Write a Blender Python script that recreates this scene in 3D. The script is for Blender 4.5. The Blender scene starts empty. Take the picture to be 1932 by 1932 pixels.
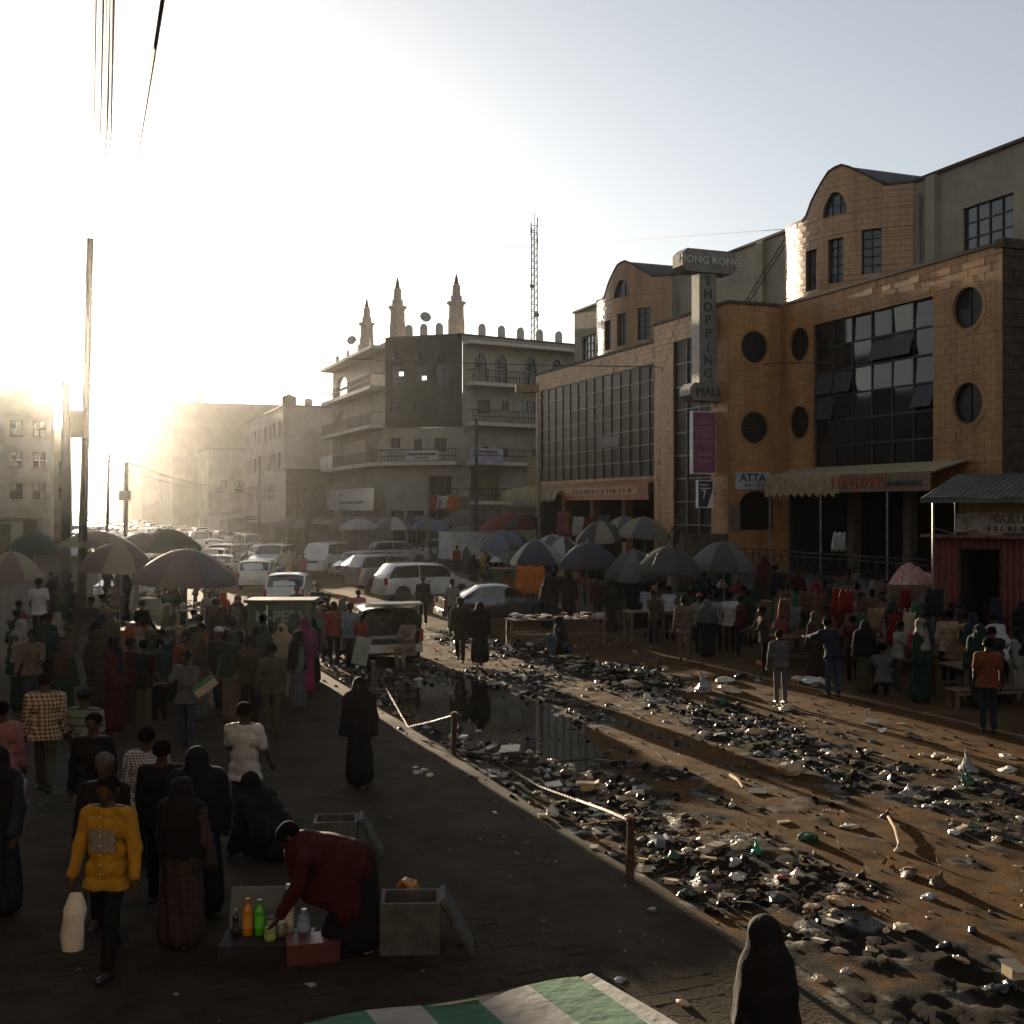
import bpy, math, random
import numpy as np
from mathutils import Vector, Matrix
random.seed(7); rng = np.random.default_rng(7)
SC = bpy.context.scene; COL = SC.collection
# ------------------------------------------------------------------ camera, sky, sun, exposure
HC = 4.2                      # eye height of the photographer (first floor)
FP = 2144.0                   # focal length in units of a 1932-wide frame
cd = bpy.data.cameras.new('camera'); cam = bpy.data.objects.new('camera', cd); COL.objects.link(cam)
cd.sensor_width = 36; cd.lens = 36*FP/1932; cd.shift_y = -10/1932; cd.clip_end = 6000; cd.clip_start = 0.1
cam.location = (0, 0, HC); cam.rotation_euler = (math.pi/2, 0, 0); SC.camera = cam
SUN_AZ = math.atan((76-966)/FP); SUN_EL = math.radians(6.3)
w = bpy.data.worlds.new('World'); SC.world = w; w.use_nodes = True
wn = w.node_tree.nodes; wl = w.node_tree.links
sky = wn.new('ShaderNodeTexSky'); sky.sky_type = 'NISHITA'; sky.sun_disc = False
sky.sun_elevation = SUN_EL; sky.sun_rotation = SUN_AZ
sky.air_density = 1.0; sky.dust_density = 1.3; sky.ozone_density = 2.5
bgn = wn['Background']; bgn.inputs['Strength'].default_value = 0.06
hs = wn.new('ShaderNodeHueSaturation'); hs.inputs['Saturation'].default_value = .35      # dusty, colourless air
wl.new(sky.outputs[0], hs.inputs['Color']); wl.new(hs.outputs[0], bgn.inputs['Color'])
sd = bpy.data.lights.new('sun', 'SUN'); sun = bpy.data.objects.new('sun', sd); COL.objects.link(sun)
sd.energy = 5.0; sd.angle = math.radians(0.5); sd.color = (1.0, 0.80, 0.55)
SDIR = Vector((math.sin(SUN_AZ)*math.cos(SUN_EL), math.cos(SUN_AZ)*math.cos(SUN_EL), math.sin(SUN_EL)))
sun.rotation_euler = SDIR.to_track_quat('Z', 'Y').to_euler(); sun.location = SDIR*400
vs = SC.view_settings; vs.view_transform = 'Standard'; vs.look = 'None'; vs.gamma = 1; vs.use_curve_mapping = False
vs.exposure = 1.95
SC.cycles.use_denoising = True
SC.cycles.max_bounces = 6; SC.cycles.diffuse_bounces = 3; SC.cycles.glossy_bounces = 3
SC.cycles.volume_bounces = 0; SC.cycles.transparent_max_bounces = 12; SC.cycles.transmission_bounces = 3
SC.cycles.sample_clamp_indirect = 4.0
# ------------------------------------------------------------------ frames of reference
UX, UY = -0.3621, 0.9321       # u: along the street, away from the camera;  v = (UY, -UX): to the right
def S(s, t, z=0.0): return Vector((UX*s + UY*t, UY*s - UX*t, z))
def G(x, y): Y = FP*HC/(y-956); return Vector(((x-966)/FP*Y, Y, 0))   # ground point seen at x, y of the photo
def at(x, y, Y): return Vector(((x-966)/FP*Y, Y, HC+(956-y)/FP*Y))
def st(p): return (UX*p[0]+UY*p[1], UY*p[0]-UX*p[1])
RZ = math.atan2(UY, UX) - math.pi/2    # z rotation that turns +Y into u
# ------------------------------------------------------------------ objects
def link(o, parent=None):
    COL.objects.link(o)
    if parent is not None: o.parent = parent
    return o
def tag(o, label=None, cat=None, group=None, kind=None):
    if label: o['label'] = label
    if cat: o['category'] = cat
    if group: o['group'] = group
    if kind: o['kind'] = kind
    return o
def thing(name, label, cat, loc=(0,0,0), rz=0, group=None):
    o = bpy.data.objects.new(name, None); o.empty_display_size = .2; link(o)
    o.location = loc; o.rotation_euler = (0, 0, rz)
    return tag(o, label, cat, group)
def copy_tree(o, parent=None):
    c = o.copy(); link(c)
    if parent is not None: c.parent = parent
    for ch in list(o.children): copy_tree(ch, c)
    return c
class MB:
    """collects vertices and faces for ONE mesh"""
    def __init__(s): s.v = []; s.f = []; s.mi = []; s.cur = 0
    def add(s, vs, fs):
        b = len(s.v); s.v.extend([tuple(p) for p in vs])
        for f in fs: s.f.append(tuple(b+i for i in f)); s.mi.append(s.cur)
    def box(s, x0, x1, y0, y1, z0, z1, M=None):
        p = [(x0,y0,z0),(x1,y0,z0),(x1,y1,z0),(x0,y1,z0),(x0,y0,z1),(x1,y0,z1),(x1,y1,z1),(x0,y1,z1)]
        if M is not None: p = [M @ Vector(q) for q in p]
        s.add(p, [(3,2,1,0),(4,5,6,7),(0,1,5,4),(1,2,6,5),(2,3,7,6),(3,0,4,7)])
    def bx(s, c, d, M=None): s.box(c[0]-d[0]/2, c[0]+d[0]/2, c[1]-d[1]/2, c[1]+d[1]/2, c[2]-d[2]/2, c[2]+d[2]/2, M)
    def tube(s, pts, r, n=6, r2=None, cap=True):
        pts = [Vector(p) for p in pts]; N = len(pts); rings = []
        up = Vector((0, 0, 1)); vs = []
        for i, p in enumerate(pts):
            d = (pts[min(i+1, N-1)] - pts[max(i-1, 0)]).normalized()
            a = d.cross(up)
            if a.length < 1e-3: a = d.cross(Vector((1, 0, 0)))
            a.normalize(); b = a.cross(d)
            rr = r if r2 is None else r + (r2-r)*i/max(1, N-1)
            for k in range(n):
                an = 2*math.pi*k/n; vs.append(p + a*(rr*math.cos(an)) + b*(rr*math.sin(an)))
        fs = [(i*n+k, i*n+(k+1) % n, (i+1)*n+(k+1) % n, (i+1)*n+k) for i in range(N-1) for k in range(n)]
        if cap: fs += [tuple(range(n-1, -1, -1)), tuple((N-1)*n+k for k in range(n))]
        s.add(vs, fs)
    def lathe(s, prof, n=16, M=None, closed=False):
        vs = []
        for r, z in prof:
            for k in range(n):
                a = 2*math.pi*k/n; q = Vector((r*math.cos(a), r*math.sin(a), z)); vs.append(M @ q if M is not None else q)
        N = len(prof)
        fs = [(i*n+k, i*n+(k+1) % n, (i+1)*n+(k+1) % n, (i+1)*n+k) for i in range(N-1) for k in range(n)]
        if prof[0][0] > 1e-4: fs.append(tuple(range(n-1, -1, -1)))
        if prof[-1][0] > 1e-4: fs.append(tuple((N-1)*n+k for k in range(n)))
        s.add(vs, fs)
    def prism(s, poly, h, fn):
        """poly in 2-D, extruded from 0 to h; fn maps (a, b, d) to a point"""
        n = len(poly)
        s.add([fn(a, b, 0) for a, b in poly] + [fn(a, b, h) for a, b in poly],
              [tuple(range(n-1, -1, -1)), tuple(range(n, 2*n))] + [(i, (i+1) % n, n+(i+1) % n, n+i) for i in range(n)])
    def mesh(s, name, mats, smooth=False, ang=40):
        me = bpy.data.meshes.new(name); me.from_pydata(s.v, [], s.f)
        if not isinstance(mats, (list, tuple)): mats = [mats]
        for m in mats: me.materials.append(m)
        if len(mats) > 1: me.polygons.foreach_set('material_index', s.mi)
        if smooth:
            me.shade_smooth()
            if ang: me.set_sharp_from_angle(angle=math.radians(ang))
        me.validate(); me.update(); return me
    def build(s, name, mats, parent=None, smooth=False, ang=40):
        o = bpy.data.objects.new(name, s.mesh(name, mats, smooth, ang)); return link(o, parent)
def share(name, me, parent=None, loc=(0,0,0), rot=(0,0,0), sc=None):
    o = bpy.data.objects.new(name, me); link(o, parent); o.location = loc; o.rotation_euler = rot
    if sc is not None: o.scale = sc if hasattr(sc, '__len__') else (sc, sc, sc)
    return o
def text(body, size, m, parent, loc, rot, depth=.01, name='lettering', align='CENTER', bold=0.0, sx=1.0):
    c = bpy.data.curves.new(name, 'FONT'); c.body = body; c.size = size; c.extrude = depth; c.align_x = align; c.align_y = 'CENTER'
    c.offset = bold; c.resolution_u = 2
    tmp = bpy.data.objects.new(name, c); me = bpy.data.meshes.new_from_object(tmp); bpy.data.objects.remove(tmp)
    me.materials.clear(); me.materials.append(m); me.name = name
    o = bpy.data.objects.new(name, me); link(o, parent); o.location = loc; o.rotation_euler = rot; o.scale = (sx, 1, 1)
    return o
# ------------------------------------------------------------------ noise
def vnoise(x, y, seed=0):
    xi = np.floor(x).astype(np.int64); yi = np.floor(y).astype(np.int64); xf = x-xi; yf = y-yi
    def h(a, b):
        n = (a*374761393 + b*668265263 + seed*1274126177) & 0xffffffff
        n = ((n ^ (n >> 13))*1274126177) & 0xffffffff
        return ((n ^ (n >> 16)) & 0xffff)/65535.0
    u = xf*xf*(3-2*xf); v = yf*yf*(3-2*yf)
    return (h(xi, yi)*(1-u)+h(xi+1, yi)*u)*(1-v) + (h(xi, yi+1)*(1-u)+h(xi+1, yi+1)*u)*v
def fbm(x, y, o=4, seed=0):
    r = 0; a = .5
    for i in range(o): r = r + a*vnoise(x, y, seed+i); x = x*2.03+7.1; y = y*2.03+3.7; a *= .5
    return r
# ------------------------------------------------------------------ materials
MATS = {}
def mat(name, col, rough=.7, metal=0, spec=.5, var=.25, scale=3.0, bump=0.0, bscale=40.0, col2=None, coat=0, trans=0, alpha=1, sheen=0, stretch=None):
    """a procedural material: base colour mottled by noise, optional bump"""
    if name in MATS: return MATS[name]
    m = bpy.data.materials.new(name); m.use_nodes = True; MATS[name] = m
    n = m.node_tree.nodes; l = m.node_tree.links; b = n['Principled BSDF']
    b.inputs['Roughness'].default_value = rough; b.inputs['Metallic'].default_value = metal
    b.inputs['Specular IOR Level'].default_value = spec; b.inputs['Coat Weight'].default_value = coat
    b.inputs['Coat Roughness'].default_value = .08
    if trans: b.inputs['Transmission Weight'].default_value = trans
    if alpha < 1: b.inputs['Alpha'].default_value = alpha
    tc = n.new('ShaderNodeTexCoord'); mp = n.new('ShaderNodeMapping'); l.new(tc.outputs['Object'], mp.inputs['Vector'])
    if stretch: mp.inputs['Scale'].default_value = stretch
    nz = n.new('ShaderNodeTexNoise'); nz.inputs['Scale'].default_value = scale; nz.inputs['Detail'].default_value = 6; nz.inputs['Roughness'].default_value = .65
    l.new(mp.outputs['Vector'], nz.inputs['Vector'])
    mx = n.new('ShaderNodeMix'); mx.data_type = 'RGBA'
    if col2 is None: col2 = tuple(c*(1-var*1.6) for c in col)
    mx.inputs[6].default_value = (*col, 1); mx.inputs[7].default_value = (*col2, 1)
    rp = n.new('ShaderNodeMapRange'); rp.inputs[1].default_value = .36; rp.inputs[2].default_value = .68
    l.new(nz.outputs['Fac'], rp.inputs[0]); l.new(rp.outputs[0], mx.inputs[0]); l.new(mx.outputs[2], b.inputs['Base Color'])
    if bump:
        nb = n.new('ShaderNodeTexNoise'); nb.inputs['Scale'].default_value = bscale; nb.inputs['Detail'].default_value = 4
        l.new(mp.outputs['Vector'], nb.inputs['Vector'])
        bp = n.new('ShaderNodeBump'); bp.inputs['Strength'].default_value = bump; bp.inputs['Distance'].default_value = .02
        l.new(nb.outputs['Fac'], bp.inputs['Height']); l.new(bp.outputs['Normal'], b.inputs['Normal'])
    return m
def cloth(name, col, **k): return mat('cloth_'+name, col, rough=.92, spec=.2, var=.3, scale=5, bump=.5, bscale=14, **k)
def pattern(name, kind, c1, c2, sx, sy=None, rough=.9, w1=.5, w2=.5):
    """printed cloth: 'check' (two crossing wave bands) or 'stripe' (horizontal)"""
    if name in MATS: return MATS[name]
    m = bpy.data.materials.new(name); m.use_nodes = True; MATS[name] = m
    n = m.node_tree.nodes; l = m.node_tree.links; b = n['Principled BSDF']; b.inputs['Roughness'].default_value = rough
    tc = n.new('ShaderNodeTexCoord'); sp = n.new('ShaderNodeSeparateXYZ'); l.new(tc.outputs['Object'], sp.inputs[0])
    def band(o, sc, wd):
        a = n.new('ShaderNodeMath'); a.operation = 'MULTIPLY'; a.inputs[1].default_value = sc; l.new(o, a.inputs[0])
        f = n.new('ShaderNodeMath'); f.operation = 'FRACT'; l.new(a.outputs[0], f.inputs[0])
        g = n.new('ShaderNodeMath'); g.operation = 'LESS_THAN'; g.inputs[1].default_value = wd; l.new(f.outputs[0], g.inputs[0]); return g.outputs[0]
    o1 = band(sp.outputs[2], sx, w1)
    if kind == 'check':
        ad0 = n.new('ShaderNodeMath'); ad0.operation = 'ADD'; l.new(sp.outputs[0], ad0.inputs[0]); l.new(sp.outputs[1], ad0.inputs[1])
        o2 = band(ad0.outputs[0], sy or sx, w2)
        ad = n.new('ShaderNodeMath'); ad.operation = 'ADD'; l.new(o1, ad.inputs[0]); l.new(o2, ad.inputs[1])
        hf = n.new('ShaderNodeMath'); hf.operation = 'MULTIPLY'; hf.inputs[1].default_value = .5; l.new(ad.outputs[0], hf.inputs[0]); o1 = hf.outputs[0]
    mx = n.new('ShaderNodeMix'); mx.data_type = 'RGBA'; mx.inputs[6].default_value = (*c1, 1); mx.inputs[7].default_value = (*c2, 1)
    l.new(o1, mx.inputs[0]); l.new(mx.outputs[2], b.inputs['Base Color']); return m
GLASS = mat('dark_glass', (.012,.014,.014), rough=.06, spec=.6, var=.2, scale=1.0)
GLASS2 = mat('grey_glass', (.05,.055,.06), rough=.12, spec=.7, var=.2, scale=.6)
FRAME = mat('window_frame', (.03,.028,.025), rough=.5, metal=.4)
STEEL = mat('galvanised_steel', (.3,.3,.29), rough=.4, metal=.8, var=.3)
RUST = mat('rusty_steel', (.10,.05,.03), rough=.8, metal=.3, var=.5, scale=9, bump=.3)
WOOD = mat('weathered_wood', (.16,.10,.06), rough=.85, var=.4, scale=4, bump=.4, bscale=30, stretch=(1,1,6))
BLACK = mat('black_rubber', (.012,.012,.012), rough=.7)
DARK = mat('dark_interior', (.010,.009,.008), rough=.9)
PLASTER = mat('cream_plaster', (.32,.27,.19), rough=.9, var=.25, scale=.5, bump=.15, bscale=20, col2=(.2,.17,.12))
CONC = mat('grey_concrete', (.22,.21,.19), rough=.92, var=.3, scale=1.2, bump=.3, bscale=25)
COPING = mat('dark_coping', (.06,.045,.035), rough=.8)
WHITEP = mat('white_paint', (.62,.60,.55), rough=.6, var=.15, scale=1.5)
# ================================================================== GROUND
def grid_mesh(name, xs, ys, fz, m, attr=None):
    nx, ny = len(xs), len(ys); A, B = np.meshgrid(xs, ys, indexing='ij')
    Z = fz(A, B); P = np.stack([UX*A+UY*B, UY*A-UX*B, Z], -1).reshape(-1, 3)
    i = np.arange(nx*ny).reshape(nx, ny)
    F = np.stack([i[:-1,:-1], i[1:,:-1], i[1:,1:], i[:-1,1:]], -1).reshape(-1, 4)
    me = bpy.data.meshes.new(name); me.vertices.add(len(P)); me.vertices.foreach_set('co', P.ravel())
    me.loops.add(F.size); me.loops.foreach_set('vertex_index', F.ravel().astype(np.int32))
    me.polygons.add(len(F)); me.polygons.foreach_set('loop_start', np.arange(0, F.size, 4, dtype=np.int32))
    me.update(); me.validate(); me.materials.append(m); me.shade_smooth()
    if attr is not None:
        at_ = me.attributes.new('wet', 'FLOAT', 'POINT'); at_.data.foreach_set('value', attr(A, B).ravel().astype(np.float32))
    o = bpy.data.objects.new(name, me); return link(o)
def mud_band(s, t, off=.60):
    """how mucky the street is: two trampled bands of wet refuse with a dry wheel track between them"""
    n = fbm(s*.45, t*.9, 4, 3)-.47; n2 = fbm(s*1.7, t*2.4, 4, 11)-.47
    c1 = np.clip((s-12)/14, 0, 1)
    b1 = np.exp(-((t-7.0-1.0*n)/1.35)**2)                               # along the chain
    b2 = np.exp(-((t-12.4-1.4*n-.3*np.sin(s*.3))/1.55)**2)*np.clip((44-s)/12, 0, 1)
    b3 = np.exp(-((s-25)/5.5)**2)*np.exp(-((t-9.2)/3.2)**2)*.9              # around the puddle
    wgt = np.maximum(np.maximum(b1*np.clip((40-s)/14, 0, 1), b2), b3)
    return np.clip(wgt*1.45 + n*1.9 + n2*2.2 - off, 0, 1)
def road_z(s, t):
    m = mud_band(s, t)
    z = -.035 + .055*(fbm(s*.5, t*.8, 3, 21)-.5) + .035*(fbm(s*2.5, t*3.2, 3, 5)-.5)*1.2
    z = z + m*(.16*(fbm(s*2.6, t*3.6, 4, 8)-.42) + .13*(fbm(s*7, t*9, 3, 15)-.47))
    for tr, wd in ((8.7, .3), (10.4, .34), (11.2, .22)):
        z = z - .03*np.exp(-((t-tr-.25*np.sin(s*.21))/wd)**2)
    pd = np.exp(-(((s-22.8)/4.0)**4 + ((t-8.0-.06*(s-22.8))/1.6)**4)); pd2 = np.exp(-(((s-16.5)/2.6)**4 + ((t-7.6-.1*(s-16))/.6)**4))
    z = z*(1-.72*np.maximum(pd, .5*pd2)) - .11*pd - .055*pd2
    e = np.clip((t-5.95)/.6, 0, 1)*np.clip((15.9-t)/.8, 0, 1)
    return z*e + (.022*(fbm(s*1.3, t*1.3, 3, 31)-.45)-.004)*(1-e)
def mud_material():
    m = bpy.data.materials.new('street_mud'); m.use_nodes = True
    n = m.node_tree.nodes; l = m.node_tree.links; b = n['Principled BSDF']
    a = n.new('ShaderNodeAttribute'); a.attribute_name = 'wet'
    tc = n.new('ShaderNodeTexCoord')
    n1 = n.new('ShaderNodeTexNoise'); n1.inputs['Scale'].default_value = 3.5; n1.inputs['Detail'].default_value = 9; n1.inputs['Roughness'].default_value = .7
    n2 = n.new('ShaderNodeTexNoise'); n2.inputs['Scale'].default_value = 31; n2.inputs['Detail'].default_value = 9; n2.inputs['Roughness'].default_value = .7
    l.new(tc.outputs['Object'], n1.inputs[0]); l.new(tc.outputs['Object'], n2.inputs[0])
    s1 = n.new('ShaderNodeMath'); s1.operation = 'MULTIPLY_ADD'; s1.inputs[1].default_value = 1.1; s1.inputs[2].default_value = -.55; l.new(n1.outputs['Fac'], s1.inputs[0])
    ad = n.new('ShaderNodeMath'); ad.operation = 'ADD'; ad.use_clamp = True; l.new(a.outputs['Fac'], ad.inputs[0]); l.new(s1.outputs[0], ad.inputs[1])
    rp = n.new('ShaderNodeMapRange'); rp.inputs[1].default_value = .18; rp.inputs[2].default_value = .62; l.new(ad.outputs[0], rp.inputs[0])
    d = n.new('ShaderNodeMix'); d.data_type = 'RGBA'; d.inputs[6].default_value = (.098,.049,.014,1); d.inputs[7].default_value = (.042,.022,.007,1); l.new(n1.outputs['Fac'], d.inputs[0])
    wt = n.new('ShaderNodeMix'); wt.data_type = 'RGBA'; wt.inputs[6].default_value = (.020,.015,.010,1); wt.inputs[7].default_value = (.007,.006,.005,1); l.new(n2.outputs['Fac'], wt.inputs[0])
    mx = n.new('ShaderNodeMix'); mx.data_type = 'RGBA'; l.new(rp.outputs[0], mx.inputs[0]); l.new(d.outputs[2], mx.inputs[6]); l.new(wt.outputs[2], mx.inputs[7])
    l.new(mx.outputs[2], b.inputs['Base Color'])
    n3 = n.new('ShaderNodeTexNoise'); n3.inputs['Scale'].default_value = 1.6; n3.inputs['Detail'].default_value = 5; l.new(tc.outputs['Object'], n3.inputs[0])
    gl = n.new('ShaderNodeMapRange'); gl.inputs[1].default_value = .54; gl.inputs[2].default_value = .62; l.new(n3.outputs['Fac'], gl.inputs[0])
    wg = n.new('ShaderNodeMath'); wg.operation = 'MULTIPLY'; l.new(gl.outputs[0], wg.inputs[0]); l.new(rp.outputs[0], wg.inputs[1])
    rr = n.new('ShaderNodeMapRange'); rr.inputs[3].default_value = .95; rr.inputs[4].default_value = .24; l.new(wg.outputs[0], rr.inputs[0]); l.new(rr.outputs[0], b.inputs['Roughness'])
    sp_ = n.new('ShaderNodeMapRange'); sp_.inputs[3].default_value = .06; sp_.inputs[4].default_value = .42; l.new(wg.outputs[0], sp_.inputs[0]); l.new(sp_.outputs[0], b.inputs['Specular IOR Level'])
    bp = n.new('ShaderNodeBump'); bp.inputs['Strength'].default_value = .7; bp.inputs['Distance'].default_value = .03; l.new(n2.outputs['Fac'], bp.inputs['Height']); l.new(bp.outputs[0], b.inputs['Normal'])
    return m
MUD = mud_material()
SOIL = mat('dusty_ground', (.05,.035,.02), rough=.95, spec=.1, var=.4, scale=.6, bump=.5, bscale=9)
PAVE = mat('dusty_pavement', (.036,.026,.014), rough=.95, spec=.15, var=.4, scale=1.3, bump=.5, bscale=24)
PAVER = mat('concrete_paver', (.033,.024,.013), rough=.95, spec=.15, var=.4, scale=1.1, bump=.4, bscale=60)
DUSTP = mat('dry_kerb_dust', (.085,.05,.02), rough=.95, spec=.1, var=.35, scale=1.4, bump=.5, bscale=20)
g = MB(); g.add([S(-60,-900,-.16), S(-60,900,-.16), S(3500,2600,-.16), S(3500,-2600,-.16)], [(0,1,2,3)])
tag(g.build('ground', SOIL), kind='structure')
ss = np.concatenate([np.arange(4, 34, .075), np.arange(34, 48, .15), np.arange(48, 80, .4)])
tt = np.arange(5.94, 15.961, .075)
tag(grid_mesh('road', ss, tt, road_z, MUD, lambda a, b: mud_band(a, b, .30)), kind='structure')
fr = grid_mesh('far_road', np.arange(80, 420, 3.0), np.linspace(3, 16, 14), lambda a, b: -.03+.05*(fbm(a*.3, b*.6, 3, 2)-.5), MUD, lambda a, b: a*0+.12+.5*(fbm(a*.1, b*.4, 3, 2)-.4)); tag(fr, kind='structure')
WATER = mat('dirty_water', (.012,.010,.007), rough=.04, spec=.5, var=.1, scale=.4, bump=.04, bscale=5)
g = MB(); g.add([S(17.5,6.1,-.072), S(17.5,10.4,-.072), S(28.6,10.4,-.072), S(28.6,6.1,-.072)], [(0,1,2,3)]); tag(g.build('puddle', WATER), kind='structure')
g = MB(); g.add([S(12.5,6.5,-.072), S(12.5,8.6,-.072), S(17.4,9.4,-.072), S(17.4,6.9,-.072)], [(0,1,2,3)]); tag(g.build('puddle', WATER), kind='structure')
# left pavement: bed, kerb stones, pavers
pav = grid_mesh('pavement', np.concatenate([np.arange(-8, 7, 1.5), np.arange(7, 26, .2), np.arange(26, 60, .8)]), np.concatenate([np.linspace(-40, -6, 20), np.linspace(-5.6, 5.98, 60)]), lambda a, b: 0.0235+.034*(fbm(a*.55, b*.55, 4, 9)-.5)+.075*np.clip(fbm(a*.7, b*1.4, 4, 41)-.40, 0, 1)*np.exp(-((b-5.75)/.55)**2), PAVE); tag(pav, kind='structure')
rp_ = grid_mesh('pavement', np.arange(4, 70, .25), np.linspace(15.95, 30, 60), lambda a, b: .0+.03*np.clip((b-15.95)/.5, 0, 1)+.03*(fbm(a*.9, b*.9, 3, 19)-.5), DUSTP); tag(rp_, kind='structure')
kb = MB()
def rbox(mb, c, du, dv, z0, z1, tilt=0.0):
    """box aligned with the street, slightly bevelled top"""
    s, t = c; b = .005
    p = [S(s-du/2,t-dv/2,z0),S(s+du/2,t-dv/2,z0),S(s+du/2,t+dv/2,z0),S(s-du/2,t+dv/2,z0),
         S(s-du/2+b,t-dv/2+b,z1-tilt),S(s+du/2-b,t-dv/2+b,z1),S(s+du/2-b,t+dv/2-b,z1+tilt),S(s-du/2+b,t+dv/2-b,z1)]
    mb.add(p, [(4,5,6,7),(0,1,5,4),(1,2,6,5),(2,3,7,6),(3,0,4,7)])
kerbmat = mat('kerb_stone', (.05,.037,.022), rough=.95, var=.4, scale=2, bump=.4)
for i in range(44):
    s = 7.5 + i*.9
    mb = MB(); rbox(mb, (s, 5.86), .86, .14, -.15, .004+random.uniform(-.02,.014), random.uniform(-.008,.008)); mb.build('kerb_stone', kerbmat, pav)
# interlocking pavers, the 300 nearest as parts and the rest in one sheet
cells = []
for i in range(0, 84):
    for j in range(0, 56):
        s = 7.3 + i*.205; t = -5.6 + j*.205 + (.1 if i % 2 else 0)
        if t < 5.70 and abs((UX*s+UY*t)/(UY*s-UX*t)) < .47: cells.append((s, t))
cells.sort(key=lambda c: abs(UY*c[0]-UX*c[1]-10.5) + .35*abs(UX*c[0]+UY*c[1]-.6))
mb2 = MB()
for k, (s, t) in enumerate(cells):
    mb = MB() if k < 300 else mb2
    dz = .010*(vnoise(np.array(s*.8), np.array(t*.8), 4)) + random.uniform(-.003, .003)
    rbox(mb, (s, t), .2015, .2015, -.03, float(.012+dz), random.uniform(-.003, .003))
    if k < 300: mb.build('paver', PAVER, pav)
tag(mb2.build('pavers', PAVER, pav), kind='stuff')
# ================================================================== TILED WALLS
TILES = []            # (distance, verts, faces, material)
def cut(iv, a, b):
    out = []
    for x0, x1 in iv:
        if b <= x0 or a >= x1: out.append((x0, x1)); continue
        if a > x0+1e-4: out.append((x0, a))
        if b < x1-1e-4: out.append((b, x1))
    return out
def cells_of(a0, a1, z0, z1, tw, th, holes):
    zs = list(np.arange(z0, z1-1e-3, th)) + [z1]; rects = []
    zl = sorted(set([round(z, 4) for z in zs] + [round(h[k], 4) for h in holes if h[0] == 'rect' for k in (3, 4) if z0 < h[k] < z1] + [round(h[2], 4) for h in holes if h[0] == 'ell' and z0 < h[2] < z1]))
    for zb, zt in zip(zl[:-1], zl[1:]):
        if zt-zb < .004: continue
        row = int((zb-z0+1e-3)//th); iv = [(a0, a1)]
        for h in holes:
            if h[0] == 'rect' and h[3] < zt-1e-3 and h[4] > zb+1e-3: iv = cut(iv, h[1], h[2])
        al = np.arange(a0-(tw/2 if row % 2 else 0), a1+tw, tw)
        for x0, x1 in iv:
            ed = [x0] + [a for a in al if x0+.02 < a < x1-.02] + [x1]
            rects += [(p, q, zb, zt) for p, q in zip(ed[:-1], ed[1:])]
    return rects
def poly_of(r, gap, holes, ztop, curved):
    p, q, zb, zt = r; p += gap; q -= gap; zb += gap; zt -= gap
    if q-p < .005 or zt-zb < .005: return None
    near = [h for h in holes if h[0] in ('circ', 'ell') and abs((p+q)/2-h[1]) < h[3]+(q-p) and abs((zb+zt)/2-h[2]) < h[-1]+(zt-zb)]
    top = ztop is not None and max(ztop(p), ztop(q), ztop((p+q)/2)) < 1e8 and zt > min(ztop(p), ztop(q), ztop((p+q)/2))-.3
    k = 5 if near else (3 if (top or curved) else 1)
    pts = [(p+(q-p)*i/k, zb) for i in range(k)] + [(q, zb+(zt-zb)*i/k) for i in range(k)] + [(q-(q-p)*i/k, zt) for i in range(k)] + [(p, zt-(zt-zb)*i/k) for i in range(k)]
    for h in near:
        ra, rz_ = h[3], h[-1]; ins = 0; o = []
        for a, z in pts:
            d = math.hypot((a-h[1])/ra, (z-h[2])/rz_)
            if h[0] == 'ell' and z < h[2]-.002: o.append((a, z)); continue
            if d < 1: ins += 1; d = max(d, 1e-4); a = h[1]+(a-h[1])/d; z = h[2]+(z-h[2])/d
            o.append((a, z))
        if ins == len(pts): return None
        pts = o
    if top:
        o = [(a, min(z, ztop(a))) for a, z in pts]
        if max(z for a, z in o)-min(z for a, z in o) < .02 or max(z for _, z in o) <= zb+.01: return None
        pts = o
    return pts
def tile_wall(wall, fn, a0, a1, z0, z1, tw, th, holes, tmats, ztop=None, curved=False, reveal=.22, tiles=True, thick=.014, proud=.10):
    """wall: MB for the backing; tiles go to TILES"""
    for r in cells_of(a0, a1, z0, z1, tw, th, holes):
        pts = poly_of(r, 0, holes, ztop, curved)
        if pts: wall.add([fn(a, z, 0) for a, z in pts], [tuple(range(len(pts)))])
        if not tiles: continue
        pts = poly_of(r, .006, holes, ztop, curved)
        if not pts: continue
        n = len(pts); d = thick + random.uniform(-.004, .005) + (random.uniform(.008, .02) if random.random() < proud else 0)
        vs_ = [fn(a, z, .001) for a, z in pts] + [fn(a, z, d) for a, z in pts]
        c = vs_[n]; TILES.append(((c-Vector((0,0,HC))).length, vs_, [tuple(range(n, 2*n))]+[(i, (i+1) % n, n+(i+1) % n, n+i) for i in range(n)], random.choice(tmats)))
    for h in holes:
        if h[0] == 'rect': lp = [(h[1],h[3]),(h[2],h[3]),(h[2],h[4]),(h[1],h[4])]
        elif h[0] == 'circ': lp = [(h[1]+h[3]*math.cos(2*math.pi*i/28), h[2]+h[4]*math.sin(2*math.pi*i/28)) for i in range(28)]
        else: lp = [(h[1]+h[3]*math.cos(math.pi*i/14), h[2]+h[4]*math.sin(math.pi*i/14)) for i in range(15)]
        n = len(lp); b = len(wall.v)
        wall.v += [tuple(fn(a, z, .0)) for a, z in lp] + [tuple(fn(a, z, -reveal)) for a, z in lp]
        rng_ = range(n) if h[0] != 'ell' else range(n-1)
        for i in rng_: wall.f.append((b+i, b+(i+1) % n, b+n+(i+1) % n, b+n+i)); wall.mi.append(wall.cur)
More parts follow.
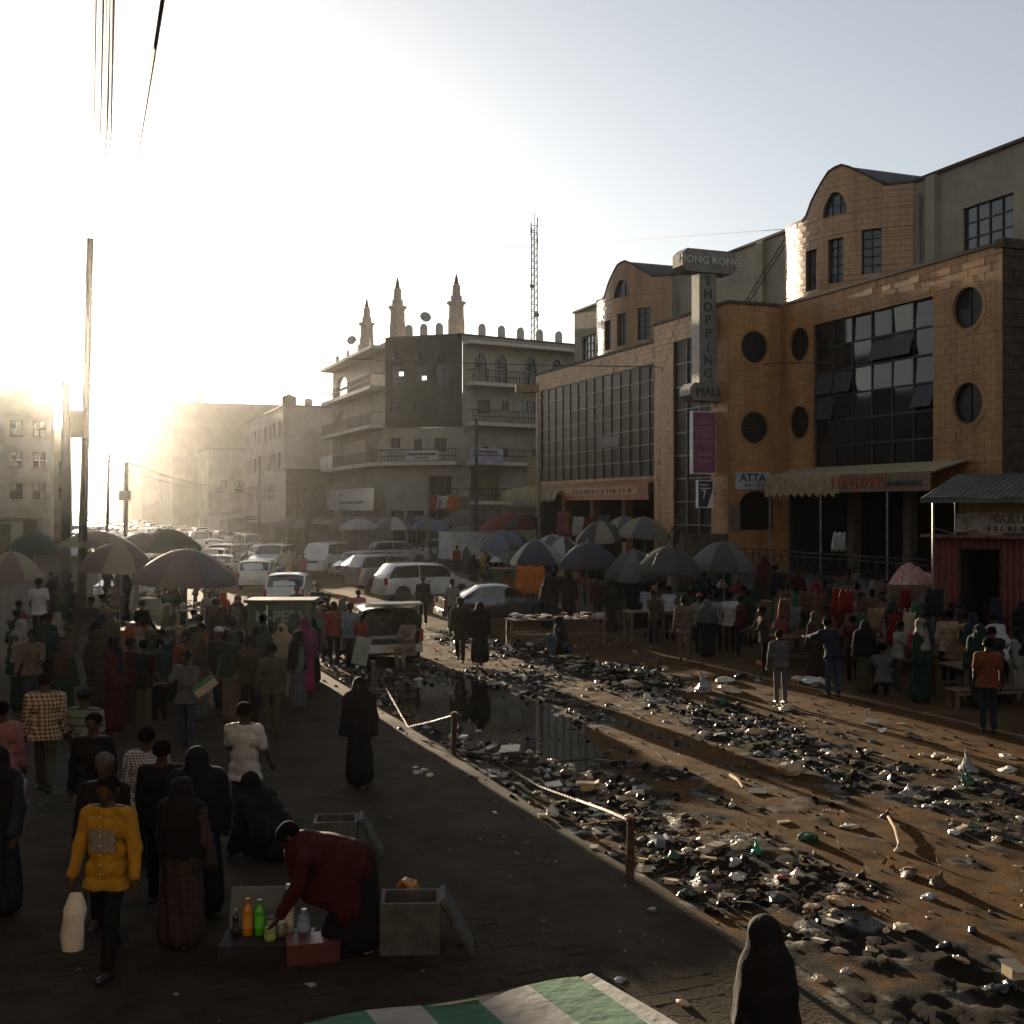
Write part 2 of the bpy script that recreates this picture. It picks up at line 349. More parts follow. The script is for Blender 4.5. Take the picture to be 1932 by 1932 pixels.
def flat(s0=None, t0=None, sg=1):
    """wall plane: t fixed (faces the street, -v) or s fixed (faces the camera, -u); a is s or t"""
    if t0 is not None: return lambda a, z, d: S(a, t0-d*sg, z)
    return lambda a, z, d: S(s0-d*sg, a, z)
def bar(mb, fn, a0, a1, z0, z1, d0, d1):
    p = [fn(a0,z0,d0),fn(a1,z0,d0),fn(a1,z1,d0),fn(a0,z1,d0),fn(a0,z0,d1),fn(a1,z0,d1),fn(a1,z1,d1),fn(a0,z1,d1)]
    mb.add(p, [(3,2,1,0),(4,5,6,7),(0,1,5,4),(1,2,6,5),(2,3,7,6),(3,0,4,7)])
RGL = mat('dusty_dark_glass', (.014,.013,.012), rough=.4, spec=.25)
DULLG = mat('dull_glass', (.045,.048,.05), rough=.55, spec=.2)
def grid_window(parent, fn, a0, a1, z0, z1, na, nz, dep=-.16, fw=.05, glass=None, name='window', opened=(), fmat=None, missing=(), jit=.012):
    """frame (part) with one pane per field (sub-parts)"""
    glass = glass or GLASS; fmat = fmat or FRAME; mb = MB()
    for i in range(na+1):
        a = a0+(a1-a0)*i/na; bar(mb, fn, max(a0, a-fw/2), min(a1, a+fw/2), z0, z1, dep-.03, dep+.05)
    for j in range(nz+1):
        z = z0+(z1-z0)*j/nz; bar(mb, fn, a0, a1, max(z0, z-fw/2), min(z1, z+fw/2), dep-.028, dep+.046)
    w_ = mb.build(name, fmat, parent); da = (a1-a0)/na; dz = (z1-z0)/nz
    for i in range(na):
        for j in range(nz):
            if (i, j) in missing: continue
            p0, p1 = a0+i*da+fw/2, a0+(i+1)*da-fw/2; q0, q1 = z0+j*dz+fw/2, z0+(j+1)*dz-fw/2
            e = [random.uniform(-jit, jit) for _ in range(3)]; out = opened[(i, j)] if isinstance(opened, dict) and (i, j) in opened else 0
            pb = MB(); zb = q0 + (out*.35 if out else 0)
            pb.add([fn(p0,zb,dep+out+e[0]),fn(p1,zb,dep+out+e[1]),fn(p1,q1,dep+e[2]),fn(p0,q1,dep+e[0]-e[1]+e[2]),
                    fn(p0,zb,dep+out+e[0]-.008),fn(p1,zb,dep+out+e[1]-.008),fn(p1,q1,dep+e[2]-.008),fn(p0,q1,dep+e[0]-e[1]+e[2]-.008)],
                   [(3,2,1,0),(4,5,6,7),(0,1,5,4),(1,2,6,5),(2,3,7,6),(3,0,4,7)])
            pb.build('pane', DULLG if out else glass, w_)
    return w_
def round_window(parent, fn, ac, zc, r, dark=(), dep=-.15):
    mb = MB(); n = 28
    for k in range(n):
        a, b = 2*math.pi*k/n, 2*math.pi*(k+1)/n; q = []
        for rr in (r-.05, r-.001):
            for d in (dep-.03, dep+.05):
                q += [fn(ac+rr*math.cos(a), zc+rr*math.sin(a), d), fn(ac+rr*math.cos(b), zc+rr*math.sin(b), d)]
        mb.add(q, [(0,1,3,2),(4,6,7,5),(0,4,5,1),(2,3,7,6)])
    bar(mb, fn, ac-.02, ac+.02, zc-r+.03, zc+r-.03, dep-.02, dep+.04); bar(mb, fn, ac-r+.03, ac-.02, zc-.02, zc+.02, dep-.018, dep+.036); bar(mb, fn, ac+.02, ac+r-.03, zc-.02, zc+.02, dep-.018, dep+.036)
    rg_ = MB()
    for k in range(36):
        a, b = 2*math.pi*k/36, 2*math.pi*(k+1)/36; q = []
        for rr in (r-.004, r+.15):
            for d in (-.16, .034): q += [fn(ac+rr*math.cos(a), zc+rr*math.sin(a), d), fn(ac+rr*math.cos(b), zc+rr*math.sin(b), d)]
        rg_.add(q, [(0,1,3,2),(4,6,7,5),(2,3,7,6)])
    w_ = mb.build('round_window', FRAME, parent); rg_.build('surround', MATS['stone_tile_dark'], w_)
    for qd in range(4):
        pb = MB(); a0 = qd*math.pi/2; pts = [(ac, zc)]+[(ac+(r-.04)*math.cos(a0+math.pi/2*i/7), zc+(r-.04)*math.sin(a0+math.pi/2*i/7)) for i in range(8)]
        e = random.uniform(-.01, .01)
        pb.add([fn(a, z, dep+e*(a-ac)*3) for a, z in pts], [tuple(range(9))]); pb.build('pane', DARK if qd in dark else RGL, w_)  # dark quadrants: near-black sheet painted for the shade in an open light
def settle(t):
    M = (Matrix.Translation(t.location) @ t.rotation_euler.to_matrix().to_4x4()).inverted()
    for ch in t.children: ch.matrix_parent_inverse = M
# ================================================================== THE SHOPPING MALL
T1 = mat('stone_tile', (.43,.225,.088), rough=.5, var=.30, scale=1.1, stretch=(1,1,.13), spec=.24)
T2 = mat('stone_tile_pale', (.47,.265,.125), rough=.33, var=.30, scale=1.1, stretch=(1,1,.13), spec=.4)
T3 = mat('stone_tile_dark', (.38,.195,.075), rough=.5, var=.30, scale=1.1, stretch=(1,1,.13), spec=.24)
GROUT = mat('tile_grout', (.15,.085,.04), rough=.95, var=.3)
DSTONE = mat('dark_stone', (.10,.07,.045), rough=.9, var=.4, scale=3, bump=.3)
TM = [T1, T1, T1, T1, T3]
def proj(p): return 966+FP*p.x/p.y, 956-FP*(p.z-HC)/p.y
def find_a(fn, dx, a0, a1, n=400):
    best = min((abs(proj(fn(a0+(a1-a0)*i/n, 5, 0))[0]-dx), a0+(a1-a0)*i/n) for i in range(n+1)); return best[1]
def z_at(fn, a, dy): p = fn(a, 5, 0); return HC+(956-dy)/FP*p.y
mall = thing('shopping_mall', 'tan stone-clad shopping mall with round windows, curved gables and a dark glass wall', 'building', S(40, 29, 0))
wall = MB(); BV = 27.5; BT = 25.0; TOP = 12.5
fC = flat(t0=BV); fB = flat(t0=BT); fBf = flat(s0=40.0)
RW = [(29.4,10.74),(29.4,7.6),(38.67,10.77),(38.67,7.6)]
holesC = [('rect',31.0,37.7,5.6,11.4), ('rect',29.4,39.4,1.5,4.75)] + [('circ',a,z,.735,.735) for a, z in RW]
tile_wall(wall, fC, 27.9, 40.0, 0, TOP, .50, .245, holesC, TM)
holesB = [('rect',41.3,44.5,2.4,11.5)]
tile_wall(wall, fB, 40.0, 46.3, 0, TOP, .50, .245, holesB, TM, proud=.14)
holesBf = [('circ',26.25,10.77,.715,.715), ('circ',26.25,7.45,.715,.715), ('rect',25.55,27.15,3.25,4.35), ('ell',26.35,4.35,.8,.48)]
tile_wall(wall, fBf, 25.0, 27.5, 0, TOP, .50, .245, holesBf, TM, proud=.04)
holesA = [('rect',47.2,65.8,5.75,11.45), ('rect',47.2,65.8,.4,4.9)]
tile_wall(wall, fC, 46.3, 66.6, 0, TOP, .50, .245, holesA, TM, proud=.16)
for a in (40.0, 46.3):            # return walls of the projecting bay
    if a > 41: wall.add([S(a,25,0),S(a,27.5,0),S(a,27.5,TOP),S(a,25,TOP)], [(0,1,2,3)])
wall.add([S(66.6,27.5,0),S(66.6,45,0),S(66.6,45,TOP),S(66.6,27.5,TOP)], [(0,1,2,3)])
# upper storeys
UT = 16.95; fU = flat(t0=31.0)
BAYR = 4.74; BG = 2.2; BH = math.asin(4/BAYR)*BAYR
def bay_fn(sc):
    def fn(a, z, d):
        th = a/BAYR; return S(sc+(BAYR+d)*math.sin(th), 31+(BAYR-BG)-(BAYR+d)*math.cos(th), z)
    return fn
b1 = bay_fn(40.0); pts = []
for dx, dy in ((1519,418),(1530,385),(1548,350),(1564,325),(1586,313),(1605,318),(1628,329),(1650,340),(1672,351),(1716,346)):
    a = find_a(b1, dx, -BH, BH*.62); pts.append((a, z_at(b1, a, dy)))
pts.sort(); pts = pts + [(BH, 16.5)]
PA = [p[0] for p in pts]; PZ = [p[1] for p in pts]
def bay_top(a): return float(np.interp(a, PA, PZ))
bw = []
for x0, x1, y0, y1 in ((1521,1541,472,548),(1563,1591,450,533),(1626,1663,432,516)):
    a0, a1 = sorted((find_a(b1, x0, -BH, BH*.62), find_a(b1, x1, -BH, BH*.62))); bw.append((a0, a1, z_at(b1, (a0+a1)/2, y1), z_at(b1, (a0+a1)/2, y0)))
ha0, ha1 = sorted((find_a(b1, 1553, -BH, BH*.62), find_a(b1, 1598, -BH, BH*.62))); hz = z_at(b1, (ha0+ha1)/2, 407); hh = z_at(b1, (ha0+ha1)/2, 362)-hz
bay_holes = [('rect',)+w_ for w_ in bw] + [('ell', (ha0+ha1)/2, hz, (ha1-ha0)/2, hh)]
uw = [('rect',30.95,33.4,13.0,15.3), ('rect',65.2,67.2,13.2,15.2), ('rect',24.2,27.0,13.0,15.3)]
UPW = MB()
tile_wall(UPW, fU, 18.0, 68.4, 11.0, UT, 4.0, 2.0, uw+[('rect',36.0,44.0,11.0,UT), ('rect',55.3,63.3,11.0,UT)], [], tiles=False)
for sc_ in (34.9, 46.5, 52.0): UPW.box(-.2, .2, 0, 0, 0, 0) if False else bar(UPW, fU, sc_-.25, sc_+.25, 11.5, UT-.02, 0, .22)
ROOFM = mat('dark_roof_sheet', (.035,.033,.032), rough=.6, var=.3, scale=2)
RF = MB(); COP = MB()
for k, sc_ in enumerate((40.0, 59.3)):
    fn = bay_fn(sc_)
    tile_wall(wall, fn, -BH, BH, 11.6, 18.3, .50, .245, bay_holes, [T2], ztop=bay_top, curved=True, reveal=.25, proud=.05)
    # the barrel roof behind the gable and its dark verge
    n = 30; A = [-BH+2*BH*i/n for i in range(n+1)]
    for i in range(n):
        p, q = fn(A[i], bay_top(A[i])+.01, .05), fn(A[i+1], bay_top(A[i+1])+.01, .05); vv = Vector((UY, -UX, 0))
        L_ = 31.9; pb = Vector((p.x, p.y, p.z)); tp, tq = st(p)[1], st(q)[1]
        RF.add([p, q, q+vv*(36-tq), p+vv*(36-tp)], [(0,1,2,3)])
        COP.add([p, q, q+Vector((0,0,.09)), p+Vector((0,0,.09))], [(0,1,2,3)])
tag(RF.build('roof', ROOFM, mall, smooth=True), label='dark barrel roofs behind the two curved gables')
wall_o = wall.build('wall', GROUT, mall)
tag(UPW.build('upper_wall', PLASTER, mall), label='cream plastered set-back upper storeys')
for a0, a1, t_, z in ((27.8,40.1,27.42,TOP), (39.9,46.4,24.92,TOP), (46.4,66.7,27.42,TOP)): COP.add([S(a0,t_,z),S(a1,t_,z),S(a1,t_+.4,z),S(a0,t_+.4,z),S(a0,t_,z+.12),S(a1,t_,z+.12),S(a1,t_+.4,z+.12),S(a0,t_+.4,z+.12)], [(3,2,1,0),(4,5,6,7),(0,1,5,4),(1,2,6,5),(2,3,7,6),(3,0,4,7)])
bar(COP, flat(s0=40.0), 25.33, 27.40, TOP, TOP+.12, -.3, .08)
for a0, a1 in ((18, 35.9), (44.1, 55.2), (63.4, 68.5)): bar(COP, fU, a0, a1, UT, UT+.12, -.3, .12)
COP.build('coping', COPING, mall)
rb = MB()
rb.add([S(27.9,27.5,12.2),S(66.6,27.5,12.2),S(66.6,31,12.2),S(27.9,31,12.2)], [(0,1,2,3)]); rb.add([S(40,25,12.2),S(46.3,25,12.2),S(46.3,27.5,12.2),S(40,27.5,12.2)], [(0,1,2,3)])
rb.add([S(18,31,UT-.05),S(68.4,31,UT-.05),S(68.4,46,UT-.05),S(18,46,UT-.05)], [(0,1,2,3)]); rb.add([S(68.4,31,11),S(68.4,46,11),S(68.4,46,UT),S(68.4,31,UT)], [(0,1,2,3)])
rb.build('flat_roof', CONC, mall)
# dark stone end wall, built of courses
ew = MB(); bt = MB(); nst = 0
fE = flat(s0=27.9)
for r in cells_of(27.5, 38, 0, 12.4, .9, .45, []):
    pts_ = poly_of(r, .012, [], None, False)
    if pts_:
        d = random.uniform(.0, .03); vs_ = [fE(a, z, -.05) for a, z in pts_]+[fE(a, z, d) for a, z in pts_]
        if r[0] < 31 and r[2] > 4.0: b_ = MB(); b_.add(vs_, [(4,5,6,7),(0,1,5,4),(1,2,6,5),(2,3,7,6),(3,0,4,7)]); b_.build('stone_block', DSTONE, mall); nst += 1
        else: ew.add(vs_, [(4,5,6,7),(0,1,5,4),(1,2,6,5),(2,3,7,6),(3,0,4,7)])
ew.add([fE(27.5,0,-.04),fE(38,0,-.04),fE(38,12.4,-.04),fE(27.5,12.4,-.04)], [(0,1,2,3)])
bar(ew, fE, 27.45, 38, 12.4, 12.7, -.3, .1)
ew.build('end_wall', DSTONE, mall)
# cladding: the 300 nearest tiles one by one
TILES.sort(key=lambda q: q[0])
rest = MB(); slot = {T1.name: 0, T2.name: 1, T3.name: 2}
for k, (d, vs_, fs_, m_) in enumerate(TILES):
    if k < 300: b_ = MB(); b_.add(vs_, fs_); b_.build('stone_tile', m_, mall)
    else: rest.cur = slot[m_.name]; rest.add(vs_, fs_)
tag(rest.build('cladding_tiles', [T1, T2, T3], mall), kind='stuff')
# windows
op = {(0,3): .2, (1,3): .18, (3,4): .24, (4,4): .22, (5,2): .26, (0,2): .15}
grid_window(mall, fC, 31.0, 37.7, 5.6, 11.4, 6, 6, opened={(5-k[0], k[1]): v for k, v in op.items() if v}, fw=.07, jit=.03)
for a, z in RW: round_window(mall, fC, a, z, .68, dark=(0,) if z > 10 and a < 30 else ())
for z in (10.77, 7.45): round_window(mall, fBf, 26.25, z, .66)
MUL = mat('aluminium_mullion', (.11,.09,.065), rough=.5, metal=.3)
BRONZE = mat('bronze_glass', (.009,.007,.005), rough=.3, spec=.06, var=.2)
ow = {(7,2): .12, (8,2): .12}
grid_window(mall, fC, 47.2, 65.8, 5.75, 11.45, 17, 7, dep=-.07, fw=.055, glass=BRONZE, name='curtain_wall', opened=ow, fmat=MUL, jit=.008)
grid_window(mall, fB, 41.3, 44.5, 2.4, 11.5, 3, 9, dep=-.09, fw=.06, glass=BRONZE, name='window_strip', fmat=MUL, jit=.01)
for a0, a1, z0, z1 in [h[1:] for h in uw]: grid_window(mall, fU, a0, a1, z0, z1, 4, 4, dep=-.15, fw=.05, glass=GLASS2, jit=.006)
for sc_ in (40.0, 59.3):
    fn = bay_fn(sc_)
    for a0, a1, z0, z1 in bw: grid_window(mall, fn, a0, a1, z0, z1, 2, 5, dep=-.18, fw=.045, glass=GLASS2, jit=.005)
    mb = MB(); ac = (ha0+ha1)/2; ra = (ha1-ha0)/2
    for i in range(14):
        t0_, t1_ = math.pi*i/14, math.pi*(i+1)/14; q = []
        for kk in (.9, 1.0):
            for d_ in (-.2, -.12): q += [fn(ac+ra*kk*math.cos(t0_), hz+hh*kk*math.sin(t0_), d_), fn(ac+ra*kk*math.cos(t1_), hz+hh*kk*math.sin(t1_), d_)]
        mb.add(q, [(0,1,3,2),(4,6,7,5),(0,4,5,1),(2,3,7,6)])
    for x in (-.35, .35): bar(mb, fn, ac+ra*x-.02, ac+ra*x+.02, hz, hz+hh*.92, -.19, -.13)
    bar(mb, fn, ac-ra*.9, ac+ra*.9, hz+hh*.45-.02, hz+hh*.45+.02, -.188, -.132); bar(mb, fn, ac-ra, ac+ra, hz-.01, hz+.04, -.2, -.12)
    aw = mb.build('arched_window', FRAME, mall)
    for x0, x1 in ((-1, -.35), (-.35, .35), (.35, 1)):
        pb = MB(); N = 8; P_ = [(ac+ra*(x0+(x1-x0)*i/N), hz+hh*.98*math.sqrt(max(0, 1-(x0+(x1-x0)*i/N)**2))) for i in range(N+1)]
        pl = [(P_[0][0], hz)] + P_ + [(P_[-1][0], hz)]
        pb.add([fn(a, z, -.17) for a, z in pl], [tuple(range(len(pl)))]); pb.build('pane', GLASS2, aw)
# ground floor: dark shops behind the openings
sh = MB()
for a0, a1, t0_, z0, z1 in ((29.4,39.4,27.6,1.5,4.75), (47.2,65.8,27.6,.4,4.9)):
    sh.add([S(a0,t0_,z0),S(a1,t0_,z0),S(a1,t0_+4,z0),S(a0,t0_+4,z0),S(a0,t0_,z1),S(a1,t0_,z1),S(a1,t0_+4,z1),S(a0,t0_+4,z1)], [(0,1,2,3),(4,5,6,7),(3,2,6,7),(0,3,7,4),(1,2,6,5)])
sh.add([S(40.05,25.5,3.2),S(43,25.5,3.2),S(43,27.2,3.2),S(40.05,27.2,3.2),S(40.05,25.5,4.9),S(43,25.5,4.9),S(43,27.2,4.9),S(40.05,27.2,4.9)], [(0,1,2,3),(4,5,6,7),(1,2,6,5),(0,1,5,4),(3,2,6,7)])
for a0, a1, z0, z1 in ((30.6,38.2,5.3,11.7), (46.8,66.2,5.5,11.7)): sh.add([S(a0,29.3,z0),S(a1,29.3,z0),S(a1,29.3,z1),S(a0,29.3,z1),S(a0,27.6,z0),S(a1,27.6,z0),S(a1,27.6,z1),S(a0,27.6,z1)], [(0,1,2,3),(0,3,7,4),(1,2,6,5),(2,3,7,6),(0,1,5,4)])  # near-black backing boxes added so the upper window openings look dark
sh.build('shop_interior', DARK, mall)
for a in (32.5, 35.6): mb = MB(); mb.box(-.18,.18,-.18,.18,1.5,4.75, Matrix.Translation(S(a,27.8))@Matrix.Rotation(RZ,4,'Z')); mb.build('pillar', DSTONE, mall)
for a in (50.5, 54.5, 58.5, 62.5): mb = MB(); mb.box(-.22,.22,-.22,.22,.0,4.9, Matrix.Translation(S(a,27.8))@Matrix.Rotation(RZ,4,'Z')); mb.build('pillar', T3, mall)
# terrace with steps and a wrought railing
tb = MB(); 
def sbox(mb, s0, s1, t0, t1, z0, z1):
    mb.add([S(s0,t0,z0),S(s1,t0,z0),S(s1,t1,z0),S(s0,t1,z0),S(s0,t0,z1),S(s1,t0,z1),S(s1,t1,z1),S(s0,t1,z1)], [(3,2,1,0),(4,5,6,7),(0,1,5,4),(1,2,6,5),(2,3,7,6),(3,0,4,7)])
sbox(tb, 27.5, 39.95, 24.4, 27.48, -.1, 1.5); tb.build('terrace', mat('terrace_plaster', (.10,.085,.065), rough=.9, var=.4, scale=1.5), mall)
sb_ = MB()
for i in range(8): sbox(sb_, 39.97+i*.32, 40.29+i*.32, 22.9, 24.98, 0, 3.1-i*.38)
sb_.build('steps', DSTONE, mall)
rl = MB()
for i in range(26):
    s = 27.8+i*.48; rl.tube([S(s,24.45,1.5),S(s,24.45,2.55)], .018, 5)
    if i < 25: rl.tube([S(s,24.45,1.6),S(s+.48,24.45,2.4)], .012, 4); rl.tube([S(s+.48,24.45,1.6),S(s,24.45,2.4)], .012, 4)
for z in (1.6, 2.4, 2.57): rl.tube([S(27.8,24.45,z),S(39.8,24.45,z)], .022, 5)
for i in range(7): rl.tube([S(40.1+i*.36,22.9,3.1-i*.38),S(40.1+i*.36,22.9,4.1-i*.38)], .018, 5)
rl.tube([S(40.1,22.9,4.1),S(42.3,22.9,1.8)], .025, 5); rl.tube([S(40.1,22.9,3.6),S(42.3,22.9,1.3)], .02, 5)
rl.build('railing', FRAME, mall)
# pipes and small ironwork on the walls
pp = MB(); pp.tube([fU(35.6,11.8,.12), fU(35.6,16.4,.12)], .06, 8); pp.tube([fU(46.9,12,.12), fU(46.9,15.4,.12)], .06, 8); pp.tube([fU(54.6,12,.12), fU(54.6,15.8,.12)], .05, 8); pp.build('drainpipe', CONC, mall)
settle(mall)
lad = thing('ladder', 'thin iron ladder leaning against the cream upper wall', 'ladder', S(46.2,29.6,12.2)); mb = MB()
for o_ in (-.22, .22): mb.tube([S(47.6+o_,29.4,12.2), S(44.3+o_,30.85,16.6)], .03, 5)
mb.build('stile', FRAME, lad); mb = MB()
for i in range(1, 12): k = i/12; mb.tube([S(47.6-3.3*k-.22,29.4+1.45*k,12.2+4.4*k), S(47.6-3.3*k+.22,29.4+1.45*k,12.2+4.4*k)], .02, 4)
mb.build('rungs', FRAME, lad); settle(lad)
def ac_unit(p, rz, label):
    t = thing('air_conditioner', label, 'air conditioner', p, rz); mb = MB(); mb.box(-.4,.4,-.16,.16,-.28,.28); mb.build('casing', WHITEP, t)
    mb = MB(); mb.lathe([(.22,0),(.23,.02),(.03,.03),(0,.03)], 16, Matrix.Translation((.08,-.16,0))@Matrix.Rotation(math.pi/2,4,'X')); mb.build('fan_grille', FRAME, t)
ac_unit(fU(64.6,13.0,.25), RZ-math.pi/2, 'white air conditioner beside the end window of the cream upper wall')
ac_unit(fU(45.3,13.2,.25), RZ-math.pi/2, 'white air conditioner below the leaning ladder')
# ------------------------------------------------------------------ signs on the mall
SIGNG = mat('grey_sign_metal', (.22,.20,.17), rough=.55, metal=.2, var=.3, scale=3)
LETP = mat('cream_letter', (.55,.49,.38), rough=.6); LETD = mat('dark_letter', (.05,.045,.04), rough=.7)
py = thing('pylon_sign', 'tall grey vertical sign reading SHOPPING between two octagonal boxes', 'sign', S(41, 24.4, 8.6)); fP = lambda a, z, d: S(41-.32-d, a, z)
mb = MB(); bar(mb, fP, 24.05, 24.85, 9.3, 13.8, -.62, 0); mb.build('column_box', SIGNG, py)
def octbox(fn, a0, a1, z0, z1, c, d0, d1):
    mb = MB(); pl = [(a0+c,z0),(a1-c,z0),(a1,z0+c),(a1,z1-c),(a1-c,z1),(a0+c,z1),(a0,z1-c),(a0,z0+c)]
    mb.add([fn(a,z,d0) for a,z in pl]+[fn(a,z,d1) for a,z in pl], [tuple(range(7,-1,-1)), tuple(range(8,16))]+[(i,(i+1)%8,8+(i+1)%8,8+i) for i in range(8)]); return mb
octbox(fP, 23.2, 25.75, 13.82, 14.75, .22, -.7, .12).build('top_box', SIGNG, py); octbox(fP, 23.55, 25.3, 8.55, 9.28, .22, -.75, .12).build('bottom_box', SIGNG, py)
mb = MB(); bar(mb, fP, 24.87, 25.6, 11.2, 12.05, -.5, -.1); mb.build('bracket', SIGNG, py)
for i, ch in enumerate('SHOPPING'): text(ch, .55, LETD, py, S(41-.34, 24.45, 13.5-i*.545), (math.pi/2,0,RZ), .02)
text('HONG KONG', .46, LETP, py, S(41-.47, 24.47, 14.28), (math.pi/2,0,RZ), .02, bold=.008); text('MALL', .5, LETD, py, S(41-.47, 24.43, 8.9), (math.pi/2,0,RZ), .02)
settle(py)
PURP = mat('purple_print', (.19,.06,.11), rough=.6, var=.2, scale=1.2); PINKL = mat('pink_letter', (.36,.12,.22), rough=.6)
ps = thing('poster_sign', 'tall purple hanging sign with pink lettering under the grey pylon', 'sign', S(41, 24.4, 5.5)); fS_ = lambda a, z, d: S(40.9-d, a, z)
mb = MB(); bar(mb, fS_, 23.85, 25.0, 5.55, 8.15, -.22, 0); mb.build('box', WHITEP, ps)
mb = MB(); bar(mb, fS_, 23.9, 24.95, 5.6, 8.1, 0.002, .012); mb.build('printed_face', PURP, ps)
for i, wd in enumerate(('URBAN', 'GLOBAL', 'FOREX', 'BUREAU')): text(wd, .27, PINKL, ps, S(40.88, 24.43, 7.68-i*.27), (math.pi/2,0,RZ), .004, bold=.006)
mb = MB(); bar(mb, fS_, 24.1, 24.75, 6.3, 6.42, .014, .02); bar(mb, fS_, 24.15, 24.7, 6.05, 6.14, .014, .02); bar(mb, fS_, 24.2, 24.65, 5.8, 5.86, .014, .02); mb.build('print_lines', PINKL, ps)
mb = MB(); mb.tube([S(40.9,25,6.7),S(40.9,25.4,6.7)], .05, 6); mb.tube([S(40.9,25,7.6),S(40.9,25.1,7.6)], .05, 6); mb.build('bracket', FRAME, ps); settle(ps)
ks = thing('poster_sign', 'small black and white hanging sign below the purple one', 'sign', S(41, 24.4, 4.1)); fK = lambda a, z, d: S(40.9-d, a, z); NAVY = mat('navy_print', (.03,.03,.045), rough=.5)
mb = MB(); bar(mb, fK, 24.1, 24.85, 4.15, 5.3, -.15, 0); mb.build('box', WHITEP, ks)
mb = MB(); mb.add([fK(24.14,4.19,.01),fK(24.55,4.19,.01),fK(24.81,4.9,.01),fK(24.81,5.26,.01),fK(24.14,5.26,.01)], [(0,1,2,3,4)]); mb.build('printed_face', NAVY, ks)
text('7', .5, WHITEP, ks, S(40.88, 24.4, 4.7), (math.pi/2,-.15,RZ), .004); mb = MB(); bar(mb, fK, 24.2, 24.6, 5.08, 5.12, .014, .02); bar(mb, fK, 24.2, 24.7, 4.94, 4.98, .014, .02); mb.build('print_lines', WHITEP, ks)
mb = MB(); mb.tube([S(40.9,24.85,4.75),S(40.9,25.2,4.78)], .03, 6); mb.build('bracket', FRAME, ks); settle(ks)
ab = thing('banner', 'white banner with black letters over the arched doorway', 'banner', S(39.95, 26.1, 4.9)); fA = flat(s0=39.93); OFFW = mat('offwhite_vinyl', (.42,.42,.43), rough=.5, var=.2)
mb = MB(); bar(mb, fA, 25.3, 26.95, 4.9, 5.62, -.02, .02); mb.build('sheet', OFFW, ab)
text('ATTA', .44, LETD, ab, S(39.89,26.1,5.38), (math.pi/2,0,RZ), .003, bold=.01, sx=1.1); text('Shoes - LTD', .18, LETD, ab, S(39.89,26.15,5.1), (math.pi/2,0,RZ), .003); settle(ab)
pw = thing('notice_board', 'dark framed notice board beside the arched doorway', 'notice board', S(39.95,25.25,3.2)); mb = MB(); bar(mb, fA, 25.06, 25.5, 3.25, 4.25, -.02, .03); mb.build('board', mat('faded_print', (.07,.055,.04), rough=.8, col2=(.16,.13,.1), scale=9), pw); settle(pw)
# awning with shop fascia
AWC = mat('cream_canvas', (.33,.26,.14), rough=.9, var=.25, scale=3); FASC = mat('brown_fascia', (.17,.105,.06), rough=.8, var=.25); REDL = mat('red_letter', (.30,.035,.015), rough=.6)
aw = thing('shop_awning', 'cream fringed shop awning with HONG KONG lettering over the mall entrance', 'awning', S(34, 26.5, 4.5))
mb = MB(); mb.add([S(29.3,27.45,5.75),S(38.9,27.45,5.75),S(38.9,26.0,5.35),S(29.3,26.0,5.35),S(29.3,27.45,5.70),S(38.9,27.45,5.70),S(38.9,26.0,5.30),S(29.3,26.0,5.30)], [(0,1,2,3),(7,6,5,4),(2,3,7,6),(1,2,6,5)]); mb.build('canopy', AWC, aw)
mb = MB(); bar(mb, flat(t0=26.0), 29.4, 34.1, 4.72, 5.36, 0, .05); mb.build('fascia', FASC, aw)
mb = MB(); N = 60
for i in range(N):
    a0, a1 = 34.1+4.7*i/N, 34.1+4.7*(i+1)/N; d0, d1 = .04*(i % 2), .04*((i+1) % 2)
    mb.add([S(a0,25.98-d0,5.33),S(a1,25.98-d1,5.33),S(a1,25.95-d1*1.6,4.72-.10*(i % 3)),S(a0,25.95-d0*1.6,4.72-.08*((i+1) % 3))], [(0,1,2,3)])
mb.build('valance', AWC, aw)
text('HONG KONG', .55, REDL, aw, S(33.0,25.93,5.04), (math.pi/2,0,RZ-math.pi/2), .012, bold=.012, sx=.85); text('SHOPPING MALL', .27, LETD, aw, S(30.7,25.93,4.98), (math.pi/2,0,RZ-math.pi/2), .012, sx=.95)
for s in (31.6, 35.3, 38.6): mb = MB(); mb.tube([S(s,26.05,1.5),S(s,26.05,5.28)], .035, 8); mb.build('post', STEEL, aw)
settle(aw)
ORG = mat('orange_vinyl', (.34,.10,.025), rough=.6, var=.25, scale=1.5)
a2 = thing('shop_awning', 'orange shop awning under the dark glass wall', 'awning', S(53, 26.5, 4.6)); mb = MB()
mb.add([S(48.5,27.45,5.6),S(58.6,27.45,5.6),S(58.6,25.9,5.35),S(48.5,25.9,5.35)], [(0,1,2,3)]); bar(mb, flat(t0=25.9), 48.5, 58.6, 4.55, 5.35, 0, .06); mb.build('fascia', ORG, a2)
mb = MB(); bar(mb, flat(t0=25.83), 49.5, 58.4, 4.8, 5.2, 0, .02); mb.build('sign_strip', mat('pale_orange', (.42,.2,.09), rough=.6), a2)
mb = MB()
for i in range(14): a = 50.3+i*.52+random.uniform(-.1,.1); bar(mb, flat(t0=25.81), a, a+random.uniform(.12,.34), 4.9, 5.1, 0, .01)
mb.build('lettering', LETD, a2); settle(a2)
a3 = thing('shop_awning', 'tattered pale canvas awning left of the orange one', 'awning', S(62, 26.3, 4.5)); mb = MB(); N = 40
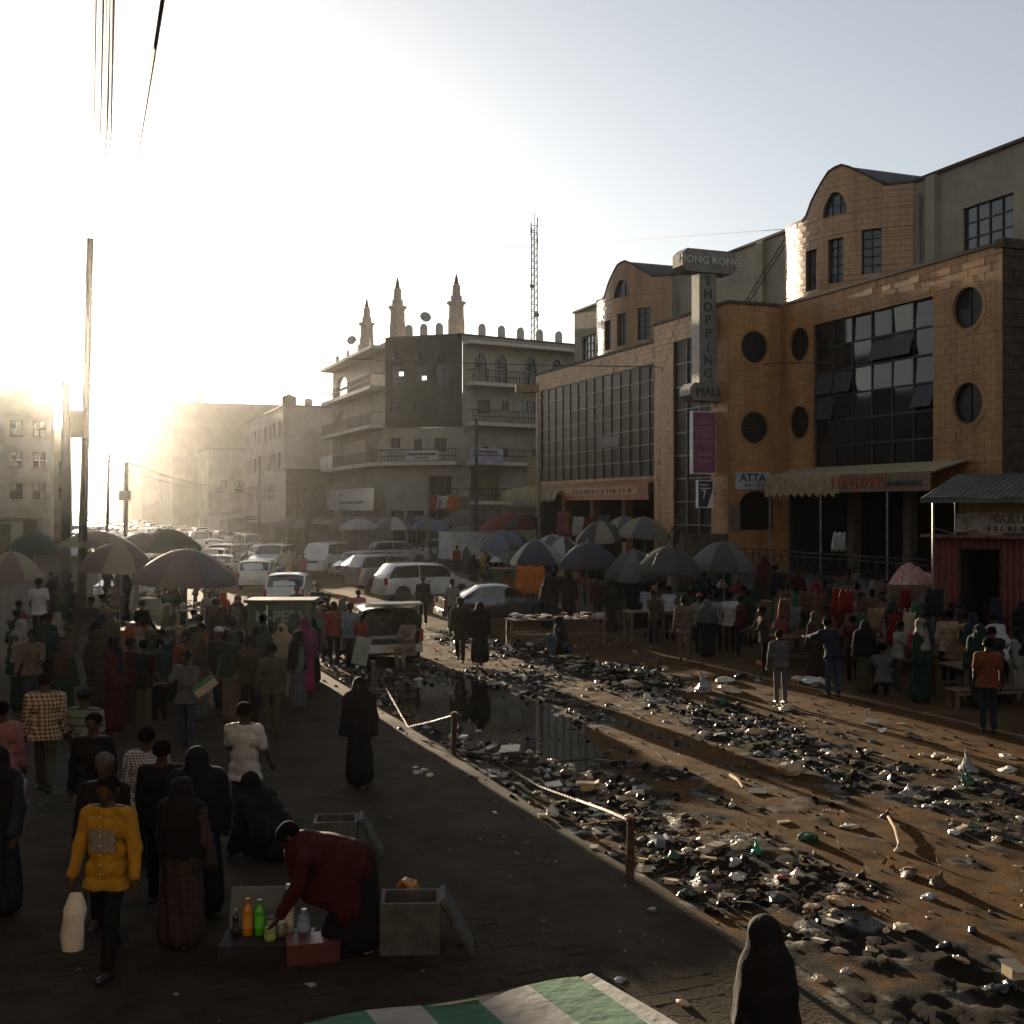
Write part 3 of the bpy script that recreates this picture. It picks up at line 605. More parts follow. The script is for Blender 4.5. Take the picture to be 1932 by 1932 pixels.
for i in range(N):
    s0, s1 = 58.7+8.8*i/N, 58.7+8.8*(i+1)/N; f = lambda s: .09*math.sin(s*5.1)+.05*math.sin(s*11)
    mb.add([S(s0,27.45,5.55),S(s1,27.45,5.55),S(s1,25.6+f(s1)*.5,5.15+f(s1)),S(s0,25.6+f(s0)*.5,5.15+f(s0)),S(s1,25.5+f(s1),4.55+.12*math.sin(i*2.3+2.3)),S(s0,25.5+f(s0),4.55+.12*math.sin(i*2.3))], [(0,1,2,3),(3,2,4,5)])
mb.build('canvas', AWC, a3); settle(a3)
# ================================================================== THE MOSQUE BLOCK
def plane(P0, P1):
    p0, p1 = S(*P0), S(*P1); L = (p1-p0).length; e = (p1-p0)/L; n = Vector((e.y, -e.x, 0))
    if n.dot(p0) > 0: n = -n
    return (lambda a, z, d: Vector((p0.x+e.x*a+n.x*d, p0.y+e.y*a+n.y*d, z))), L
MW = mat('mosque_plaster', (.30,.26,.20), rough=.85, var=.2, scale=.6, col2=(.19,.165,.125)); NET = mat('olive_render', (.05,.05,.034), rough=.9, var=.3, scale=.8, bump=.3, bscale=18); MTR = mat('mosque_trim', (.47,.44,.37), rough=.75, var=.15)  # olive wall colour stands in for scaffold netting
mos = thing('mosque', 'pale corner mosque with three minarets, rounded merlons and a dark olive corner', 'building', S(90, 27, 0))
fR, LR = plane((83.4,28.3), (86.6,45.0)); fCh, LC = plane((87.7,23.3), (83.4,28.3)); fL, LL = plane((105.8,23.0), (87.7,23.3))
Z = (0, 4.65, 7.7, 10.75, 13.85, 16.9)
def pane_fill(parent, fn, a0, a1, z0, z1, name='window', gl=None, dep=-.2, na=2, nz=1, missing=()): return grid_window(parent, fn, a0, a1, z0, z1, na, nz, dep=dep, fw=.08, glass=gl or GLASS2, name=name, fmat=mat('brown_frame', (.09,.06,.04), rough=.6), missing=missing)
def pointed(fn, a0, a1, z0, zs, zt):
    return ('ell', (a0+a1)/2, zs, (a1-a0)/2, zt-zs)
wl_ = MB(); hR = []; rect_R = []; arch_R = []
for x0, x1 in ((894,920), (933,958), (990,1013), (1040,1062)):
    a0, a1 = find_a(fR, x0, 0, LR), find_a(fR, x1, 0, LR); arch_R.append((a0, a1, 13.9, 15.2, 16.25))
for x0, x1, y0, y1 in ((901,924,754,780),(946,960,757,773),(984,1012,757,776),(910,922,842,870),(945,958,844,862),(1004,1016,846,872)):
    a0, a1 = find_a(fR, x0, 0, LR), find_a(fR, x1, 0, LR); rect_R.append((a0, a1, z_at(fR, a0, y1), z_at(fR, a0, y0)))
hR = [('rect', a0, a1, z0, zs) for a0, a1, z0, zs, zt in arch_R] + [pointed(fR, *q) for q in arch_R] + [('rect',)+r for r in rect_R] + [('rect', .7, 3.4, 1.8, 7.1), ('rect', 4.2, 15, .3, 4.2)]
tile_wall(wl_, fR, 0, LR, 0, 17.5, .5, .4, hR, [], tiles=False, reveal=.3)
hC = []; rect_C = []; arch_C = []
for x0, x1 in ((739,762), (783,805), (822,846)):
    a0, a1 = find_a(fCh, x0, 0, LC), find_a(fCh, x1, 0, LC); arch_C.append((a0, a1, 13.7, 15.3, 16.4))
for x0, x1, y0, y1 in ((738,755,756,778),(782,796,756,775),(821,842,754,780),(737,755,826,846),(781,796,828,858),(819,842,826,852)):
    a0, a1 = find_a(fCh, x0, 0, LC), find_a(fCh, x1, 0, LC); rect_C.append((a0, a1, z_at(fCh, a0, y1), z_at(fCh, a0, y0)))
low_C = [(find_a(fCh, 806, 0, LC), find_a(fCh, 852, 0, LC), .3, 6.6), (.3, 1.6, .3, 3.9), (1.8, 3.3, .3, 3.9)]
hC = [('rect', a0, a1, z0, zs) for a0, a1, z0, zs, zt in arch_C] + [pointed(fCh, *q) for q in arch_C] + [('rect',)+r for r in rect_C if r[2] < 10.4] + [('rect',)+r for r in low_C]
hC_up = [h for h in hC if h[2] > 0 and (h[3] > 10.4 or h[0] == 'ell')] + [('rect',)+r for r in rect_C if r[2] > 10.4]
tile_wall(wl_, fCh, 0, LC, 0, 10.4, 2.5, 1.2, [h for h in hC if h[0] == 'rect' and h[4] < 10.4], [], tiles=False, reveal=.3)
nt = MB(); tile_wall(nt, lambda a, z, d: fCh(a, z, d+.06), 0, LC, 10.4, 17.5, .5, .4, hC_up, [], tiles=False, reveal=.3)
arL = [(find_a(fL, 634, 0, LL), find_a(fL, 655, 0, LL), 13.9, 15.0, 16.1), (find_a(fL, 634, 0, LL), find_a(fL, 655, 0, LL), 10.8, 11.9, 12.9)]
hL = [('rect', a0, a1, z0, zs) for a0, a1, z0, zs, zt in arL] + [pointed(fL, *q) for q in arL] + [('rect', 4, 16, 8.0, 10.0), ('rect', 2, 16, .3, 4.0)]
tile_wall(wl_, fL, 0, LL, 0, 17.3, .6, .4, hL, [], tiles=False, reveal=.4)
wl_.build('wall', MW, mos); tag(nt.build('corner_wall', NET, mos), label='dark olive paint in place of scaffold netting on the upper corner')
for q in arch_R:
    w_ = pane_fill(mos, fR, q[0], q[1], q[2], q[3], 'arched_window'); mb = MB(); ac = (q[0]+q[1])/2; ra = (q[1]-q[0])/2
    for i in range(5): t_ = math.pi*(i+.5)/5; mb.tube([fR(ac, q[3], -.18), fR(ac+ra*.96*math.cos(t_), q[3]+(q[4]-q[3])*.96*math.sin(t_), -.18)], .035, 4)
    mb.build('tracery', FRAME, w_)
    pb = MB(); pb.add([fR(ac, q[3], -.2)]+[fR(ac+ra*math.cos(math.pi*i/12), q[3]+(q[4]-q[3])*math.sin(math.pi*i/12), -.2) for i in range(13)], [tuple(range(14))]); pb.build('pane', GLASS2, w_)
for r in rect_R: pane_fill(mos, fR, *r)
for i, q in enumerate(arch_C):
    w_ = pane_fill(mos, lambda a, z, d: fCh(a, z, d+.06), q[0], q[1], q[2], q[3], 'arched_window', nz=4, missing=() if i == 2 else ((1,2),) if i == 0 else ((i % 2, 1),)); mb = MB(); ac = (q[0]+q[1])/2; ra = (q[1]-q[0])/2
    for k in range(5): t_ = math.pi*(k+.5)/5; mb.tube([fCh(ac, q[3], -.1), fCh(ac+ra*.96*math.cos(t_), q[3]+(q[4]-q[3])*.96*math.sin(t_), -.1)], .05, 4)
    mb.build('tracery', FRAME, w_)
    pb = MB(); pb.add([fCh(ac, q[3], -.12)]+[fCh(ac+ra*math.cos(math.pi*j/12), q[3]+(q[4]-q[3])*math.sin(math.pi*j/12), -.12) for j in range(13)], [tuple(range(14))]); pb.build('pane', DULLG, w_)
for r in rect_C: pane_fill(mos, (lambda a, z, d: fCh(a, z, d+.06)) if r[2] > 10.4 else fCh, *r)
for r in low_C: pane_fill(mos, fCh, *r, name='doorway', na=3, nz=3, dep=-.4, gl=GLASS)
# balconies: slab, rail, bars
def balcony(fn, a0, a1, z, out=1.1, solid=False):
    mb = MB(); bar(mb, fn, a0, a1, z-.28, z, .003, out); sl = mb.build('balcony', MTR, mos); mb = MB(); n = int((a1-a0)/.28)
    for i in range(n+1): a = a0+.05+(a1-a0-.1)*i/n; mb.tube([fn(a, z, out-.07), fn(a, z+.95, out-.07)], .022, 4)
    for zz in (.45, .95): mb.tube([fn(a0, z+zz, out-.07), fn(a1, z+zz, out-.07)], .035, 5)
    for a in (a0+.05, a1-.05): mb.tube([fn(a, z+.95, 0), fn(a, z+.95, out-.07)], .03, 4)
    mb.build('railing', FRAME, sl)
for z in (7.7, 10.75, 13.85): balcony(fR, 0.3, LR-.1, z)
balcony(fCh, .1, LC-.1, 7.7)
for z in (7.7, 10.75, 13.85): balcony(fL, .3, LL-.4, z, 1.2)
balcony(fCh, 4.6, LC-.1, 4.65, .8); balcony(fR, .2, 4.0, 4.65, .8)
mb = MB()
for fn, L_, zt_ in ((fR, LR, 13.4), (fCh, LC, 10.2), (fL, LL, 10.5)): mb.add([fn(-1 if fn is fCh else 0, 0, -3.2), fn(L_+(1 if fn is fCh else 0), 0, -3.2), fn(L_+(1 if fn is fCh else 0), zt_, -3.2), fn(-1 if fn is fCh else 0, zt_, -3.2)], [(0,1,2,3)])
mb.build('inner_wall', MW, mos)
mb = MB(); bar(mb, fR, 0.02, LR, 16.75, 17.0, .003, 1.2); bar(mb, fL, 0, LL-.02, 16.75, 17.0, .003, 1.2); mb.build('eave_slab', MTR, mos)
mb = MB(); bar(mb, fR, 0.02, LR, 17.5, 17.6, -.2, .12); bar(mb, fCh, 0, LC, 17.5, 17.62, -.2, .12); mb.build('coping', COPING, mos)
def merlon(fn, a, z, r=.29):
    mb = MB(); pl = [(a-r, z), (a+r, z)] + [(a+r*math.cos(math.pi*i/12), z+.55+r*1.35*math.sin(math.pi*i/12)) for i in range(13)]
    n = len(pl); mb.add([fn(p, q, -.18) for p, q in pl]+[fn(p, q, .02) for p, q in pl], [tuple(range(n-1,-1,-1)), tuple(range(n, 2*n))]+[(i,(i+1)%n,n+(i+1)%n,n+i) for i in range(n)]); mb.build('merlon', MTR, mos)
for dx in (910, 947, 983, 1019, 1055): merlon(fR, find_a(fR, dx, 0, LR), 17.6)
for dx in (771, 799, 828): merlon(fCh, find_a(fCh, dx, 0, LC), 17.62)
for a in (1.5, 5.5, 9.5, 13.5): merlon(fL, a, 17.3)
MIN = mat('minaret_stone', (.40,.34,.27), rough=.8, var=.2)
def minaret(dx, Y, ztop, z0, k):
    p = at(dx, 600, Y); H = ztop-z0; mb = MB(); M = Matrix.Translation((p.x, p.y, z0)) @ Matrix.Scale(k, 4)
    h = H/k; f = h/7.2
    mb.lathe([(.98,0),(.98,2.3*f),(.9,2.3*f),(.86,3.6*f),(.9,3.75*f)], 8, M); m1 = mb.build('minaret', MIN, mos)
    mb = MB(); mb.lathe([(.9,3.76*f),(1.15,3.95*f),(1.15,4.1*f),(.75,4.12*f)], 8, M); mb.build('gallery', MTR, m1)
    mb = MB(); mb.lathe([(.66,4.13*f),(.66,4.75*f),(.5,4.8*f),(.44,5.9*f),(.32,5.95*f)], 8, M); mb.build('lantern', MIN, m1)
    mb = MB(); mb.lathe([(.3,5.96*f),(.16,6.7*f),(.05,7.05*f),(0,7.2*f)], 8, M); mb.build('spire', COPING, m1)
minaret(861, 91, HC+(956-515)/FP*91, 17.5, .68); minaret(750, 93, HC+(956-521)/FP*93, 17.3, .68); minaret(692, 100, HC+(956-560)/FP*100, 17.3, .64)
settle(mos)
def dish(p, rz, r, label, parent=None):
    t = thing('satellite_dish', label, 'satellite dish', p, rz); mb = MB(); M = Matrix.Translation((0,-.1,1.1))@Matrix.Rotation(math.radians(70),4,'X')
    mb.lathe([(r,.12*r*2),(r*.7,.06*r*2),(r*.35,.02),(0,0),(0,-.02),(r*.7,.04*r*2),(r*.99,.11*r*2)], 18, M); mb.build('dish', STEEL, t, True); mb = MB(); mb.tube([(0,0,-.6),(0,0,1.1)], .04, 6); mb.build('mast', FRAME, t)
    return t
dish(fCh(find_a(fCh, 797, 0, LC), 18.0, -.5), .3, .45, 'round dish on a thin mast on the olive corner roof'); dish(fL(5.5, 18.0, -.5), -.2, .45, 'round dish on a thin mast at the street end of the mosque roof')
# banners on the mosque
VIN = mat('blue_white_vinyl', (.40,.40,.46), rough=.5, var=.3, scale=1.2, col2=(.16,.16,.26)); VIN2 = mat('grey_white_vinyl', (.42,.40,.36), rough=.5, var=.3, scale=.7, col2=(.26,.26,.25))
def banner(fn, x0, x1, L, z0, z1, d, m_, label, lines=()):
    a0, a1 = find_a(fn, x0, 0, L), find_a(fn, x1, 0, L); t = thing('banner', label, 'banner', fn((a0+a1)/2, z0, d)); mb = MB(); N = 10
    for i in range(N):
        p, q = a0+(a1-a0)*i/N, a0+(a1-a0)*(i+1)/N; f = lambda a: d+.04*math.sin(a*3)
        mb.add([fn(p,z0,f(p)),fn(q,z0,f(q)),fn(q,z1,f(q)),fn(p,z1,f(p))], [(0,1,2,3)])
    mb.build('sheet', m_, t)
    if lines:
        mb = MB()
        for u0, u1, v0, v1 in lines: bar(mb, fn, a0+(a1-a0)*u0, a0+(a1-a0)*u1, z0+(z1-z0)*v0, z0+(z1-z0)*v1, d+.06, d+.07)
        mb.build('lettering', LETD, t)
    settle(t); return t
banner(fR, 872, 934, LR, 7.5, 8.7, 1.2, VIN, 'blue and white banner hung on the balcony rail of the mosque', ((.1,.8,.74,.86),(.25,.9,.55,.6),(.08,.35,.5,.56)))
banner(fCh, 777, 839, LC-.05, 7.8, 8.55, 1.2, VIN2, 'white banner with one line of writing on the corner balcony of the mosque', ((.06,.94,.5,.72),(.3,.7,.2,.3)))
banner(fL, 634, 728, LL, 3.9, 5.7, 1.0, VIN2, 'wide grey billboard with a dark swoosh under the mosque balconies', ((.3,.85,.35,.42),(.36,.8,.3,.34),(.35,.4,.7,.8)))
banner(fL, 631, 655, LL, 7.6, 8.8, 1.35, mat('white_sheet', (.6,.58,.5), rough=.8), 'white cloth hanging over the left mosque balcony')
# ================================================================== FARTHER BUILDINGS
BRN = mat('brown_plaster', (.20,.155,.11), rough=.9, var=.3, scale=.5, col2=(.13,.10,.07)); PALE = mat('pale_plaster', (.33,.29,.23), rough=.9, var=.3, scale=.5, col2=(.2,.17,.13))
SHEET = mat('rusted_sheet', (.09,.07,.055), rough=.7, var=.4, scale=2)
def block(name, label, s0, s1, t0, t1, z, m, wins_t=(), wins_s=(), solid=True, through=()):
    b = thing(name, label, 'building', S((s0+s1)/2, (t0+t1)/2)); f1, f2 = flat(t0=t0), flat(s0=s0); mb = MB()
    if t0 < 0: f1 = flat(t0=t1, sg=-1)
    tile_wall(mb, f1, s0, s1, 0, z, 4, 3, [('rect',)+q for q in wins_t], [], tiles=False, reveal=.3); tile_wall(mb, f2, t0, t1, 0, z, 4, 3, [('rect',)+q for q in wins_s], [], tiles=False, reveal=.3)
    if solid:
        tt_ = t1 if t0 >= 0 else t0
        mb.add([S(s0,tt_,0),S(s1,tt_,0),S(s1,tt_,z),S(s0,tt_,z)], [(0,1,2,3)]); mb.add([S(s1,t0,0),S(s1,t1,0),S(s1,t1,z),S(s1,t0,z)], [(0,1,2,3)])
        mb.add([S(s0,t0,z-.3),S(s1,t0,z-.3),S(s1,t1,z-.3),S(s0,t1,z-.3)], [(0,1,2,3)])
    mb.build('wall', m, b); mb = MB()
    bar(mb, f1, s0+.003, s1, z, z+.15, -.3, .1); bar(mb, f2, t0 - (.1 if t0 >= 0 else 0), t1, z, z+.15, -.3, .1); mb.build('coping', COPING, b)
    for i, q in enumerate(wins_t):
        if i not in through: grid_window(b, f1, *q, 2, 2, dep=-.2, fw=.1, glass=GLASS, jit=.01)
        else: grid_window(b, f1, *q, 2, 2, dep=-.2, fw=.1, glass=GLASS, missing=((0,0),(0,1),(1,0),(1,1)))
    for q in wins_s: grid_window(b, f2, *q, 2, 2, dep=-.2, fw=.1, glass=GLASS, jit=.01)
    settle(b); return b
wt = []
for z0 in (4.9, 8.0, 11.2):
    for s in (115.2, 118.2, 121.2, 124.2, 128.5, 131.5, 134.2, 137): wt.append((s, s+1.3, z0, z0+1.7))
block('apartment_block', 'four-storey brown block with its windows lit through from behind', 113.5, 139.5, 19.7, 34, 14.2, PALE, wt, (), through=(9, 11, 12, 3, 14))
block('market_annex', 'dark two-storey annex with sheet cladding in front of the brown block', 107, 113.3, 18.8, 31, 7.6, SHEET, ((108, 110.5, .3, 3.0),), ((20, 23, .3, 3.2), (24, 28, .3, 3.2), (25, 27, 4.5, 6.2)))
block('office_block', 'broad hazy block with water tanks on its roof', 176.8, 205, 14.2, 39, 19.8, BRN, (), ())
block('tower_block', 'tall hazy block stepping back at the left of the broad one', 206, 230, 11.5, 26, 21.5, BRN, [(s, s+1.6, z, z+1.8) for s in (209, 215, 221) for z in (6, 10, 14)], ())
block('apartment_block', 'low pale block in front of the broad hazy one', 150, 162, 16.5, 22, 11.6, PALE, (), [(17.5, 18.8, 6, 7.6), (19.8, 21, 6, 7.6)])
block('tower_block', 'farthest narrow block fading into the glare', 236, 262, 9.5, 20, 19.5, BRN)
block('apartment_block', 'four-storey block in the glare at the left edge', 127, 150, -9.5, -1.9, 16.6, PALE, (), [(t, t+1.2, z, z+1.6) for t in (-8.3, -5.8, -3.6) for z in (5, 8.2, 11.4)])
block('apartment_block', 'lower block behind the poles at the left', 151, 175, -8, .2, 13.6, BRN, (), [(t, t+1.2, z, z+1.6) for t in (-6, -3.6, -1.4) for z in (5, 8.2)])
for (dx, Y, zb, lab) in ((376, 182, 19.9, 'brown water tank on the left of the broad hazy roof'), (582, 184, 19.9, 'brown water tank on the right of the broad hazy roof')):
    p = at(dx, 750, Y); t = thing('water_tank', lab, 'water tank', (p.x, p.y, zb)); mb = MB(); mb.lathe([(.62,.55),(.66,.6),(.66,1.6),(.6,1.72),(.2,1.85),(0,1.85)], 16); mb.build('tank', SHEET, t, True); mb = MB(); mb.box(-.9,.9,-.9,.9,.35,.55)
    for x in (-.75,.75):
        for y in (-.75,.75): mb.box(x-.06,x+.06,y-.06,y+.06,-.4,.35)
    mb.build('stand', FRAME, t)
# low shops under the mosque and the brown block, with sheet roofs
def shack(s0, s1, t0, t1, z, label, cat='shop', m=None, open_t=True):
    b = thing('market_shack', label, cat, S((s0+s1)/2, (t0+t1)/2)); mb = MB(); m = m or SHEET
    sbox(mb, s0+.1, s1-.1, t0+.9, t1, 0, z); mb.build('back', m, b); mb = MB(); N = 18
    for i in range(N):
        p, q = s0+(s1-s0)*i/N, s0+(s1-s0)*(i+1)/N; zz = [.03*(i % 2), .03*((i+1) % 2)]
        mb.add([S(p,t0,z-.1+zz[0]),S(q,t0,z-.1+zz[1]),S(q,t1+.2,z+.5+zz[1]),S(p,t1+.2,z+.5+zz[0])], [(0,1,2,3)])
    mb.build('sheet_roof', m, b)
    for s in (s0+.2, (s0+s1)/2, s1-.2): mb = MB(); mb.tube([S(s,t0+.15,0),S(s,t0+.15,z-.1)], .05, 5); mb.build('post', WOOD, b)
    settle(b); return b
shack(84, 100, 18.6, 22.5, 2.9, 'row of low dark shops along the foot of the mosque'); shack(104, 118, 16.5, 20, 2.8, 'low sheet-roofed shop before the dark annex'); shack(122, 150, 14.5, 18.5, 2.9, 'long sheet-roofed stall line below the brown block')
shack(60, 72, -9, -5.0, 2.9, 'sheet-roofed shack left of the traffic'); shack(78, 98, -8, -3.5, 3.1, 'farther sheet-roofed shack left of the traffic'); shack(104, 122, -7, -2.6, 3.1, 'sheet-roofed shack at the foot of the left block')
# far ridge
hm = mat('far_hill', (.06,.06,.045), rough=1, var=.3, scale=.004)
mb = MB(); N = 60; xs = [-1100+i*2200/N for i in range(N+1)]; hz_ = [20+80*max(0, math.exp(-((x+330)/260)**2))+25*vnoise(np.array(x*.004), np.array(3.3), 2)+12*vnoise(np.array(x*.02), np.array(1.3), 2) for x in xs]
for i in range(N):
    a, b = xs[i], xs[i+1]
    mb.add([(a,1500,-5),(b,1500,-5),(b,1620,hz_[i+1]*.6),(a,1620,hz_[i]*.6),(b,1800,hz_[i+1]),(a,1800,hz_[i]),(b,2100,-5),(a,2100,-5)], [(0,1,2,3),(3,2,4,5),(5,4,6,7)])
tag(mb.build('hills', hm, smooth=True, ang=None), kind='structure')
# ================================================================== KIOSK AT THE RIGHT EDGE
REDP = mat('red_corrugated', (.14,.022,.010), rough=.6, var=.3, scale=2); GREENISH = mat('grey_green_sheet', (.09,.10,.085), rough=.6, var=.4, scale=1.5); YEL = mat('ochre_board', (.24,.17,.065), rough=.8, var=.3, scale=2)
kk = thing('market_kiosk', 'red corrugated kiosk with a doorway and grey sheet roof', 'kiosk', S(21.5, 25, 0))
# the front faces the camera side: plane through two points
pA, pB = st(at(1757, 1100, 31.5)), st(at(2010, 1100, 29.5)); fF, LF = plane(pA, pB); 
def corr(mb, fn, a0, a1, z0, z1, pitch=.16, amp=.03):
    n = int((a1-a0)/pitch*2)
    for i in range(n):
        p, q = a0+(a1-a0)*i/n, a0+(a1-a0)*(i+1)/n; d0, d1 = amp*(i % 2), amp*((i+1) % 2)
        mb.add([fn(p,z0,d0),fn(q,z0,d1),fn(q,z1,d1),fn(p,z1,d0)], [(0,1,2,3)])
aD0, aD1 = find_a(fF, 1812, 0, LF), find_a(fF, 1886, 0, LF)
mb = MB(); corr(mb, fF, 0, aD0, 0, 3.35); corr(mb, fF, aD1, LF, 0, 3.35); corr(mb, fF, aD0, aD1, 3.05, 3.35); mb.build('front_wall', REDP, kk)
mb = MB(); n_ = fF(0,0,0)-fF(0,0,1)
fSd = lambda a, z, d: fF(0,z,0)+n_*a+(fF(0,0,0)-fF(1,0,0))*d
corr(mb, fSd, 0, 3.0, 0, 3.3); mb.build('side_wall', REDP, kk)
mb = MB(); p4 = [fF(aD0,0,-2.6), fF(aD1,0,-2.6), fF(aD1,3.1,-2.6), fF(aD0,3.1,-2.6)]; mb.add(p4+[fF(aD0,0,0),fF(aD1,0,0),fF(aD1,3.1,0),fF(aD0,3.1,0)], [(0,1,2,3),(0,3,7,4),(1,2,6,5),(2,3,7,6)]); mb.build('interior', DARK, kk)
mb = MB(); bar(mb, fF, aD0-.06, aD0, 0, 3.1, -.02, .06); bar(mb, fF, aD1, aD1+.06, 0, 3.1, -.02, .06); bar(mb, fF, aD0, aD1, 3.04, 3.1, -.02, .055); mb.build('door_frame', RUST, kk)
mb = MB(); bar(mb, fF, -.2, LF, 3.36, 3.44, -.2, .35); mb.build('lintel', WOOD, kk)
aS = find_a(fF, 1808, 0, LF)
mb = MB(); bar(mb, fF, aS, LF, 3.5, 4.02, .15, .2); sg = mb.build('sign_board', mat('peeling_sign', (.30,.27,.22), rough=.8, var=.4, scale=3, col2=(.12,.09,.06)), kk); rzF = math.atan2((fF(1,0,0)-fF(0,0,0)).y, (fF(1,0,0)-fF(0,0,0)).x)
text('GULUS TRADERS', .30, LETD, kk, fF((aS+LF)/2+.75, 3.86, .205), (math.pi/2,0,rzF), .004, bold=.006); mb = MB()
for i in range(16): a = aS+.8+i*.17; bar(mb, fF, a, a+random.uniform(.04,.11), 3.55, 3.68, .2, .206)
mb.build('lettering', LETD, kk)
mb = MB(); bar(mb, fF, aS, LF, 4.04, 4.42, -.1, -.05); mb.build('ochre_board', YEL, kk)
mb = MB(); n = 40; a0, a1 = find_a(fF, 1757, -.6, LF)-.05, LF
for i in range(n):
    p, q = a0+(a1-a0)*i/n, a0+(a1-a0)*(i+1)/n; e0, e1 = .035*(i % 2), .035*((i+1) % 2)
    mb.add([fF(p,4.42+e0,.9),fF(q,4.42+e1,.9),fF(q,5.15+e1,-2.8),fF(p,5.15+e0,-2.8)], [(0,1,2,3)])
mb.build('sheet_roof', GREENISH, kk)
mb = MB(); bar(mb, fF, a0, a1, 4.30, 4.42, .84, .88); mb.build('fascia_strip', GREENISH, kk)
mb = MB(); mb.tube([fF(a0+.3,0,.7), fF(a0+.3,4.35,.7)], .035, 6); mb.tube([fF(aS,3.4,.3), fF(aS,4.4,.3)], .025, 6); mb.build('post', STEEL, kk)
settle(kk)
fl = thing('loose_sheet', 'bent pale metal sheets propped above the red kiosk door', 'sheet', fF(.4,3.46,.1)); mb = MB(); mb.add([fF(.15,3.62,.1),fF(.75,3.46,.2),fF(.75,3.46,.5),fF(.15,3.62,.45)], [(0,1,2,3)]); mb.add([fF(.85,3.46,.1),fF(1.3,3.6,.1),fF(1.3,3.6,.4),fF(.85,3.46,.4)], [(0,1,2,3)]); mb.build('metal_sheet', STEEL, fl); settle(fl)
# ================================================================== POLES, WIRES, MAST
PW = mat('creosoted_wood', (.055,.04,.028), rough=.9, var=.4, scale=3, bump=.4, bscale=25)
def pole(x, ytop, ybase, Y, r, label, lean=0.0, box=None, xt=None, cat='utility pole', m=None):
    b = at(x, ybase, Y); b.z = 0; p = at(xt if xt is not None else x, ytop, Y); t = thing('utility_pole', label, cat, b); mb = MB(); mb.tube([b, b+(p-b)*.5, p], r, 10, r*.75); mb.build('shaft', m or PW, t)
    if box: q = at(*box[:2], Y-.2); mb = MB(); mb.bx((q.x,q.y,q.z), box[2:]); mb.build('junction_box', SHEET, t)
    settle(t); return p
tp = pole(152, 450, 1199, 37, .15, 'tall dark utility pole with a transformer box at the left', xt=170, box=(150,800,.45,.4,.9))
pole(124, 720, 1160, 43, .2, 'second thick pole just left of the tall one')
lp_ = pole(200, 856, 1100, 62, .11, 'thin leaning pole beyond the left umbrellas', xt=206)
bp_ = pole(235, 872, 1110, 58, .13, 'pole with a small box sign beyond the left umbrellas', xt=239, box=(236,935,.55,.2,.5))
pole(490, 860, 1035, 98, .1, 'thin pole before the brown block'); pole(562, 910, 1030, 104, .1, 'thin pole before the dark annex')
pole(812, 898, 1062, 83, .11, 'pole before the corner balcony of the mosque'); pole(899, 790, 1064, 80, .14, 'taller dark pole before the white banner of the mosque')
lb = at(1019, 1090, 62); lb.z = 0; lt = at(1015, 722, 62); t = thing('street_lamp', 'slender grey street lamp post with a box sign arm at the corner of the mall', 'street lamp', lb); mb = MB(); mb.tube([lb, lt], .09, 10, .06); mb.build('post', STEEL, t)
q = at(994, 733, 62); mb = MB(); mb.bx((q.x,q.y,q.z), (1.15,.25,.42)); mb.build('box_sign', YEL, t); mb = MB(); mb.bx((q.x-.6,q.y-.02,q.z), (.05,.3,.46)); mb.tube([(q.x+.5,q.y,q.z+.1),(lt.x,lt.y,q.z+.1)], .04, 6); mb.build('sign_end', WHITEP, t); settle(t)
vb = at(1004, 890, 64); t = thing('hanging_sign', 'narrow pale vertical sign near the corner of the mall', 'sign', vb); mb = MB(); mb.bx((vb.x,vb.y,vb.z), (.55,.12,1.7)); mb.build('board', AWC, t)
for i in range(7): text('AREA 50'[i], .2, LETD, t, (vb.x,vb.y-.07,vb.z+.66-i*.22), (math.pi/2,math.pi/2,0), .003)
settle(t)
WIRE = mat('cable', (.05,.03,.03), rough=.6)
def wire(label, pts, r, sag=0.0, name='cable'):
    P = []; pts = [Vector(p) for p in pts]
    for i in range(len(pts)-1):
        for k in range(13): P.append(pts[i].lerp(pts[i+1], k/13)-Vector((0,0,sag*4*(k/13)*(1-k/13))))
    P.append(pts[-1]); mb = MB(); mb.tube(P, r, 5); o = mb.build(name, WIRE, smooth=True, ang=None); return tag(o, label, 'cable')
for i, (x0, x1, lab, r) in enumerate(((180,174,'thin overhead cable, leftmost of the bundle',.010),(193,176,'overhead cable second from the left of the bundle',.014),(207,175,'thick overhead cable at the right of the bundle',.018),(212,184,'overhead cable bowing right beside the thick one',.017))):
    a, b, c = at(x0, -60, 6.0), at((x0*1.4+x1*.6)/2-2+i*2, 250, 11.0), Vector((tp.x+.05*i, tp.y, tp.z-.3*i+.6)); wire(lab, (a, b, c), r)
wire('single overhead cable to the right of the bundle', (at(316,-60,6.0), at(226,440,26)), .013, .25)
wire('cable crossing the street before the mall', (at(560,672,64), at(1236,692,52), at(1475,684,46.2), at(1960,668,37)), .022, .1)
wire('fine high wire from the mast to the upper gable', (at(640,448,120), at(1000,467,90), at(1500,431,51)), .014, .0)
wire('low wire from the box-sign pole to the brown block', (bp_, at(470,945-25,105), at(640,905,100)), .025, .5); wire('low wire between the two leaning poles', (lp_, bp_), .02, .3); wire('wire from the tall pole to the leaning pole', (at(152,882,37), lp_-Vector((0,0,.2))), .02, .3)
wire('lower wire across to the annex', (bp_-Vector((0,0,.4)), at(455,928,108), at(560,930,104)), .022, .4)
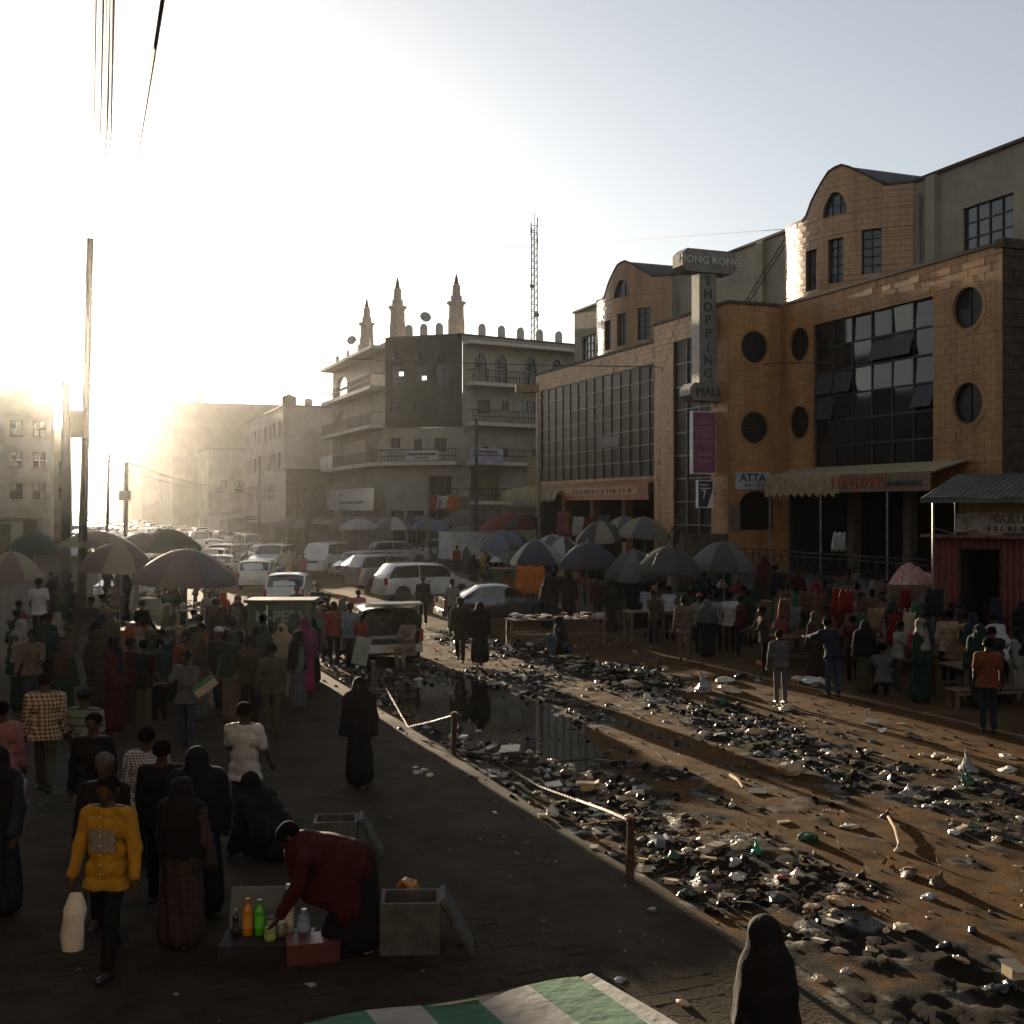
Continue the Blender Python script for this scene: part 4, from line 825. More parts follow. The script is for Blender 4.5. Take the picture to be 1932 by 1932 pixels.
# lattice mast with dishes
ms = thing('radio_mast', 'tall slim lattice radio mast with dishes behind the mosque', 'radio mast', at(1008, 620, 118)); mb = MB(); zt, zb = HC+(956-408)/FP*118, 17.0; X0 = at(1008,620,118)
for sx, sy in ((-.35,-.2),(.35,-.2),(0,.4)): mb.tube([(X0.x+sx,X0.y+sy,zb),(X0.x+sx*.8,X0.y+sy*.8,zt-1.2)], .065, 4)
n = 22
for i in range(n):
    z0, z1 = zb+(zt-zb-1)*i/n, zb+(zt-zb-1)*(i+1)/n; mb.tube([(X0.x-.34,X0.y-.2,z0),(X0.x+.34,X0.y-.2,z1)], .04, 3); mb.tube([(X0.x-.34,X0.y-.2,z1),(X0.x+.34,X0.y-.2,z1)], .04, 3)
mb.tube([(X0.x,X0.y,zt-1.2),(X0.x,X0.y,zt+.3)], .03, 4); mb.build('lattice', FRAME, ms)
for x, y, r in ((1012,594,.3),(1003,540,.22)): q = at(x,y,117.3); mb = MB(); mb.lathe([(0,-.1),(r,.0),(r,.15),(0,.2)], 14, Matrix.Translation(q)@Matrix.Rotation(math.pi/2,4,'X')); mb.build('drum_antenna', SIGNG, ms)
for k in range(5): mb = MB(); q = at(1008+random.choice((-6,6)), 420+k*10, 117.6); mb.bx((q.x,q.y,q.z), (.14,.12,1.0)); mb.build('panel_antenna', WHITEP, ms)
settle(ms)
# ================================================================== THE BUILDINGS ROUND THE PHOTOGRAPHER (unseen, added to block sky light and darken reflections)
pb_ = thing('corner_building', 'unseen tall plastered building added behind the camera to block sky light', 'building', S(-6, -8)); mb = MB(); fW = lambda a, z, d: S(-.9+d, a, z)
tile_wall(mb, fW, -26, 4.6, 0, 16, 3, 3, [('rect',a,a+1.4,z,z+1.6) for a in (-24,-20,-16,-12,-8,-4,-.7) for z in (3.4,6.7,10,13)], [], tiles=False, reveal=.3); mb.add([S(-.9,4.6,0),S(-16,4.6,0),S(-16,4.6,16),S(-.9,4.6,16)], [(0,1,2,3)]); mb.add([S(-.9,-26,16),S(-.9,4.6,16),S(-16,4.6,16),S(-16,-26,16)], [(0,1,2,3)])
mb.add([S(-4.5,-26,0),S(-4.5,4.5,0),S(-4.5,4.5,16),S(-4.5,-26,16)], [(0,1,2,3)]); mb.build('wall', BRN, pb_)
for a in (-24,-20,-16,-12,-8,-4):
    for z in (3.4,6.7,10,13): grid_window(pb_, fW, a, a+1.4, z, z+1.6, 2, 1, dep=-.2)
mb = MB(); bar(mb, fW, -26, 4.6, 5.9, 6.1, .003, 1.1); mb.build('balcony', CONC, pb_); settle(pb_)
rb_2 = thing('shop_building', 'unseen stone shop building added beyond the right edge to block sky light', 'building', S(8, 34)); mb = MB()
tile_wall(mb, flat(t0=29.0), -30, 24.5, 0, 14, 3, 3, [('rect',a,a+1.6,z,z+1.6) for a in range(-28, 23, 4) for z in (5, 8, 11)], [], tiles=False, reveal=.3); mb.add([S(24.5,29,0),S(24.5,42,0),S(24.5,42,14),S(24.5,29,14)], [(0,1,2,3)]); mb.add([S(-30,29,14),S(24.5,29,14),S(24.5,42,14),S(-30,42,14)], [(0,1,2,3)]); mb.add([S(-30,33,0),S(24.5,33,0),S(24.5,33,14),S(-30,33,14)], [(0,1,2,3)]); mb.build('wall', DSTONE, rb_2); settle(rb_2)
for i, (s0, s1, z, m_) in enumerate(((3.5, 32, 13, BRN), (33.5, 66, 15, PALE), (68, 185, 15, BRN))):
    b = thing('shop_building', ('brown plastered shop building on the left side of the street beyond the frame', 'pale shop building in the middle of the left side of the street beyond the frame', 'long brown building far along the left side of the street beyond the frame')[i], 'building', S((s0+s1)/2, -18)); f1 = flat(t0=-13.0, sg=-1); mb = MB(); wq = [(a, a+1.5, q, q+1.7) for a in np.arange(s0+1.5, s1-2, 3.6) for q in (4.6, 7.7, 10.8)]
    tile_wall(mb, f1, s0, s1, 0, z, 3, 3, [('rect',)+q for q in wq], [], tiles=False, reveal=.3); mb.add([S(s0,-13,0),S(s0,-26,0),S(s0,-26,z),S(s0,-13,z)], [(0,1,2,3)]); mb.add([S(s1,-13,0),S(s1,-26,0),S(s1,-26,z),S(s1,-13,z)], [(0,1,2,3)]); mb.add([S(s0,-13,z),S(s1,-13,z),S(s1,-26,z),S(s0,-26,z)], [(0,1,2,3)]); mb.add([S(s0,-15,0),S(s1,-15,0),S(s1,-15,z),S(s0,-15,z)], [(0,1,2,3)]); mb.build('wall', m_, b); settle(b)

for i, (p, hh, lab) in enumerate(((S(116,22,14.3), 3.2, 'thin aerial on the roof of the brown block with lit windows'), (S(128,24,14.3), 2.2, 'short aerial at the far end of the roof of the brown block'), (S(130,-5,16.7), 2.8, 'aerial on the roof of the left block in the glare'), (S(180,24,19.9), 3.0, 'aerial on the broad hazy roof'))):
    t = thing('aerial', lab, 'aerial', p); mb = MB(); mb.tube([(0,0,0),(0,0,hh)], .05, 5); mb.build('mast', FRAME, t); mb = MB()
    for k in range(5): mb.tube([(-.5+.06*k,0,hh-.1-.22*k),(.5-.06*k,0,hh-.1-.22*k)], .025, 4)
    mb.build('elements', FRAME, t)
for i, (q, z, lab) in enumerate((((117.5,21), 14.3, 'black water tank on the roof of the brown block'), ((133,-4), 16.7, 'black water tank on the roof of the left block'))):
    p = S(*q, z); t = thing('water_tank', lab, 'water tank', p); mb = MB(); mb.lathe([(.7,0),(.75,.1),(.75,1.1),(.7,1.25),(.25,1.4),(0,1.4)], 16); mb.build('tank', BLACK, t, True); mb = MB(); mb.lathe([(.26,1.4),(.26,1.5),(0,1.52)], 12); mb.build('lid', BLACK, t)
# ================================================================== PEOPLE: bodies and clothes as smooth-blended volumes, meshed by surface nets
def V(*a): return np.array(a, float)
def cap(a, b, r1, r2=None, n=None, k=1.0): return (V(*a), V(*b), r1, r1 if r2 is None else r2, n, k)
def d_cap(P, c):
    a, b, r1, r2, n, k = c; ab = b-a; L = max(ab@ab, 1e-9)
    t = np.clip(((P-a)@ab)/L, 0, 1); w = P-(a+t[..., None]*ab); r = r1+(r2-r1)*t
    if n is not None: w = w + n*((w@n)*(1/k-1))[..., None]; return (np.sqrt((w*w).sum(-1))-r)*min(1, k)
    return np.sqrt((w*w).sum(-1))-r
def smin(a, b, k): h = np.clip(.5+.5*(b-a)/k, 0, 1); return b*(1-h)+a*h-k*h*(1-h)
def sdf_arrays(groups, h, ks=.03, fold=None):
    lo = np.min([np.minimum(c[0]-max(c[2], c[3]), c[1]-max(c[2], c[3])) for g in groups for c in g[0]], 0)-2.5*h
    hi = np.max([np.maximum(c[0]+max(c[2], c[3]), c[1]+max(c[2], c[3])) for g in groups for c in g[0]], 0)+2.5*h
    n = np.maximum(np.ceil((hi-lo)/h).astype(int)+1, 4)
    P = np.stack(np.meshgrid(*[lo[i]+h*np.arange(n[i]) for i in range(3)], indexing='ij'), -1)
    F = None
    for prims, cuts, subs in groups:
        f = None
        for c in prims: d = d_cap(P, c); f = d if f is None else smin(f, d, ks)
        for q, nn in cuts: f = np.maximum(f, (P-q)@nn)
        for c in subs: f = np.maximum(f, -d_cap(P, c))
        F = f if F is None else smin(F, f, ks*.6)
    if fold:
        X, Y_, Z_ = P[...,0], P[...,1], P[...,2]; amp, kind, ph = fold
        if kind == 'robe': F = F + amp*np.sin(9*np.arctan2(X, Y_-.02)+3.2*np.sin(2.6*Z_+ph)+ph)*np.clip(1.5-Z_, .15, 1)
        else: F = F + amp*(np.sin(27*X+9*Y_+4*np.sin(5*Z_+ph)+ph)*.6+np.sin(24*(Z_-.6*X)+4*np.sin(7*X-5*Y_+ph)+2*ph)*.35)
    ng = F < 0; s = [ng[i:ng.shape[0]-1+i, j:ng.shape[1]-1+j, k:ng.shape[2]-1+k] for i in (0,1) for j in (0,1) for k in (0,1)]
    cnt = sum(x.astype(np.int8) for x in s); act = (cnt > 0) & (cnt < 8)
    I = np.argwhere(act); idx = -np.ones(act.shape, int); idx[act] = np.arange(len(I))
    acc = np.zeros((len(I), 3)); m = np.zeros(len(I)); cr = [(i,j,k) for i in (0,1) for j in (0,1) for k in (0,1)]
    for a in range(8):
        for b in range(a+1, 8):
            ca, cb = cr[a], cr[b]
            if sum(abs(x-y) for x, y in zip(ca, cb)) != 1: continue
            fa = F[tuple((I+ca).T)]; fb = F[tuple((I+cb).T)]; x = (fa < 0) != (fb < 0); t = np.where(x, fa/np.where(fa == fb, 1, fa-fb), 0)
            acc += np.where(x[:, None], np.array(ca)+t[:, None]*(np.array(cb)-np.array(ca)), 0); m += x
    VV = lo + h*(I+acc/np.maximum(m, 1)[:, None]); Q = []
    for ax in range(3):
        o1, o2 = [(1,2),(2,0),(0,1)][ax]; e = [slice(None)]*3; e2 = [slice(None)]*3; e[ax] = slice(0, -1); e2[ax] = slice(1, None)
        A, B = ng[tuple(e)], ng[tuple(e2)]; E = np.argwhere(A != B)
        E = E[(E[:, o1] > 0) & (E[:, o2] > 0) & (E[:, o1] < n[o1]-1) & (E[:, o2] < n[o2]-1)]
        if not len(E): continue
        def c(d1, d2): q = E.copy(); q[:, o1] -= d1; q[:, o2] -= d2; return idx[tuple(q.T)]
        q = np.stack([c(1,1), c(0,1), c(0,0), c(1,0)], 1); fl = A[tuple(E.T)]; q[~fl] = q[~fl][:, ::-1]; Q.append(q)
    return VV, np.concatenate(Q)
def np_mesh(name, Vv, Q, m, smooth=True):
    me = bpy.data.meshes.new(name); me.vertices.add(len(Vv)); me.vertices.foreach_set('co', Vv.astype(np.float32).ravel())
    me.loops.add(Q.size); me.loops.foreach_set('vertex_index', Q.astype(np.int32).ravel()); me.polygons.add(len(Q)); me.polygons.foreach_set('loop_start', np.arange(0, Q.size, 4, dtype=np.int32))
    me.update(calc_edges=True); me.materials.append(m)
    if smooth: me.shade_smooth()
    return me
def sdf_obj(name, groups, h, m, parent, ks=.03):
    fd = {'robe': (.016,'robe'), 'headscarf': (.014,'robe'), 'shawl': (.016,'robe'), 'shirt': (.005,'s'), 'jacket': (.006,'s'), 'trousers': (.005,'s')}.get(name)
    Vv, Q = sdf_arrays(groups, h, ks, fd+(random.uniform(0,6),) if fd and h < .035 else None); return link(bpy.data.objects.new(name, np_mesh(name, Vv, Q, m)), parent)
def hand_arrays(h):      # right hand hanging down (-z), palm towards +y... fingers unequal and bent
    pr = [cap((0,0,0),(0,0,-.075),.024,.034,V(0,1,0),.55)]
    for x, l, r in ((-.028,.060,.0082),(-.010,.074,.0088),(.009,.078,.0088),(.027,.068,.0085)):
        k1 = (x*1.05, .006, -.082-l*.42); k2 = (x*1.08, .020, -.082-l*.78); k3 = (x*1.05, .036, -.082-l*.98)
        pr += [cap((x, 0, -.075), k1, r*1.05, r), cap(k1, k2, r, r*.92), cap(k2, k3, r*.92, r*.8)]
    pr += [cap((.026,.004,-.02),(.052,.018,-.052),.013,.0105), cap((.052,.018,-.052),(.050,.030,-.084),.0105,.0085)]
    return sdf_arrays([(pr, [], [])], h, .006)
HANDS = {True: hand_arrays(.0052), False: hand_arrays(.011)}
SKIN = mat('dark_skin', (.045,.024,.014), rough=.6, var=.1, scale=4, spec=.22); HAIR = mat('black_hair', (.006,.005,.0045), rough=.95, spec=.04, bump=.6, bscale=90); SHOE = mat('dark_leather', (.02,.016,.013), rough=.5)
EYEW = mat('eye_white', (.14,.12,.10), rough=.4); 
def rot_to(d, fwd):      # frame with -z along d, +y near fwd
    z = -d/np.linalg.norm(d); x = np.cross(fwd, z); x = x/np.linalg.norm(x); y = np.cross(z, x); return np.stack([x, y, z], 1)
def person(loc, face, label, group=None, H=1.72, top=None, bot=None, robe=None, veil=None, cap_=None, hat='cap', legs='stand', lean=0, arms=((5,8,12),(5,8,12)), sleeve='long', q=None, skin=None, headtilt=0, headturn=0, hem=-.10, long_coat=False, bulk=1.0, hair=True, bare=False, veil_len=.30, eyes=False, extra=None, niqab=False, squat=None, drape=False):
    Y = math.hypot(loc[0], loc[1]); h = q or (.017 if Y < 15 else .022 if Y < 24 else .030); skin = skin or SKIN
    t = thing('person', label, 'person', loc, math.radians(face), group); k = H/1.72
    lg = {'stand': ((2,4),(-3,3)), 'walk': ((24,10),(-20,28)), 'stride': ((16,6),(-13,18)), 'sit': ((84,84),(80,88)), 'crouch': ((118,140),(108,138)), 'lean': ((6,4),(-2,2)), 'bend': ((12,10),(4,8)), 'kneel': ((70,140),(75,140))}[legs]
    J = {}; zmin = 9
    for i, sg in enumerate((-1, 1)):
        th, kn = math.radians(lg[i][0]), math.radians(lg[i][1]); spread = .09 if legs not in ('crouch','sit') else .13
        hp = V(sg*.088, 0, 0); kd = V(sg*(spread-.088)*1.6, math.sin(th), -math.cos(th)); kd /= np.linalg.norm(kd); kp = hp+.43*kd
        sd_ = V(0, math.sin(th-kn), -math.cos(th-kn)); ap = kp+.42*sd_; J['hip',i], J['knee',i], J['ankle',i] = hp, kp, ap; zmin = min(zmin, ap[2])
    root = V(0, 0, .08-zmin)
    if squat is not None: root = V(0, 0, squat)
    for key in list(J): J[key] = J[key]+root
    L = math.radians(lean); sp = V(0, math.sin(L), math.cos(L)); fw = V(0, math.cos(L), -math.sin(L)); Pl = root+V(0,0,.0); at_ = lambda u: Pl+sp*u
    sc_ = at_(.50); nb = at_(.55); ht = math.radians(lean*.45+headtilt); hu = V(0, math.sin(ht), math.cos(ht)); hf0 = V(0, math.cos(ht), -math.sin(ht)); tr = math.radians(headturn)
    hf = hf0*math.cos(tr)+V(1,0,0)*math.sin(tr); hx = np.cross(hf, hu); hc = nb+hu*.145; hp_ = lambda x, y, z: hc+hx*x+hf*y+hu*z
    for i, sg in enumerate((-1, 1)):
        a, ab, el = [math.radians(v) for v in arms[i][:3]]; ins = math.radians(arms[i][3]) if len(arms[i]) > 3 else 0
        shp = sc_+V(sg*.185*bulk, 0, 0)-sp*.03; d1 = V(sg*math.sin(ab), math.sin(a)*math.cos(ab), -math.cos(a)*math.cos(ab)); e = shp+.285*d1
        d2 = V(-sg*math.sin(ins)+sg*.3*math.sin(ab), math.sin(a+el), -math.cos(a+el)); d2 /= np.linalg.norm(d2); w_ = e+.25*d2
        J['sh',i], J['el',i], J['wr',i], J['hd',i] = shp, e, w_, d2
    S_ = lambda groups: [([(c[0]*k, c[1]*k, c[2]*k, c[3]*k, c[4], c[5]) for c in g[0]], [(q_*k, nn) for q_, nn in g[1]], [(c[0]*k, c[1]*k, c[2]*k, c[3]*k, c[4], c[5]) for c in g[2]]) for g in groups]
    # --- the body: one continuous skin
    bt_ = 1.0 if bare else .82
    hd = [cap(hp_(0,-.018,.022), hp_(0,.012,.018), .088, .084), cap(hp_(0,.02,-.03), hp_(0,.045,-.082), .062, .036), cap(hp_(0,.088,.004), hp_(0,.101,-.03), .010, .015), cap(hp_(0,-.02,-.02), nb-sp*.02, .052, .058),
          cap(hp_(-.088,-.01,.0), hp_(-.088,-.012,-.03), .016), cap(hp_(.088,-.01,.0), hp_(.088,-.012,-.03), .016), cap(hp_(-.03,.08,.03), hp_(.03,.08,.03), .012), cap(hp_(-.018,.083,-.055), hp_(.018,.083,-.055), .011)]
    to = [cap(at_(.36)+V(-.075,0,0), at_(.36)+V(.075,0,0), .118*bt_, None, fw, .82), cap(at_(.15)+V(-.05,0,0), at_(.15)+V(.05,0,0), .10*bt_, None, fw, .85), cap(at_(.02)+V(-.06,0,0), at_(.02)+V(.06,0,0), .105*bt_, None, fw, .9), cap(sc_+V(-.13,0,0), sc_+V(.13,0,0), .058), cap(sc_, nb, .06, .055), cap(at_(.36), at_(.1), .1*bt_, .09*bt_)]
    am = []; lgp = []
    for i in (0, 1):
        am += [cap(sc_+(J['sh',i]-sc_)*.6, J['sh',i], .05), cap(J['sh',i], J['el',i], .046, .036), cap(J['el',i], J['wr',i], .036, .025)]
        lgp += [cap(J['hip',i], J['knee',i], .07, .05), cap(J['knee',i], J['ankle',i], .05, .036), cap(J['ankle',i], J['ankle',i]+V(0,.13,-.045), .036, .028)]
    subs = [cap(hp_(-.033,.098,.008), hp_(-.033,.098,.008), .014), cap(hp_(.033,.098,.008), hp_(.033,.098,.008), .014)] if h < .02 else []
    Vb, Qb = sdf_arrays(S_([(hd+to+am+lgp, [], subs)]), h, .022*k)
    HV, HQ = HANDS[h < .02]
    for i in (0, 1):
        if robe and J['wr',i][2] < .9 and not extra == 'hands' and h > .02: continue
        hv = HV.copy()
        if i == 0: hv[:, 0] *= -1
        R = rot_to(J['hd',i], V(0,1,.05)); Qb = np.concatenate([Qb, HQ[:, ::-1]+len(Vb) if i == 0 else HQ+len(Vb)]); Vb = np.concatenate([Vb, (hv@R.T)*k+(J['wr',i]+J['hd',i]*-.01)*k])
    link(bpy.data.objects.new('body', np_mesh('body', Vb, Qb, skin)), t)
    if eyes:
        for sx in (-.033, .033): mb = MB(); c = hp_(sx,.088,.008)*k; mb.lathe([(0,-.008),(.006,-.006),(.008,0),(.006,.006),(0,.008)], 10, Matrix.Translation(c)); mb.build('eye', EYEW, t, True)
    if hair and not veil and not (cap_ and hat == 'kufi'): sdf_obj('hair', S_([([cap(hp_(0,-.022,.028), hp_(0,.006,.028), .097, .092)], [(hp_(0,-.03,-.055), -hu)], [cap(hp_(0,.16,-.06), hp_(0,.16,-.06), .135)])]), h, HAIR, t, .02)
    if cap_:
        if hat == 'kufi': gr = [([cap(hp_(0,-.02,.045), hp_(0,0,.06), .098, .088)], [(hp_(0,0,.035), -hu)], [])]
        else: gr = [([cap(hp_(0,-.02,.035), hp_(0,.005,.04), .104, .098)], [(hp_(0,0,.03), -hu)], []), ([cap(hp_(0,.06,.042), hp_(0,.15,.03), .07, .055, hu, .12)], [], [])]
        sdf_obj('cap', S_(gr), min(h, .02), cap_, t, .015)
    def torso(g, hemv, extra_r=0.0):
        pr = [cap(at_(.37)+V(-.085*bulk,0,0), at_(.37)+V(.085*bulk,0,0), .128+extra_r, None, fw, .84), cap(at_(.16)+V(-.06*bulk,0,0), at_(.16)+V(.06*bulk,0,0), .118+extra_r, None, fw, .9), cap(at_(hemv+.0)+V(-.085*bulk,0,0), at_(hemv)+V(.085*bulk,0,0), .132+extra_r+(.014 if hemv < -.05 else 0), None, fw, 1.0), cap(sc_+V(-.135*bulk,0,0), sc_+V(.135*bulk,0,0), .072), cap(sc_, nb-sp*.03, .085, .062), cap(at_(.37), at_(.0), .118, .125), cap(at_(.0)+V(-.075,0,0), at_(.0)+V(.075,0,0), .122)]
        return (pr, [(at_(hemv), -sp), (nb-sp*.005, sp)], [])
    def sleeves(full, wd=0.0):
        pr = []
        for i in (0, 1):
            pr += [cap(sc_+(J['sh',i]-sc_)*.5, J['sh',i], .066), cap(J['sh',i], J['sh',i]+(J['el',i]-J['sh',i])*(1 if full else .72), .066+wd*.3, .056+wd*.6)]
            if full: pr += [cap(J['el',i], J['el',i]+(J['wr',i]-J['el',i])*.93, .055+wd*.6, .042+wd)]
        return (pr, [], [])
    if top is not None and robe is None: sdf_obj('jacket' if long_coat else 'shirt', S_([torso(0, -.30 if long_coat else hem), sleeves(sleeve == 'long', .008)]), h, top, t, .025)
    if drape:
        dz = V(0,0,1); sdf_obj('skirt', S_([([cap(at_(.0), V(0,-.02,.2), .17, .2), cap(at_(.05)-dz*.3, V(0,.16,.2), .16, .17)], [(V(0,0,.06), V(0,0,-1))], [])]), h, bot, t, .05)
        sdf_obj('shawl', S_([([cap(at_(.02), at_(.5), .185, .17), cap(at_(.1), at_(.1)-dz*.34, .2, .23), cap(at_(.3), at_(.3)-dz*.30, .2, .22), cap(at_(.48), at_(.48)-dz*.16, .17, .16)], [], [cap(at_(.3)-dz*.75, at_(.5)-dz*.7, .3)])]), h, top, t, .06)
    if bot is not None and robe is None:
        pr = [cap(at_(.02)+V(-.065,0,0), at_(.02)+V(.065,0,0), .104, None, fw, .92)]
        for i in (0, 1): pr += [cap(J['hip',i], J['knee',i], .079, .066), cap(J['knee',i], J['ankle',i]+(J['knee',i]-J['ankle',i])*.06, .066, .056)]
        sdf_obj('trousers', S_([(pr, [(at_(.10), sp)], [])]), h, bot, t, .02)
    if robe is not None:
        mid = (J['ankle',0]+J['ankle',1])/2; kn = (J['knee',0]+J['knee',1])/2
        if legs in ('sit', 'crouch', 'kneel'): sk = [cap(at_(.0)+V(-.08,0,0), kn+V(-.05,0,0), .17, .13), cap(at_(.0)+V(.08,0,0), kn+V(.05,0,0), .17, .13), cap(kn+V(-.1,0,0), mid+V(-.1,0,.02), .13, .15), cap(kn+V(.1,0,0), mid+V(.1,0,.02), .13, .15), cap(at_(0), V(0,-.02,.16), .19, .24)]
        else: nx = V(.6,1,1); sk = [cap(at_(.12), V(0, mid[1]*.6, .2), .155*bulk, .215*bulk, V(0,1,0), .82), cap(at_(0), J['knee',0]*nx, .15, .12), cap(at_(0), J['knee',1]*nx, .15, .12), cap(J['knee',0]*nx, J['ankle',0]*nx+V(0,0,.12), .12, .14), cap(J['knee',1]*nx, J['ankle',1]*nx+V(0,0,.12), .12, .14)]
        tg = torso(0, .0, .02); sdf_obj('robe', S_([(tg[0], [(nb-sp*.005, sp)], []), (sk, [(V(0,0,.07), V(0,0,-1))], []), sleeves(True, .03)]), h, robe, t, .05)
    if veil is not None:
        dn = veil_len; pr = [cap(hp_(0,-.02,.022), hp_(0,.01,.02), .107, .102), cap(hp_(0,-.02,-.04), nb, .098, .125), cap(nb-sp*.02, at_(.55-dn), .14, .17+.14*dn, fw, .82), cap(sc_+V(-.14*bulk,0,-.01), sc_+V(.14*bulk,0,-.01), .088)]
        if dn > .35: pr += [cap(sc_+V(-.15*bulk,0,-.02), at_(.58-dn)+V(-.12*bulk,0.02,0), .11, .15), cap(sc_+V(.15*bulk,0,-.02), at_(.58-dn)+V(.12*bulk,0.02,0), .11, .15)]
        if dn > .38: pr.append(cap(hp_(0,-.035,-.01), at_(.34)-fw*.01, .10, .205, fw, .84))
        face_cut = [cap(hp_(0,.115,-.012), hp_(0,.115,-.03), .066)] if not niqab else [cap(hp_(-.03,.115,.012), hp_(.03,.115,.012), .024)]
        sdf_obj('headscarf', S_([(pr, [(at_(.52-dn), -sp)], face_cut)]), h, veil, t, .04)
    if legs not in ('crouch',) or not robe:
        for i in (0, 1):
            a = J['ankle',i]; th = math.radians(lg[i][0]-lg[i][1]); tip = V(0, math.cos(th), math.sin(th)); o = sdf_obj('shoe', S_([([cap(a+V(0,-.03,-.04), a+tip*.15+V(0,0,-.045), .042, .036, V(0,0,1), .85)], [(a+V(0,0,-.078), V(0,0,-1))], [])]), min(h, .024), SHOE, t, .01)
    return t
# ================================================================== VEHICLES
def paint(name, col, rough=.16): return mat('car_paint_'+name, col, rough=rough, spec=.5, coat=.6, var=.22, scale=1.2)
P_WHITE = paint('white', (.62,.61,.58)); P_CREAM = paint('cream', (.55,.50,.40)); P_SILVER = mat('car_paint_silver', (.32,.32,.32), rough=.28, metal=.6, coat=.5, var=.15); P_DARK = paint('dark', (.035,.037,.04)); P_GREY = paint('grey', (.16,.165,.17)); P_RED = paint('maroon', (.16,.02,.02)); P_GREEN = paint('green', (.03,.09,.06))
CGL = mat('car_glass', (.012,.014,.016), rough=.05, spec=.6, var=.1); LAMPR = mat('tail_lamp', (.30,.012,.008), rough=.2, coat=.6); LAMPW = mat('head_lamp', (.5,.5,.5), rough=.12, coat=.8); CHROME = mat('chrome', (.5,.5,.5), rough=.15, metal=1); PLATE = mat('number_plate', (.5,.42,.1), rough=.5); TRIM = mat('black_trim', (.015,.015,.016), rough=.6)
TYPES = {  # L, W, H, hood z at nose, cowl z, x of cowl, roof front, roof rear, belt rear, deck z, belt z
 'mpv': (4.55,1.75,1.68,.80,1.02,.95,1.75,4.05,4.48,1.0,1.0), 'suv': (4.6,1.82,1.80,.95,1.12,1.25,1.95,4.2,4.52,1.1,1.12), 'wagon': (4.4,1.69,1.48,.72,.93,1.15,1.85,3.75,4.32,.95,.92),
 'sedan': (4.4,1.69,1.42,.70,.92,1.15,1.90,3.0,3.72,.95,.91), 'hatch': (4.0,1.68,1.50,.72,.95,.95,1.65,3.3,3.92,.95,.93), 'van': (4.7,1.70,1.98,.98,1.15,.28,.95,4.5,4.66,1.1,1.12)}
WX = {'van': (.85,3.55)}
